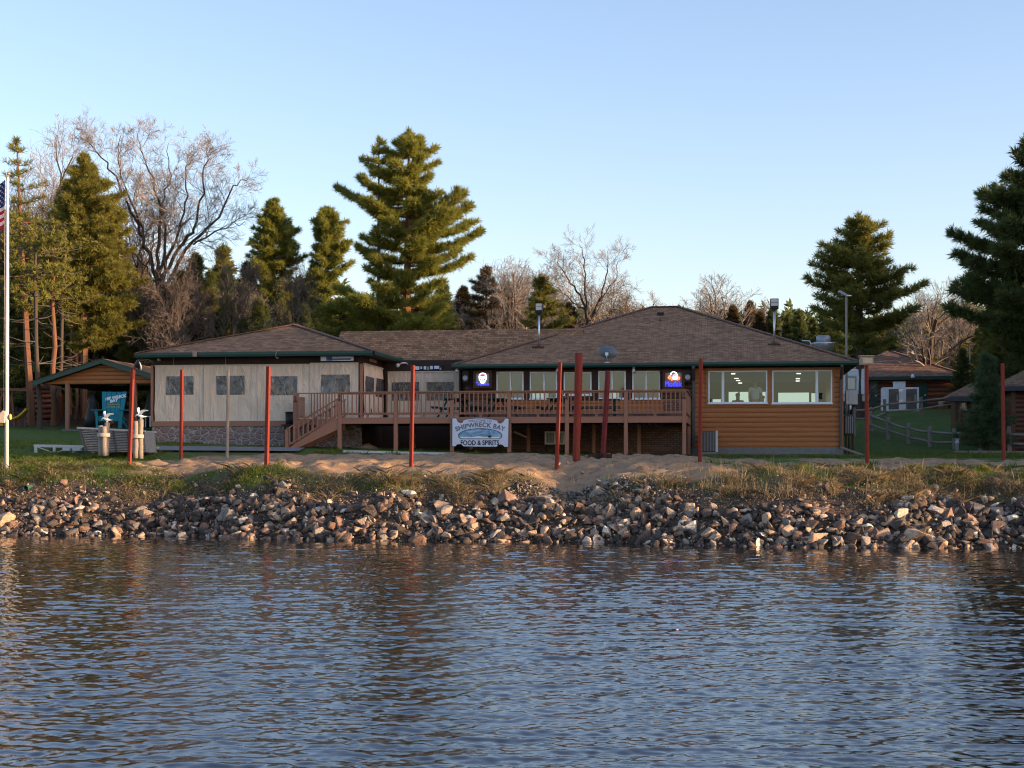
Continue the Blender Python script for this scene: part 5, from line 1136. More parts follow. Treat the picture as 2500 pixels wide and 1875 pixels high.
q = MB(); q.box(up(2068, a.y), up(2087, a.y), a.y-.03, a.y-.021, zp(950, a.y, 2080), zp(923, a.y, 2080)); part('door_window', q, plain('pale_window', (.5, .5, .46), .15, spec=.8), dr)
for yy in (908, 916, 924): q = MB(); q.box(xw[1]-.95, xw[1]-.03, a.y-.012, a.y-.002, zp(yy, a.y, 2100), zp(yy, a.y, 2100)+.02); part('panel_seam', q, M['alu'], T)
for du in (.9, 1.7):
    q = MB(); q.lathe((xw[1]-du, a.y+.15, zc[1]-.35), [(.33, -.1), (.36, -.05), (.36, .05), (.33, .1)], 18, 'Y'); w = part('tyre', q, M['black'], T)
    q = MB(); q.lathe((xw[1]-du, a.y+.03, zc[1]-.35), [(.18, -.03), (.2, .02)], 14, 'Y'); part('rim', q, M['galv'], w)
q = MB(); q.box(xw[0], xw[2], a.y+.2, a.y+2, zc[1]-.7, zc[1]-.051); part('chassis', q, M['black'], T)
# right cabin
Yc = 67; o = fb(2470, 1105, Yc); VC = o.y; T = thing('log_cabin', 'red brown log cabin behind the rail fence at the right edge', 'cabin', (o.x, VC, o.z), FB)
uc0, uc1 = up(2470, VC), up(2700, VC); z0, z1 = zp(1112, VC, 2480), zp(955, VC, 2480)
q = MB(); log_panel(q, uc0, uc1, z0-.2, z1, VC, .21, .04, z0); q.box(uc0, uc0+.1, VC+.01, VC+6, z0-.2, z1); q.box(uc0-.02, uc0+.16, VC-.06, VC+.005, z0-.2, z1); part('wall', q, M['log_red'], T)
ve = VC-.5; e0, e1 = up(2452, ve), up(2760, ve); ze = zp(943, ve, 2480); ap3 = pl(2570, 868, VC+2.8)
q = MB(); hip(q, e0, e1, ve, VC+7, ze, (ap3[0], VC+2.8, ap3[1]), (ap3[0]+1, VC+2.8, ap3[1])); part('roof', q, M['shingle'], T)
q = MB(); q.box(e0, e1, ve-.03, ve+.01, ze-.2, ze-.002); q.box(e0-.03, e0+.01, ve+.011, VC+6.5, ze-.2, ze-.002); q.box(e0, e1, ve+.011, VC, ze-.2, ze-.17); part('fascia', q, plain('slate_fascia', (.05, .055, .07), .5), T)
v2 = VC+3.0; u0, u1 = up(2345, v2), uc0-.02; z1 = zp(976, v2, 2400); z0 = zp(1095, v2, 2400)
q = MB(); log_panel(q, u0, u1, z0-.2, z1, v2, .21, .04, z0); q.box(u0, u0+.1, v2+.01, v2+3, z0-.2, z1); part('wall', q, M['log_red'], T, label='lower log side wing')
for x0, x1, y0, y1 in ((2341.5, 2356, 981, 1003), (2431, 2446, 981, 1003)):
    a, zt = pl(x0+4, y0, v2-.1); b, zb = pl(x1+4, y1, v2-.1); q = MB(); w = .05; q.box(a, b, v2-.1, v2-.03, zt-w, zt); q.box(a, b, v2-.1, v2-.03, zb, zb+w); q.box(a, a+w, v2-.1, v2-.03, zb+w, zt-w); q.box(b-w, b, v2-.1, v2-.03, zb+w, zt-w); wf = part('window', q, M['white_vinyl'], T)
    q = MB(); q.box(a+w, b-w, v2-.07, v2-.05, zb+w, zt-w); part('pane', q, plain('dark_pane', (.03, .04, .05), .08, spec=.8), wf)
ve = v2-.9; a0, ze = pl(2318, 968, ve); q = MB(); zt2 = zp(938, v2+1.3, 2400); a1 = uc0+.3
slope(q, [(a0, ve, ze), (a1, ve, ze), (a1, v2+1.3, zt2), (a0+1.2, v2+1.3, zt2)], ((a0, ve, ze), (a1, ve, ze))); q.face([(a0, ve, ze), (a0+1.2, v2+1.3, zt2), (a0, v2+3, ze)], [(0, 0), (1, 1), (2, 0)]); part('porch_roof', q, M['shingle'], T)
q = MB(); q.box(a0, a1, ve-.03, ve+.01, ze-.22, ze-.002); q.box(a0, a1, ve+.011, v2, ze-.22, ze-.18); part('porch_fascia', q, plain('slate_fascia2', (.045, .05, .065), .5), T)
q = MB(); u = up(2336, v2-.7); q.box(u-.06, u+.06, v2-.8, v2-.68, z0-.2, ze-.22); part('porch_post', q, M['frame_wood'], T)
# split rail fence
def fence(posts, lab):
    P = []
    x0, y0, Y0 = posts[0][:3]; b = at(x0, y0, Y0); T = thing('rail_fence', lab, 'fence', (b.x, Y0, gz(b.x, Y0)))
    for (x, yb, Y, h) in posts:
        b = at(x, yb, Y); g = b.z; w = .085; q = MB(); q.v = []
        tx = rng.uniform(-.03, .03); q.box(b.x-w, b.x+w, Y-.05, Y+.05, g-.5, g+h)
        q.v = [(X+(Z-g)*tx, Yy, Z+(.04 if X > b.x and Z > g else 0)) for X, Yy, Z in q.v]; part('post', q, M['grey_wood'], T, bevel=.015); P.append(Vector((b.x, Y, g)))
    for p, q_ in zip(P, P[1:]):
        for h in (.38, .80):
            m = (p+q_)/2+Vector((0, 0, rng.uniform(-.06, .02))); q = MB(); q.tube([p+Vector((0, -.03, h+rng.uniform(-.03, .03))), m+Vector((0, 0, h)), q_+Vector((0, -.03, h+rng.uniform(-.03, .03)))], [.05, .065, .05], 6); part('rail', q, M['grey_wood'], T)
fence([(2126, 1054, 75, 1.0), (2168.5, 1071, 72, 1.0), (2218, 1088, 70.5, 1.02), (2270.5, 1098, 69.5, 1.05), (2330, 1101, 68.5, 1.0), (2393, 1104, 68, 1.02), (2465, 1104, 67.5-1.2, 1.1), (2540, 1106, 65.5, 1.05)], 'weathered split rail fence curving down the lawn toward the right cabin')
fence([(2085, 1042, 73, .9), (2126, 1038, 78, .9), (2160.5, 1023, 85, 1.1), (2249.5, 1014, 88, 1.05), (2335, 1001, 90, 1.1), (2400, 996, 92, 1.1)], 'dark split rail fence rising uphill in front of the ice freezer')
a = at(2337, 1096, 66.5); q = MB(); q.lathe((a.x, a.y, gz(a.x, a.y)), [(.07, -.1), (.07, .35), (.11, .38), (.11, .42), (.07, .45), (.07, .52), (.10, .55), (.04, .58)], 14); solo('bollard_light', q, M['white'], 'low white pedestal behind the fence post near the spruce', 'pedestal', a)
q = MB(); a = at(2325, 1108, 62); b = at(2362, 1104, 62)
for i in range(16): x = a.x+(b.x-a.x)*i/15; z = gz(x, 62); q.tube([(x, 62, z-.05), (x, 62, z+.10)], .02, 5)
q.bar((a.x, 62, gz(a.x, 62)+.07), (b.x, 62, gz(b.x, 62)+.07), .03); solo('picket_edging', q, M['grey_wood'], 'low grey picket edging at the foot of the rail fence', 'edging', a)
q = MB(); a = at(2366, 1103, 62.3); b = at(2520, 1106, 61.5); q.bar((a.x, a.y, gz(a.x, a.y)+.05), (b.x, b.y, gz(b.x, b.y)+.05), .3, .12); solo('landscape_timber', q, M['grey_wood'], 'long grey timber laid below the rail fence at the right', 'timber', a)
# poles behind
def upole(x0, yb, yt, Y, w, lab, kind):
    b, t = at(x0, yb, Y), at(x0-.8, yt, Y); g = gz(b.x, Y); T = thing('utility_pole', lab, 'utility pole', (b.x, Y, g)); s = F/Y
    q = MB(); q.tube([(b.x, Y, g-.3), t], [w/s/2, w/s/2*.85], 10); part('pole', q, M['grey_wood'], T)
    if kind == 'lamp':
        q = MB(); q.bar(t+Vector((-.25, 0, .05)), t+Vector((.25, 0, .0)), .05); part('bracket', q, M['galv'], T)
        q = MB(); q.box(-.2, .2, -.12, .12, -.07, .07); q.xf(Matrix.Translation(t+Vector((-.20, 0, .12))) @ Matrix.Rotation(R(28), 4, 'Y')); part('lamp_head', q, M['grey_metal'], T, bevel=.02)
        q = MB(); q.box(.05, .25, -.05, .05, -.02, .02); q.xf(Matrix.Translation(t)); part('lamp_arm', q, M['galv'], T)
    if kind == 'box':
        q = MB(); q.box(t.x+.1, t.x+.55, Y-.1, Y+.1, t.z-.7, t.z-.15); part('meter_box', q, M['black'], T)
        q = MB(); q.box(t.x+.25, t.x+.4, Y-.13, Y-.1, t.z-.5, t.z-.3); part('insulator', q, M['white'], T)
upole(2067, 872, 722, 74, 6.5, 'wooden pole with lamp heads behind the right eave of the restaurant', 'lamp')
upole(2216.5, 875, 846, 104, 6, 'pole with a black box behind the service building roof', 'box')
upole(2368.5, 960, 843, 92, 4, 'slim lone pole right of the service building', '')
q = MB(); a, b = at(2366, 935, 91.5), at(2371, 941, 91.5); q.box(a.x, a.x+.12, 91.4, 91.6, b.z-.1, a.z+.05); q.box(a.x-.02, a.x+.14, 91.38, 91.62, a.z+.05, a.z+.09); solo('bird_feeder', q, M['white'], 'tiny white box fixed low on the slim lone pole', 'box', a)
# ---------------------------------------------------------------- people behind the glass
skin = plain('skin', (.42, .26, .19), .6, .05); M['jeans'] = plain('dark_trousers', (.03, .035, .05), .8)
def skinned(name, verts, edges, radii, mat, parent, base, root=0):
    me = bpy.data.meshes.new(name); me.from_pydata([tuple(Vector(v)) for v in verts], edges, []); me.materials.append(mat)
    o = bpy.data.objects.new(name, me); COL.objects.link(o); o.parent = parent
    m = o.modifiers.new('s', 'SKIN'); m.use_smooth_shade = True
    for i, r_8 in enumerate(radii):
        rr_ = r_8 if isinstance(r_8, tuple) else (r_8, r_8); me.skin_vertices[0].data[i].radius = rr_; me.skin_vertices[0].data[i].use_root = (i == root)
    u_ = o.modifiers.new('u', 'SUBSURF'); u_.levels = u_.render_levels = 2; BASE[o.name] = base; return o
# standing man facing the window
vm = 1.3; um, zh = pl(1844, 928, vm); s = 1.0; hz = FLZ; Hm = zh-FLZ; k = Hm/1.78
P = thing('person', 'man in a pale blue t-shirt standing behind the left wide window', 'person', (um, vm, FLZ), FB)
vb = [(0,0,.95),(0,0,1.08),(0,0,1.25),(0,0,1.42),(0,0,1.50),(0,.0,1.56),(0,-.01,1.64),(0,-.01,1.71),
      (-.19,0,1.43),(-.25,.0,1.18),(-.25,-.05,.95),(-.24,-.10,.86),(.19,0,1.43),(.26,.01,1.18),(.25,-.04,.95),(.24,-.09,.86),
      (-.10,0,.88),(-.11,-.01,.5),(-.11,.02,.08),(-.11,-.12,.03),(.10,0,.88),(.11,-.01,.5),(.11,.02,.08),(.11,-.12,.03)]
ed = [(0,1),(1,2),(2,3),(3,4),(4,5),(5,6),(6,7),(3,8),(8,9),(9,10),(10,11),(3,12),(12,13),(13,14),(14,15),(0,16),(16,17),(17,18),(18,19),(0,20),(20,21),(21,22),(22,23)]
ra_ = [(.15,.11),(.15,.11),(.16,.11),(.15,.10),.06,.055,(.075,.09),(.06,.075),.055,.045,.033,.03,.055,.045,.033,.03,.085,.06,.04,.035,.085,.06,.04,.035]
skinned('body', [(x*k, y*k, z*k) for x, y, z in vb], ed, [tuple(a*k for a in r_) if isinstance(r_, tuple) else r_*k for r_ in ra_], skin, P, (0,0,0))
tsv = [(0,0,.93),(0,0,1.1),(0,0,1.28),(0,0,1.43),(0,0,1.47),(-.19,0,1.42),(-.265,0,1.24),(.19,0,1.42),(.27,0,1.24)]
skinned('t_shirt', [(x*k, y*k, z*k) for x, y, z in tsv], [(0,1),(1,2),(2,3),(3,4),(3,5),(5,6),(3,7),(7,8)], [(.19*k,.14*k),(.185*k,.14*k),(.195*k,.135*k),(.16*k,.12*k),(.08*k,.08*k),.085*k,.085*k,.085*k,.085*k], plain('pale_blue_shirt', (.62, .78, .86), .9, .06), P, (0,0,0))
skinned('trousers', [(x*k, y*k, z*k) for x, y, z in [(0,0,.95),(-.1,0,.85),(-.11,0,.5),(-.11,.02,.1),(.1,0,.85),(.11,0,.5),(.11,.02,.1)]], [(0,1),(1,2),(2,3),(0,4),(4,5),(5,6)], [(.165*k,.125*k),.1*k,.075*k,.06*k,.1*k,.075*k,.06*k], M['jeans'], P, (0,0,0))
hr = MB(); hr.ball((0, .015*k, 1.725*k), .088*k, 14, 8, (.9, 1.05, .75)); BASE[P.name] = (0,0,0); part('hair', hr, plain('light_hair', (.22, .16, .11), .8), P)
for sx_ in (-1, 1):
    h = MB()
    for f_ in range(4): h.tube([(sx_*(.24*k)+(f_-1.5)*.018, -.10*k, .84*k), (sx_*(.235*k)+(f_-1.5)*.02, -.12*k, (.78-.008*(1.5-abs(f_-1.5)))*k), (sx_*.23*k+(f_-1.5)*.018, -.135*k, .75*k)], [.010, .009, .006], 6)
    h.tube([(sx_*.22*k, -.10*k, .85*k), (sx_*.19*k, -.13*k, .81*k), (sx_*.185*k, -.14*k, .79*k)], [.012, .010, .007], 6); part('hand', h, skin, P)
fc = MB(); 
for sx_ in (-1, 1): fc.ball((sx_*.028*k, -.095*k, 1.675*k), .009, 8, 6)
part('eyes', fc, M['black'], P)
fc = MB(); fc.ball((0, -.10*k, 1.65*k), .014, 8, 6, (.8, 1, 1.5)); fc.ball((-.085*k, 0, 1.66*k), .02, 8, 6, (.5, .8, 1.3)); fc.ball((.085*k, 0, 1.66*k), .02, 8, 6, (.5, .8, 1.3)); part('nose_and_ears', fc, skin, P)
fc = MB(); fc.ball((0, -.09*k, 1.605*k), .018, 8, 6, (1.3, .5, .3)); part('mouth', fc, plain('lips', (.3, .1, .09), .6), P)
def seated(px, py, v_, h, mat, hair, lab, wide=1.0):
    u, z = pl(px, py, v_); P = thing('person', lab, 'person', (u, v_, z-h), FB)
    vv_ = [(0,0,0),(0,0,.25),(0,0,.42),(0,0,.53),(0,0,.60),(0,0,.69),(0,0,.76),(-.17,0,.48),(-.24,-.05,.22),(-.15,-.3,.16),(.17,0,.48),(.24,-.05,.22),(.15,-.3,.16),(-.1,-.05,-.02),(-.12,-.42,0),(-.12,-.42,-.42),(.1,-.05,-.02),(.12,-.42,0),(.12,-.42,-.42)]
    e_ = [(0,1),(1,2),(2,3),(3,4),(4,5),(5,6),(2,7),(7,8),(8,9),(2,10),(10,11),(11,12),(0,13),(13,14),(14,15),(0,16),(16,17),(17,18)]
    kk = h/.80; r0 = [(.16,.12),(.16,.12),(.17,.11),.07,.06,(.08,.095),(.06,.07),.07,.05,.035,.07,.05,.035,.08,.06,.04,.08,.06,.04]
    skinned('body', [(x*kk*wide, y*kk, z_*kk) for x, y, z_ in vv_], e_, [tuple(a*kk for a in r_) if isinstance(r_, tuple) else r_*kk for r_ in r0], mat, P, (0,0,0)); BASE[P.name] = (0,0,0)
    q = MB(); q.ball((0, .01, .735*kk), .095*kk, 12, 8, (.95, 1, .8)); part('hair', q, hair, P)
seated(1801, 960, 2.2, .85, M['black'], M['dark_brown'], 'dark seated figure with back lit outline left of the standing man')  # whole body coloured black: the silhouette against the windows is in the colour
seated(1862, 966, 2.0, .80, plain('grey_shirt', (.3, .32, .33), .9), M['dark_brown'], 'dark haired seated child right of the standing man', .8)
# ---------------------------------------------------------------- trees
def leaf_mat(name, c0, c1, c2):
    t = NT(name); f = t.noise(t.coord('Object'), 1.1, 3, .6); g = t.noise(t.coord('Object'), 7, 3, .6)
    c = t.ramp(f, [(.3, c0), (.52, c1), (.75, c2)]); c = t.mix(t.math('MULTIPLY', g, .5), c, sc3(c0, .8)); t.done(c, .75, 0, .15)
    tr = t.n('ShaderNodeBsdfTranslucent'); mx = t.n('ShaderNodeMixShader'); mx.inputs[0].default_value = .48; t.l(c, tr.inputs[0]); t.l(t.b.outputs[0], mx.inputs[1]); t.l(tr.outputs[0], mx.inputs[2]); t.l(mx.outputs[0], t.out.inputs[0])
    return t.m
M['pine'] = leaf_mat('white_pine_needles', (.17, .195, .040), (.28, .295, .060), (.38, .38, .085))
M['olive'] = leaf_mat('olive_pine_needles', (.145, .145, .036), (.245, .245, .055), (.33, .315, .078))
M['spruce'] = leaf_mat('dark_spruce_needles', (.08, .11, .038), (.14, .17, .054), (.19, .22, .07))
M['bluesp'] = leaf_mat('young_spruce_needles', (.09, .14, .07), (.14, .20, .09), (.20, .26, .11))
M['brownish'] = leaf_mat('rusty_needles', (.06, .045, .02), (.11, .082, .032), (.17, .125, .05))
M['bark'] = woody('grey_bark', (.085, .066, .052), .45, .95); M['bark_red'] = woody('orange_pine_bark', (.19, .095, .055), .45, .95)
M['twig'] = plain('bare_twigs', (.20, .175, .15), .95, .35, 2); M['twig_grey'] = plain('grey_twigs', (.13, .105, .09), .95, .35, 2)
def raw_mesh(name, co, nper, mat, smooth=False):
    me = bpy.data.meshes.new(name); n = len(co); me.vertices.add(n); me.vertices.foreach_set('co', np.asarray(co, np.float32).ravel())
    me.loops.add(n); me.loops.foreach_set('vertex_index', np.arange(n, dtype=np.int32)); m = n//nper
    me.polygons.add(m); me.polygons.foreach_set('loop_start', np.arange(0, n, nper, dtype=np.int32)); me.polygons.foreach_set('loop_total', np.full(m, nper, np.int32)); me.update(calc_edges=True); me.materials.append(mat); return me
def nrm(a): return a/np.maximum(np.linalg.norm(a, axis=-1, keepdims=True), 1e-9)
def tufts(C, D, k, ln, wd, spread, g):                     # k needle blades around each centre
    n = len(C); C = np.repeat(C, k, 0); D = np.repeat(D, k, 0); d = nrm(D+g.normal(0, spread, (n*k, 3))); s = nrm(np.cross(d, g.normal(0, 1, (n*k, 3))))
    L = ln*(.6+.8*g.random((n*k, 1))); Wd = wd*(.7+.6*g.random((n*k, 1)))
    return np.stack([C-s*Wd*.6, C+s*Wd*.6, C+d*L*.6+s*Wd, C+d*L, C+d*L*.6-s*Wd], 1).reshape(-1, 3)
def tubes(segs, nside=3):                                  # segs: (p, q, r0, r1) arrays -> quads
    P, Q_, r0, r1 = (np.array(x, float) for x in zip(*segs)); d = nrm(Q_-P); a = np.cross(d, [0.3, .2, .93]); a = nrm(a); b = np.cross(d, a); o = []
    for i in range(nside):
        t0, t1 = 2*np.pi*i/nside, 2*np.pi*(i+1)/nside
        e0 = a*np.cos(t0)+b*np.sin(t0); e1 = a*np.cos(t1)+b*np.sin(t1)
        o.append(np.stack([P+e0*r0[:, None], P+e1*r0[:, None], Q_+e1*r1[:, None], Q_+e0*r1[:, None]], 1))
    return np.concatenate(o).reshape(-1, 3)
def tree_obj(name, label, cat, base, trunk, crown, tm, cm, group=None, cn='crown'):
    o = bpy.data.objects.new(name, None); COL.objects.link(o); o.location = base; tag(o, label, cat, group); o.empty_display_size = .3
    for nm, co, m_, k in (('trunk', trunk, tm, 4), (cn, crown, cm, 5 if cn == 'crown' else 4)):
        if co is None or not len(co): continue
        ob = bpy.data.objects.new(nm, raw_mesh(nm, co, k, m_)); COL.objects.link(ob); ob.parent = o
    return o
def conifer(H, prof, seed, nb=70, tk=9, tl=.22, tw=.035, droop=-.05, upc=.25, dens=1.0, tr=.25, lean=0.0, pad=.28, low=0.0, gap=0.0, inner=.25, side=(1, 1)):
    # prof: (height, left extent, right extent) from base to top, metres
    g = np.random.default_rng(seed); hs, Ls, Rs = (np.array(x, float) for x in zip(*prof)); seg = []; C = []; Dv = []
    for i in range(10):
        z0, z1 = H*i/10, H*(i+1)/10; f = lambda z: tr*max(0, 1-z/H)**.8+.02
        seg.append(((lean*z0/H, .06*math.sin(z0), z0), (lean*z1/H, .06*math.sin(z1), z1), f(z0), f(z1)))
    h0, h1 = hs[0], H*.985; hh = []
    z = h0
    while z < h1:
        ext = max(np.interp(z, hs, Ls), np.interp(z, hs, Rs)); m = 5 if ext > .8 else 4; off = g.random()*6.28
        if g.random() >= gap:
            for j in range(m): hh.append((z+g.normal(0, .1), off+j*6.283/m+g.normal(0, .3)))
        z += (H-low)/(nb/4.6)*(.30+.70*(1-(z-h0)/(h1-h0+1e-6)))*.95
    for z, az in hh:
        if z > h1: continue
        cx = math.cos(az); L = np.interp(z, hs, Ls)*(.5-.5*cx)+np.interp(z, hs, Rs)*(.5+.5*cx); L = L*(1-.15*abs(math.sin(az)))*g.uniform(.62, 1.2)
        if L < .08: L = .08
        d = np.array([cx, math.sin(az), 0]); n = max(4, int(L/.22)); pts = []
        for i in range(n+1):
            t = i/n; zz = z+L*(droop*t*1.6+upc*t*t)-.0
            pts.append(np.array([lean*z/H, 0, 0])+d*L*t+np.array([g.normal(0, .02*L), g.normal(0, .02*L), zz]))
        r0 = .018+.012*L
        for i in range(n): seg.append((pts[i], pts[i+1], r0*(1-i/n)+.005, r0*(1-(i+1)/n)+.005))
        sd = np.array([-d[1], d[0], 0])
        for i in range(1, n+1):
            t = i/n
            if t < inner and L > .7: continue
            w = pad*L*(1.15-t*.75)*(.35+t); m = max(1, int(dens*(2.2+9*w)))
            for _ in range(m):
                s = g.uniform(-1, 1)*w; p = pts[i]+sd*s+d*g.uniform(-.12, .22)*(1-abs(s)/(w+.01))+np.array([0, 0, g.uniform(-.02, .10)+.05*abs(s)])
                C.append(p); Dv.append(d*.7+sd*np.sign(s)*.5*min(1, abs(s)*3)+np.array([0, 0, .55]))
                if g.random() < .12 and abs(s) > .2: seg.append((pts[i]-d*.1, p, .008, .003))
    for _ in range(14): C.append(np.array([lean, 0, H-g.random()*.5])); Dv.append(np.array([g.normal(0, .4), g.normal(0, .4), 1.]))
    return tubes(seg, 5), tufts(np.array(C), nrm(np.array(Dv)), int(tk*2), tl*1.3, tw*.36, .68, g)
def con_px(name, label, px, Y, ytop, prof_px, mat, bark, ybase=None, group=None, **k):
    s = F/Y; X = (px-1250)/F*Y; g0 = gz(X, Y) if ybase is None else CZ+(HZ-ybase)/s; zt = CZ+(HZ-ytop)/s; H = zt-g0
    prof = sorted(((CZ+(HZ-y)/s-g0), l/s, r/s) for y, l, r in prof_px)+[(H, .05, .05)]
    t, c = conifer(H, prof, **k); return tree_obj(name, label, 'tree', (X, Y, g0), t, c, bark, mat, group)
def bare(H, spread, seed, fork=.35, limb=.60, nl=6, tr=.28, levels=4, lean=0, kids_=(7, 6, 6), up_=.55, twigr=.007, wig=.10):
    g = np.random.default_rng(seed); S = ([], [])
    def grow_(p, d, L, r, lv):
        n = 5 if lv < 2 else (3 if lv == 2 else 2); pts = [p]; dd_ = d.copy()
        for i in range(n):
            dd_ = nrm(dd_+g.normal(0, wig*(1+.5*lv), 3)+np.array([0, 0, .06*up_*(lv > 0)])); q = pts[-1]+dd_*L/n; pts.append(q)
        r1 = r*.45 if lv else r*.5
        for i in range(n): S[0 if lv < 2 else 1].append((pts[i], pts[i+1], max(twigr*.8, r+(r1-r)*i/n), max(twigr*.6, r+(r1-r)*(i+1)/n)))
        if lv >= levels: return
        m = kids_[min(lv, len(kids_)-1)]; st = fork if lv == 0 else .22
        for j in range(m):
            t = st+(1-st)*(j+g.random())/m; t = min(t, .99); k = int(t*n); f = t*n-k; b = pts[k]*(1-f)+pts[min(k+1, n)]*f
            ax = nrm(pts[min(k+1, n)]-pts[k]); pr = nrm(np.cross(ax, g.normal(0, 1, 3))); ang = (.75 if lv else spread)*g.uniform(.65, 1.25)
            nd = nrm(ax*math.cos(ang)+pr*math.sin(ang)+np.array([0, 0, .12*up_]))
            l2 = L*(.62 if lv else limb)*(1.15-.55*t)*g.uniform(.75, 1.2)
            grow_(b, nd, l2, max(twigr, (r+(r1-r)*t)*.55), lv+1)
    grow_(np.zeros(3), nrm(np.array([lean, 0, 1.])), H*.80, tr, 0); return tubes(S[0], 6), tubes(S[1], 3)
def bare_px(label, px, Y, ytop, seed, bm=None, tmt=None, group=None, ybase=None, **k):
    s = F/Y; X = (px-1250)/F*Y; g0 = gz(X, Y); H = CZ+(HZ-ytop)/s-g0; t, c = bare(H, seed=seed, **k)
    allz = np.concatenate([t, c])[:, 2].max(); sc = H/allz; return tree_obj('bare_tree', label, 'tree', (X, Y, g0), t*sc, c*sc, bm or M['bark'], tmt or M['twig'], group, 'twigs')
# the big white pine
BP = con_px('pine_tree', 'tallest bright green white pine rising behind the low middle roof', 990, 84, 322,
 [(345, 12, 28), (380, 85, 60), (400, 75, 80), (425, 110, 72), (460, 85, 62), (480, 130, 34), (510, 165, 150), (550, 130, 150), (572, 112, 205), (600, 120, 165), (640, 140, 180), (660, 130, 170), (705, 125, 118), (745, 180, 112), (790, 180, 120)],
 M['pine'], M['bark_red'], seed=11, nb=75, tk=10, tl=.25, tw=.035, upc=.42, droop=-.10, dens=2.3, tr=.33, lean=.2, pad=.30, gap=.03)
con_px('pine_tree', 'pine leaning into the left side of the tallest white pine', 925, 83.5, 340, [(365, 22, 18), (400, 45, 25), (440, 30, 30), (520, 20, 20)], M['pine'], M['bark'], seed=12, nb=60, tk=8, tl=.22, dens=1.1, tr=.14, pad=.3)
con_px('pine_tree', 'slender dark green pine left of the tallest white pine', 797, 97, 508, [(530, 15, 14), (560, 42, 40), (600, 30, 50), (650, 40, 55), (700, 35, 50), (760, 40, 60), (800, 40, 60)], M['pine'], M['bark'], seed=13, nb=105, tk=9, tl=.24, dens=2.0, tr=.2, pad=.34, upc=.4)
con_px('pine_tree', 'pointed dark pine above the peak of the porch roof', 668, 98, 488, [(510, 10, 9), (545, 32, 30), (590, 48, 58), (640, 55, 62), (700, 58, 70), (750, 62, 88), (800, 70, 90)], M['pine'], M['bark_red'], seed=14, nb=120, tk=9, tl=.24, dens=1.9, tr=.2, pad=.34, upc=.35)
con_px('pine_tree', 'dense olive green pine above the pavilion', 205, 84, 378, [(400, 14, 14), (430, 40, 25), (460, 50, 60), (500, 60, 95), (560, 55, 105), (620, 45, 125), (680, 40, 135), (740, 30, 140), (800, 20, 135), (850, 20, 125)], M['olive'], M['bark_red'], seed=15, nb=135, tk=9, tl=.22, tw=.034, dens=1.45, tr=.2, pad=.32, inner=.15)
con_px('pine_tree', 'thin orange barked pine with sparse crown at the far left', 78, 79, 345, [(365, 10, 14), (420, 30, 40), (480, 45, 55), (560, 35, 60), (640, 50, 55), (720, 40, 70), (760, 20, 40)], M['olive'], M['bark_red'], ybase=1046, seed=16, nb=46, tk=8, tl=.24, dens=.6, tr=.20, pad=.26, inner=.4, lean=-.8)
con_px('pine_tree', 'broad pine behind the round floodlight pole and right eave', 2098, 84, 528, [(545, 14, 18), (575, 38, 55), (600, 45, 62), (630, 95, 75), (665, 110, 100), (690, 92, 150), (730, 118, 138), (765, 140, 112), (790, 110, 130), (840, 60, 75)], M['olive'], M['bark'], seed=17, nb=76, tk=11, tl=.28, tw=.042, dens=1.05, tr=.30, pad=.30, upc=.32, gap=.05)
con_px('pine_tree', 'huge dark shaded pine at the right edge', 2535, 72, 300, [(380, 40, 40), (440, 70, 60), (500, 130, 80), (560, 170, 100), (620, 185, 120), (680, 165, 120), (740, 190, 140), (800, 195, 150), (850, 110, 150), (900, 60, 100)], M['spruce'], M['bark'], seed=18, nb=96, tk=12, tl=.30, tw=.05, dens=1.1, tr=.4, pad=.28, upc=.30)
con_px('spruce_tree', 'young bluish spruce in front of the right cabin', 2410, 62.5, 868, [(885, 7, 7), (905, 12, 12), (930, 22, 22), (960, 34, 34), (1000, 48, 48), (1030, 57, 56), (1065, 64, 62), (1085, 60, 60)], M['bluesp'], M['bark'], seed=19, nb=105, tk=10, tl=.14, tw=.02, dens=1.1, tr=.07, upc=.12, droop=-.12, pad=.34, inner=.05)
con_px('pine_tree', 'bushy brownish pine left of the twin lens floodlight', 1187, 108, 655, [(672, 12, 14), (700, 40, 38), (740, 52, 48), (800, 60, 55)], M['brownish'], M['bark'], seed=20, nb=60, tk=8, tl=.25, tw=.04, dens=1.2, tr=.2, pad=.3)
con_px('pine_tree', 'small green pine just right of the twin lens floodlight', 1322, 100, 677, [(690, 10, 12), (720, 20, 28), (760, 38, 50), (800, 45, 85)], M['olive'], M['bark'], seed=21, nb=60, tk=8, tl=.25, tw=.04, dens=1.2, tr=.18, pad=.32)
# low boughs behind the middle roof
con_px('pine_tree', 'low bushy pine directly behind the middle roof ridge', 950, 84, 770, [(778, 60, 70), (800, 110, 130), (830, 120, 150)], M['pine'], M['bark'], seed=22, nb=60, tk=9, tl=.22, dens=1.5, tr=.12, pad=.34)
con_px('pine_tree', 'low bushy pine behind the valley between the porch roof and the middle roof', 830, 85, 735, [(750, 30, 20), (780, 60, 45), (820, 65, 60)], M['pine'], M['bark'], seed=23, nb=50, tk=9, tl=.22, dens=1.3, tr=.12, pad=.34)
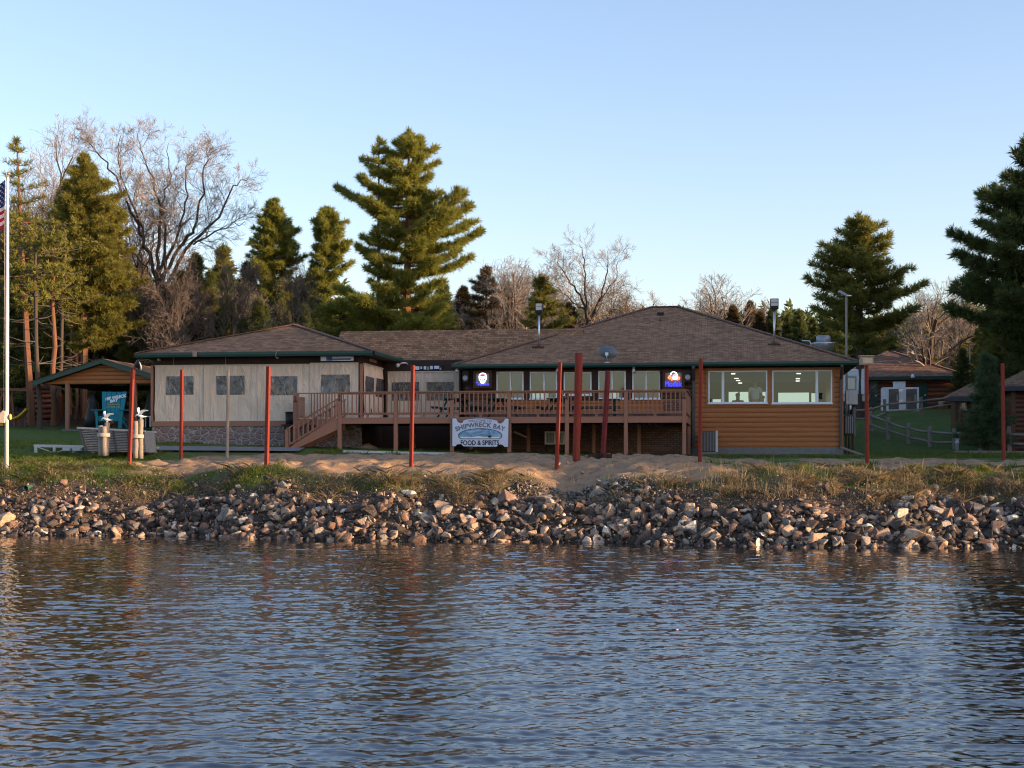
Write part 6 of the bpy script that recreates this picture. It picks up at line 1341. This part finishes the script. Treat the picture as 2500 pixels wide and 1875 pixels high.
# bare trees that stand out
def limb_tree(label, px, Y, yb, limbs, trunk, tr, seed, dn=.95):
    g = np.random.default_rng(seed); s = F/Y; b = at(px, yb, Y); b.z = gz(b.x, Y); S0, S1 = [], []
    def poly(pts, r0, r1, dep):
        P = []
        for i, (x, y) in enumerate(pts): p = at(x, y, Y)-b; P.append(np.array([p.x, dep*i/len(pts), p.z]))
        Q2 = []
        for a, c in zip(P, P[1:]):
            for k in range(4): Q2.append(a+(c-a)*k/4+g.normal(0, .07, 3))
        Q2.append(P[-1]); n = len(Q2)-1
        for i in range(n): S0.append((Q2[i], Q2[i+1], r0+(r1-r0)*i/n, r0+(r1-r0)*(i+1)/n))
        return Q2
    def sprig(p, d, L, r, lv):
        n = 4; q = p; dd_ = d; pts = [p]
        for i in range(n): dd_ = nrm(dd_+g.normal(0, .16, 3)+np.array([0, 0, .05])); q = q+dd_*L/n; pts.append(q)
        for i in range(n): S1.append((pts[i], pts[i+1], max(.0065, r*(1-.6*i/n)), max(.005, r*(1-.6*(i+1)/n))))
        if lv < 3:
            for j in range([5, 4, 3][lv]):
                t = .2+.8*(j+g.random())/6; k = min(n-1, int(t*n)); nd = nrm(nrm(pts[k+1]-pts[k])*math.cos(.7)+nrm(np.cross(dd_, g.normal(0, 1, 3)))*math.sin(.7)); sprig(pts[k]+(pts[k+1]-pts[k])*(t*n-k if t < 1 else 1), nd, L*.58*g.uniform(.7, 1.2), r*.5, lv+1)
    poly(trunk, tr*.8, tr*.42, 0)
    for i, (pts, r0, dep) in enumerate(limbs):
        Q2 = poly(pts, r0*.58, .014, dep); n = len(Q2)
        for j in range(int(n*dn)):
            t = .22+.78*g.random(); k = min(n-2, int(t*(n-1))); ax = nrm(Q2[k+1]-Q2[k]); pr = nrm(np.cross(ax, g.normal(0, 1, 3))); nd = nrm(ax*.75+pr*.75+np.array([0, 0, .15])); sprig(Q2[k], nd, g.uniform(1.3, 2.8)*(1.25-.7*t), .032*(1.25-t), 0)
    return tree_obj('bare_tree', label, 'tree', b, tubes(S0, 8), tubes(S1, 3), M['bark'], M['twig'], None, 'twigs')
limb_tree('big spreading bare oak left of the porch roof', 383, 88, 850, [([(388,700),(362,620),(332,545),(300,480),(258,405),(218,352),(192,322)], .20, 1.5), ([(386,695),(386,600),(396,520),(380,440),(352,380),(343,328)], .20, -1), ([(390,690),(402,600),(390,500),(404,420),(396,335)], .18, 2), ([(392,700),(440,605),(480,560),(500,480),(512,400),(520,368)], .20, -1.5), ([(392,720),(452,612),(528,525),(565,455),(603,425)], .20, 1), ([(470,595),(540,562),(603,545)], .10, -1), ([(366,640),(352,560),(322,480),(300,400),(312,345)], .14, -2), ([(392,710),(430,560),(450,470),(440,390),(470,345)], .15, 2.4), ([(380,690),(345,640),(290,590),(250,560)], .10, 1)], [(383,850),(390,770),(390,690)], .42, 31)
limb_tree('tallest of the bare trees right of the tallest pine', 1440, 100, 850, [([(1432,780),(1420,720),(1395,690),(1365,650),(1360,620)], .16, 1), ([(1436,780),(1430,700),(1425,640),(1412,600)], .15, -1), ([(1440,780),(1470,720),(1480,660),(1485,608)], .15, 1), ([(1440,790),(1462,740),(1500,690),(1508,640)], .12, -1), ([(1432,760),(1400,740),(1380,720),(1345,690)], .10, 0)], [(1440,850),(1438,800),(1434,770)], .28, 34, .5)
bare_px('bare tree rising behind the flag at the left edge', -5, 96, 285, 32, spread=.5, kids_=(8, 7, 6, 4), twigr=.012)
bare_px('bare tree between the thin orange pine and the olive pine', 140, 100, 350, 33, spread=.45, kids_=(8, 6, 6, 4), twigr=.012)
bare_px('bare tree behind the twin lens floodlight', 1265, 104, 606, 35, spread=.6, kids_=(9, 8, 6, 5), fork=.22, twigr=.012)
bare_px('bare tree above the right slope of the restaurant roof', 1770, 104, 655, 36, spread=.6, kids_=(9, 8, 6, 4), fork=.2, twigr=.012)
bare_px('bare tree between the broad pine and the dark shaded pine', 2262, 100, 672, 37, spread=.62, kids_=(9, 8, 6, 4), fork=.2, twigr=.012)
bare_px('low bare tree just left of the restaurant roof peak', 1530, 112, 690, 38, spread=.6, kids_=(9, 7, 6, 4), fork=.2, twigr=.013)
bare_px('small bare sapling in front of the service building', 2131, 90, 935, 39, spread=.4, kids_=(6, 5, 4), levels=3, tr=.05, twigr=.008)
# prototypes for the repeated forest trees
def proto(kind, i):
    if kind == 'c':
        H = 10; t, c = conifer(H, [(.8, 2.1, 2.1), (3, 1.9, 1.9), (6, 1.3, 1.3), (8.5, .6, .6), (10, .05, .05)], 50+i, nb=85, tk=8, tl=.26, tw=.045, dens=.9, tr=.16, pad=.32, upc=.2)
        return t, c
    H = 10; return bare(H, [.45, .55, .4][i % 3], 70+i, fork=.25, kids_=(8, 7, 6, 4), tr=.16, twigr=.012)
PR = {}
for i in range(3): PR['c', i] = proto('c', i)
for i in range(4): PR['b', i] = proto('b', i)
first = {}; REG = []
def forest(kind, i, px, Y, ytop, mat, bark, label, group, wscale=1.0):
    s = F/Y; X = (px-1250)/F*Y; g0 = gz(X, Y); H = CZ+(HZ-ytop)/s-g0; key = (kind, i, mat.name)
    if key not in first:
        t, c = PR[kind, i]; o = tree_obj('conifer' if kind == 'c' else 'bare_tree', label, 'tree', (X, Y, g0), t, c, bark, mat, group, 'crown' if kind == 'c' else 'twigs'); first[key] = o
    else: o = copy_thing(first[key], Matrix.Identity(4), label, group)
    hm = 10.0 if kind == 'c' else max(PR[kind, i][1][:, 2].max(), 1)
    REG.append((px, kind, ytop, o)); o.location = (X, Y, g0-.1); k = H/hm; o.scale = (k*wscale, k*wscale, k); o.rotation_euler = (0, 0, rng.uniform(0, 6.28)); return o
GL, GM, GR = 'trees of the wood behind the pavilion and porch', 'trees behind the middle roof', 'trees beyond the right end of the restaurant'
cL = 'dark conifer in the wood behind the pavilion and porch roof'; bL = 'thin bare tree in the wood behind the pavilion and porch roof'
tl_ = [(5, 96, 560), (35, 88, 640), (50, 102, 520), (110, 95, 600), (150, 90, 560), (260, 100, 520), (300, 94, 600), (345, 105, 640), (330, 90, 720), (430, 98, 690), (470, 92, 740), (520, 96, 660), (560, 90, 720), (600, 99, 640), (625, 90, 730), (730, 97, 700), (700, 90, 760), (760, 100, 650), (240, 92, 680), (90, 88, 740), (540, 104, 600), (475, 101, 620), (410, 93, 700), (450, 99, 660), (505, 92, 690), (555, 97, 650), (590, 93, 690), (645, 91, 745), (690, 96, 730), (740, 92, 740), (775, 96, 720), (530, 88, 760), (440, 88, 770), (600, 87, 775)]
for i, (x, Y, yt) in enumerate(tl_): forest('c', i % 3, x+rng.uniform(-8, 8), Y, yt, M['spruce'] if i % 4 else M['olive'], M['bark'], cL, GL, rng.uniform(.8, 1.15))
for i in range(24):
    x = rng.uniform(280, 770) if i > 14 else rng.uniform(-20, 300); forest('b', i % 4, x, rng.uniform(84, 112), rng.uniform(590, 720) if x > 420 else rng.uniform(430, 640), M['twig'] if i % 2 else M['twig_grey'], M['bark'], bL, GL, rng.uniform(.8, 1.2))
for i, (x, yt) in enumerate([(408, 570), (452, 590), (545, 600), (725, 610)]): forest('b', i % 4, x, 85+i % 3, yt, M['twig_grey'], M['bark'], bL, GL, .75)
for i, (x, Y, yt) in enumerate([(1080, 112, 690), (1130, 116, 700), (1240, 118, 690), (1390, 112, 740), (1440, 118, 760)]): forest('c', i % 3, x, Y, yt, M['brownish'] if i % 2 else M['spruce'], M['bark'], 'small conifer in the row behind the middle roof right of the tallest pine', GM, 1.1)
for i in range(14): forest('b', i % 4, rng.uniform(1060, 1480), rng.uniform(108, 125), rng.uniform(630, 715), M['twig'], M['bark'], 'bare tree in the row behind the middle roof right of the tallest pine', GM, rng.uniform(1, 1.3))
for i, (x, yt) in enumerate([(1495, 705), (1570, 715), (1610, 728), (1655, 735), (1695, 728), (1730, 700), (1800, 690), (1850, 712), (1900, 740)]): forest('b', i % 4, x, 118+rng.uniform(-5, 5), yt, M['twig'], M['bark'], 'bare tree top showing over the restaurant roof near its peak', 'tree tops over the right roof', 1.2)
for i, (x, yt) in enumerate([(1790, 745), (1830, 735), (1855, 760), (1885, 750), (1925, 765), (1950, 755), (1985, 775), (2015, 760), (2040, 780)]): forest('c', i % 3, x, 104+rng.uniform(-5, 8), yt, M['brownish'] if x < 1880 else M['spruce'], M['bark'], 'small pointed conifer over the right roof slope', 'small conifers over the right roof slope', .95)
for i, (x, Y, yt) in enumerate([(2150, 120, 790), (2190, 118, 770), (2230, 122, 800), (2265, 116, 790), (2300, 120, 810), (2330, 112, 800), (2355, 105, 820), (2390, 100, 800), (2420, 96, 740), (2450, 95, 700), (2480, 92, 640), (2350, 90, 850), (2440, 85, 760), (2490, 84, 800)]): forest('c', i % 3, x, Y, yt, M['spruce'] if i % 3 else M['olive'], M['bark'], 'dark conifer in the wood behind the service building and right cabin', GR, 1.15)
for i in range(8): forest('b', i % 4, rng.uniform(2180, 2420), rng.uniform(105, 120), rng.uniform(690, 800), M['twig'], M['bark'], 'bare tree in the wood behind the service building', GR, 1.1)
LMK = [(60, 'behind the flagpole'), (170, 'behind the left half of the pavilion'), (300, 'behind the right half of the pavilion'), (430, 'behind the left end of the porch roof'), (530, 'above the second red pole'), (620, 'above the left slope of the porch roof'), (720, 'behind the porch roof peak'), (820, 'behind the right slope of the porch roof'), (1150, 'just right of the tallest pine'), (1290, 'left of the twin lens floodlight'), (1400, 'right of the twin lens floodlight'), (1560, 'left of the restaurant roof peak'), (1700, 'behind the restaurant roof peak'), (1830, 'left of the right roof floodlight'), (1900, 'behind the right roof floodlight'), (2080, 'left of the exhaust fan'), (2200, 'behind the service building roof'), (2330, 'behind the right end of the service building'), (2420, 'behind the young spruce'), (2600, 'behind the right cabin')]
ORD = ['first', 'second', 'third', 'fourth', 'fifth', 'sixth', 'seventh', 'eighth', 'ninth', 'tenth', 'eleventh', 'twelfth']
bk_ = {}
for px, kd, yt_, o in REG: bk_.setdefault((kd, next(t for e, t in LMK if px < e)), []).append((px, yt_, o))
for (kd, lm), L_ in bk_.items():
    L_.sort(key=lambda q: q[0]); nm_ = 'dark conifer' if kd == 'c' else 'thin bare tree'
    for i, (px, yt_, o) in enumerate(L_): o['label'] = f"{nm_} {lm}" if len(L_) == 1 else f"{ORD[i]} {nm_} from the left {lm}"
# trunks standing behind and beside the pavilion
def trunk_px(x0, x1, yb, yt, w, Y, lab, mt):
    s = F/Y; b, t = at(x0, yb, Y), at(x1, yt, Y); b.z = min(b.z, gz(b.x, Y)-.1); g = np.random.default_rng(int(x0)); n = 9; pts = [b.lerp(t, i/n)+Vector((g.normal(0, .05), 0, 0)) for i in range(n+1)]
    sg = [(tuple(pts[i]-b), tuple(pts[i+1]-b), w/s/2*(1.15 if i == 0 else 1-.55*i/n), w/s/2*(1-.55*(i+1)/n)) for i in range(n)]; br = []
    for _ in range(26):
        i = int(g.integers(3, n)); p = pts[i]-b; a = g.uniform(0, 6.28); L = g.uniform(.8, 2.4); q = p+Vector((math.cos(a)*L, math.sin(a)*L, g.uniform(-.3, .6))); br.append((tuple(p), tuple(p.lerp(q, .5)+Vector((0, 0, -.1))), .02, .014)); br.append((tuple(p.lerp(q, .5)+Vector((0, 0, -.1))), tuple(q), .014, .006))
    up_b = []
    for _ in range(34):
        i = int(g.integers(n-3, n+1)); p = pts[i]-b; a = g.uniform(0, 6.28); L = g.uniform(.6, 2.0); q = p+Vector((math.cos(a)*L, math.sin(a)*L, g.uniform(-.1, .7))); br.append((tuple(p), tuple(q), .022, .008)); up_b += [np.array(p.lerp(q, f))+g.normal(0, .12, 3) for f in g.uniform(.45, 1.05, 13)]
    C = np.array(up_b); cr = tufts(C, nrm(g.normal(0, 1, C.shape)+[0, 0, .6]), 12, .24, .022, .5, g)
    o = tree_obj('pine_tree', lab, 'tree', b, tubes(sg, 10), cr, mt, M['olive']); bo = bpy.data.objects.new('dead_branches', raw_mesh('dead_branches', tubes(br, 4), 4, M['twig_grey'])); COL.objects.link(bo); bo.parent = o
trunk_px(97, 84, 1046, 560, 13, 76, 'thick straight pine trunk in front of the red log cabin left of the pavilion', M['bark'])
for i, (x0, x1, yb, yt, w, Y, lab) in enumerate([(131, 128, 1045, 600, 15, 79, 'dark pine trunk right of the thick trunk, at the left edge of the pavilion'), (142, 160, 1045, 560, 11, 81, 'leaning pine trunk just inside the left pavilion post'), (184, 200, 1040, 520, 9, 84, 'dark trunk seen through the pavilion right of its left post'), (209, 215, 1040, 600, 9, 84, 'dark trunk seen through the pavilion left of the giant chair'), (171, 172, 1040, 540, 8, 88, 'slim trunk rising above the left half of the pavilion roof'), (228, 232, 1040, 560, 8, 90, 'slim trunk rising above the pavilion peak')]): trunk_px(x0, x1, yb, yt, w, Y, lab, M['bark'] if i % 2 else M['bark_red'])
# far wood as one mass
g = np.random.default_rng(5); C = []; Dd = []; sg = []
for i in range(900):
    px = g.uniform(-250, 2750); Y = g.uniform(122, 165); 
    yt = np.interp(px, [-250, 0, 700, 1000, 1300, 1700, 2000, 2500, 2750], [720, 740, 720, 760, 775, 790, 800, 780, 720])+g.normal(0, 18)
    s = F/Y; X = (px-1250)/F*Y; g0 = gz(X, Y); H = CZ+(HZ-yt)/s-g0
    if H < 1: continue
    m = 34; t = g.random(m)**.8; rr = (1-t)*H*.2+.2; a = g.uniform(0, 6.28, m)
    C.append(np.stack([X+rr*np.cos(a), Y+rr*np.sin(a), g0+t*H], 1)); Dd.append(np.stack([np.cos(a), np.sin(a), np.full(m, .6)], 1)); sg.append(((X, Y, g0), (X, Y, g0+H*.9), .12, .03))
C = np.concatenate(C); me = raw_mesh('far_wood', tufts(C, nrm(np.concatenate(Dd)), 7, .75, .12, .6, g), 5, M['spruce']); o = bpy.data.objects.new('far_wood', me); COL.objects.link(o); tag(o, 'far dark wood closing the gaps behind all the buildings', 'wood', kind='stuff')
o = bpy.data.objects.new('far_wood_trunks', raw_mesh('far_wood_trunks', tubes(sg, 4), 4, M['twig_grey'])); COL.objects.link(o); tag(o, 'far thin trunks among the dark wood', 'wood', kind='stuff')
# wood outside the frame on the right: its shade falls over the restaurant
for i, (X, Y, H) in enumerate([(27, 50.5, 10), (29, 47.5, 12), (30, 53, 13), (33, 49, 13), (33, 57, 14), (37, 46, 13), (38, 52, 14), (42, 49, 14), (36, 61, 14), (30, 60, 13), (41, 57, 15), (46, 46, 15), (46, 53, 15), (34, 66, 15), (40, 65, 15), (33, 73, 14), (50, 49, 16), (42, 43, 14), (52, 58, 16), (48, 40, 15), (41, 38.5, 17), (44, 36.5, 17), (47, 35, 18), (39, 42, 16), (51, 33.5, 18), (39, 80, 15), (43, 83, 16), (46, 78, 16), (38, 86, 15), (43, 74, 15), (50, 72, 16)]):
    o = copy_thing(first['c', i % 3, 'dark_spruce_needles'], Matrix.Identity(4), f'{ORD[i%12]} dark conifer of the {["first", "second", "third"][i//12]} row on the shore right of the cabin', 'trees of the right shore outside the picture'); g0 = gz(X, Y); o.location = (X, Y, g0-.1); o.scale = (H/10*1.5, H/10*1.5, H/10); o.rotation_euler = (0, 0, i*1.3)
# ---------------------------------------------------------------- shore rocks
import bmesh
def rock_mesh(seed, name='rock'):
    g = np.random.default_rng(seed); bm = bmesh.new(); n = int(g.integers(8, 13))
    for _ in range(n):
        v = g.normal(0, 1, 3); v /= np.linalg.norm(v); v *= g.uniform(.8, 1.1); bm.verts.new(v*np.array([1, .8, .72]))
    r = bmesh.ops.convex_hull(bm, input=bm.verts); bmesh.ops.delete(bm, geom=[e for e in r['geom_interior'] if isinstance(e, bmesh.types.BMVert)], context='VERTS')
    bmesh.ops.bevel(bm, geom=list(bm.edges), offset=.03, segments=1, affect='EDGES'); bmesh.ops.triangulate(bm, faces=bm.faces)
    me = bpy.data.meshes.new(name); bm.to_mesh(me); bm.free(); return me
def rock_mat(kind):
    t = NT('rock_'+kind)
    if kind == 'own': x = t.n('ShaderNodeObjectInfo'); base = x.outputs['Color']
    else: x = t.n('ShaderNodeAttribute'); x.attribute_name = 'tone'; base = x.outputs['Color']
    v = t.coord('Object') if kind != 'own' else t.coord('Object'); f = t.noise(v, 2.2 if kind == 'own' else 9, 5, .7); g = t.noise(v, 7 if kind == 'own' else 30, 4, .7)
    c = t.mix(1.0, base, t.ramp(f, [(.3, (.5, .5, .52)), (.55, (1, 1, 1)), (.78, (1.0, .93, .85))]), 'MULTIPLY'); c = t.mix(t.math('MULTIPLY', t.ramp(g, [(.5, (0,0,0)), (.62, (1,1,1))]), .4), c, (.05, .045, .045))
    t.bump(g, .6, .04); return t.done(c, .85, 0, .25)
RM = rock_mat('own'); RMs = [rock_mesh(i+100) for i in range(18)]
for m in RMs: m.materials.append(RM)
TONE = {'dark grey': (.078, .066, .058), 'brown': (.23, .145, .105), 'tan': (.46, .33, .225), 'cream': (.66, .57, .45), 'grey': (.28, .245, .205)}
def shore_f(x): return float(shore(np.array([x]))[0])
LM = [(160, 'below the flagpole'), (400, 'below the boat shaped box'), (560, 'below the weathered pole'), (720, 'left of the stairs'), (950, 'below the deck stairs'), (1100, 'left of the welcome sign'), (1290, 'below the welcome sign'), (1440, 'below the thick red pole'), (1600, 'below the right deck half'), (1760, 'below the air conditioner'), (1900, 'below the left wide window'), (2060, 'below the right wide window'), (2220, 'below the tan lamp post'), (2400, 'below the curving rail fence'), (2600, 'below the right cabin')]
cand = []
special = [(1005, 1216, .24, 'cream', 1.0), (990, 1210, .20, 'cream', 1.0), (1330, 1232, .42, 'grey', .5), (1240, 1220, .50, 'brown', .8), (1460, 1208, .40, 'grey', 1.0), (1755, 1195, .24, 'tan', 1.0), (2000, 1250, .38, 'tan', 1.0), (1300, 1310, .26, 'tan', 1.5), (1390, 1310, .25, 'cream', .8), (15, 1284, .46, 'tan', .8), (880, 1300, .3, 'tan', .8), (1060, 1305, .36, 'brown', .9), (2230, 1318, .42, 'tan', .8), (1990, 1325, .40, 'tan', .7), (2110, 1300, .35, 'cream', .8), (2370, 1275, .32, 'brown', .9), (175, 1225, .3, 'tan', .8), (1030, 1255, .34, 'cream', .7), (1040, 1255, .2, 'grey', .8), (2090, 1325, .35, 'dark grey', .8), (2400, 1330, .3, 'brown', 1.0), (1080, 1235, .36, 'tan', .8), (1085, 1260, .3, 'grey', .8), (1700, 1300, .34, 'dark grey', 1), (560, 1270, .3, 'grey', 1), (700, 1190, .28, 'dark grey', 1), (2250, 1230, .25, 'tan', .8), (1560, 1260, .36, 'tan', .9), (1388, 1137, .15, 'tan', .8), (1364, 1139, .11, 'cream', .8), (1420, 1160, .10, 'grey', .9), (1470, 1190, .3, 'grey', .7), (830, 1250, .3, 'dark grey', 1)]
def px_to_bank(px, py):
    t = 33.0
    while t < 50:
        p = at(px, py, t)
        if p.z <= float(hgt(np.array([p.x]), np.array([t]), False)[0]): return p
        t += .04
    return at(px, py, 42)
for (px, py, r, c, fl_) in special:
    p = px_to_bank(px, py); cand.append((r, p.x, p.y, c, fl_))
gR = random.Random(21)
def pick(): 
    w = gR.random(); return 'dark grey' if w < .42 else 'brown' if w < .62 else 'grey' if w < .76 else 'tan' if w < .93 else 'cream'
N = 0
for _ in range(14000):
    x = gR.uniform(-17.5, 16.5); d = gR.uniform(-.25, 3.1)
    lim = 1.45+.35*math.sin(x*.7)+.3*math.sin(x*1.9+1)
    if d > lim and gR.random() > .62*math.exp(-(d-lim)*2.2): continue
    if abs(x-1.7) < .8 and d > 1.8: continue
    r = .035+.27*gR.random()**4.2
    if d > lim: r *= .7
    cand.append((r, x, shore_f(x)+d, pick(), 1.0)); N += 1
RB = {}
def tilt(r): return (gR.gauss(0, .45)+.3, gR.gauss(0, .45), gR.uniform(0, 6.28))
vis = sorted(((c[0]*(1 if abs(c[1]) < c[2]*.335 else 0), c) for c in cand), key=lambda q: -q[0]); own = [c for _, c in vis[:292]]; rest = [c for _, c in vis[292:]]
for i, (r, x, y, tone, fl_) in enumerate(own):
    px = 1250+x/y*F; d = y-shore_f(x); o = bpy.data.objects.new('rock', RMs[i % 18]); COL.objects.link(o)
    if i < len(special) and (r, x, y, tone, fl_) in cand[:len(special)]: o.rotation_euler = (gR.uniform(-.4, .4), gR.uniform(-.4, .4), gR.uniform(0, 6.28))
    else: o.rotation_euler = tilt(r)
    z = float(hgt(np.array([x]), np.array([y]))[0]); k = gR.uniform(.85, 1.15); o.location = (x, y, z+r*.16); o.scale = (r*k, r/k, r*(.9 if fl_ == 1 else .6+.3*fl_)); b = TONE[tone]; j = gR.uniform(.8, 1.25); o.color = (b[0]*j, b[1]*j, b[2]*j, 1)
    lm = next(t for e, t in LM if px < e); tier = 'at the waterline' if d < .45 else 'low down' if d < 1.1 else 'halfway up' if d < 1.8 else 'high up'
    size = 'large' if r > .25 else 'medium' if r > .165 else 'small'
    tag(o, 'rock', 'rock', 'angular rocks along the shore'); RB.setdefault((size, tone, tier, lm), []).append((px, o))
for (size, tone, tier, lm), L_ in RB.items():
    L_.sort(key=lambda q: q[0])
    for i, (_, o) in enumerate(L_): o['label'] = f'{size} {tone} rock {tier} {lm}' if len(L_) == 1 else f'{ORD[min(i, 11)]} {size} {tone} rock from the left {tier} {lm}'
# the rest of the rocks and the rubble between them, one mass with a tone per stone
def stones(name, items, label, cat):
    VV, FF, TT = [], [], []; base = [(np.array([v.co[:] for v in m.vertices]), np.array([p.vertices[:] for p in m.polygons])) for m in [rock_mesh(500+i) if i else rock_mesh(500) for i in range(10)]]; n = 0
    for i, (r, x, y, tone, _) in enumerate(items):
        v, f = base[i % 10]; a = [gR.gauss(.3, .5), gR.gauss(0, .5), gR.uniform(0, 6.28)]; Rm = np.array(Matrix.Rotation(a[0], 3, 'X') @ Matrix.Rotation(a[1], 3, 'Y') @ Matrix.Rotation(a[2], 3, 'Z')); z = HZI(x, y)
        VV.append((v*r*np.array([1, gR.uniform(.7, 1.1), gR.uniform(.6, 1)])) @ Rm.T+np.array([x, y, z+r*.16])); FF.append(f+n); n += len(v); b = np.array(TONE[tone])*gR.uniform(.7, 1.3); TT.append(np.tile(np.append(b, 1), (len(v), 1)))
    V, Fc, Tn = np.concatenate(VV), np.concatenate(FF), np.concatenate(TT); me = bpy.data.meshes.new(name); me.vertices.add(len(V)); me.vertices.foreach_set('co', V.astype(np.float32).ravel()); q = Fc.astype(np.int32)
    me.loops.add(q.size); me.loops.foreach_set('vertex_index', q.ravel()); me.polygons.add(len(q)); me.polygons.foreach_set('loop_start', np.arange(0, q.size, 3, dtype=np.int32)); me.polygons.foreach_set('loop_total', np.full(len(q), 3, np.int32)); me.update(calc_edges=True)
    ca_ = me.color_attributes.new('tone', 'FLOAT_COLOR', 'POINT'); ca_.data.foreach_set('color', Tn.astype(np.float32).ravel()); me.materials.append(RMA); o = bpy.data.objects.new(name, me); COL.objects.link(o); tag(o, label, cat, kind='stuff')
RMA = rock_mat('mass')
_xi = np.searchsorted
def HZI(x, y): return float(GZZ[min(len(ys)-1, _xi(ys, y)), min(len(xs)-1, _xi(xs, x))])
stones('riprap', rest, 'broken stones filling the bank between the larger rocks', 'riprap')
rub = []
for _ in range(9000):
    x = gR.uniform(-17.5, 16.5); d = gR.uniform(-.2, 3.6)
    if d > 2.4 and gR.random() < .35: continue
    rub.append((.018+.035*gR.random()**2, x, shore_f(x)+d, pick() if d < 1.6 else gR.choice(['tan', 'brown', 'brown', 'dark grey', 'cream', 'grey']), 1))
for _ in range(1100):
    a = gR.choice([(-.2, 41.8), (2.9, 41.6), (1.4, 41.6)]); x = a[0]+gR.gauss(0, .5); y = shore_f(x)+gR.uniform(2.0, 3.4); rub.append((.03+.06*gR.random()**2, x, y, gR.choice(['grey', 'grey', 'dark grey']), 1))
stones('rubble', rub, 'small rubble and gravel on the bank', 'rubble')
# stone step boards in the gully
x0, y0 = 1.3, shore_f(1.3)+2.35; z0 = HZI(x0, y0); q = MB(); q.box(x0-.55, x0+.45, y0-.04, y0+.04, z0-.1, z0+.06); solo('step_board', q, M['grey_wood'], 'short grey board holding back sand at the foot of the sandy gully', 'board', (x0, y0, z0))
# ---------------------------------------------------------------- grasses: real blades
gg = np.random.default_rng(77)
def blades(name, X, Y, hmin, hmax, wd, mat, lean_, label, cat, tone=None):
    Z = np.array([HZI(a, b) for a, b in zip(X, Y)]); n = len(X); H = gg.uniform(hmin, hmax, n)*(.45+1.5*sst(fbm(X*2.3, Y*2.3, 91), .38, .68)); a = gg.uniform(0, 6.28, n); L = gg.normal(0, lean_, (n, 2))*H[:, None]; s = np.stack([np.cos(a), np.sin(a)], 1)*wd
    B = np.stack([X, Y, Z-.01], 1); m = B+np.stack([L[:, 0]*.4, L[:, 1]*.4, H*.6], 1); t = B+np.stack([L[:, 0], L[:, 1], H], 1); S3 = np.concatenate([s, np.zeros((n, 1))], 1)
    co = np.stack([B-S3, B+S3, m+S3*.7, t, m-S3*.7], 1).reshape(-1, 3); me = raw_mesh(name, co, 5, mat); o = bpy.data.objects.new(name, me); COL.objects.link(o); tag(o, label, cat, kind='stuff')
gmat = leaf_mat('grass_blades', (.09, .14, .026), (.16, .21, .042), (.26, .28, .075)); smat = leaf_mat('straw_blades', (.22, .17, .095), (.36, .285, .17), (.50, .41, .26))
def scatter(n, x0, x1, d0, d1, fn):
    x = gg.uniform(x0, x1, n); d = gg.uniform(d0, d1, n); y = shore(x)+d; k = gg.random(n) < fn(x, y, d); return x[k], y[k]
gf = lambda x, y, d: sst(d+ (fbm(x*1.1, y*1.1, 81)-.5)*2.6, 2.0, 3.2)*(1-sandmask(x, y))*sst(fbm(x*.8, y*.8, 82), .34, .48)*(1-.75*sst(x, -4, 0)*(1-sst(x, 8, 12)))
x, y = scatter(260000, -18, 17.5, 1.6, 9, gf); blades('grass', x, y, .03, .10, .008, gmat, .5, 'short green grass on the crest of the bank', 'grass')
sf = lambda x, y, d: sst(d+(fbm(x*.9, y*.9, 83)-.5)*2.2, 1.3, 2.4)*(1-sst(d, 4.3, 6.2))*(1-sandmask(x, y))*sst(fbm(x*1.2, y*1.2, 84), .42, .54)*(.35+.65*sst(x, -7, -3))*(1-.8*np.exp(-((x-1.7)/.9)**2))
x, y = scatter(150000, -18, 17.5, 1.2, 7, sf); blades('dry_grass', x, y, .04, .15, .0085, smat, 1.3, 'matted dry straw coloured grass on the bank', 'dry grass')
wf_ = lambda x, y, d: np.exp(-((x-6.3)/1.7)**2)*.9+.05+.25*np.exp(-((x-11)/2)**2)
x, y = scatter(9000, -18, 17.5, 1.8, 3.9, wf_); blades('weeds', x, y, .10, .34, .006, smat, .18, 'standing dry weeds on the bank', 'weeds')
x = gg.uniform(-30, -12, 60000); y = gg.uniform(48, 62, 60000); k = (sandmask(x, y) < .2); blades('lawn', x[k], y[k], .03, .07, .008, gmat, .5, 'mown lawn around the flagpole and boat shaped box', 'lawn')
x = gg.uniform(-7, 20, 50000); y = gg.uniform(52, 58, 50000); k = (sandmask(x, y) < .2) & (((x-OX)*ST+(y-OY)*CT < -4.9) | (x > 13)); blades('lawn_strip', x[k], y[k], .03, .09, .008, gmat, .5, 'grass strip between the sand and the deck', 'lawn')
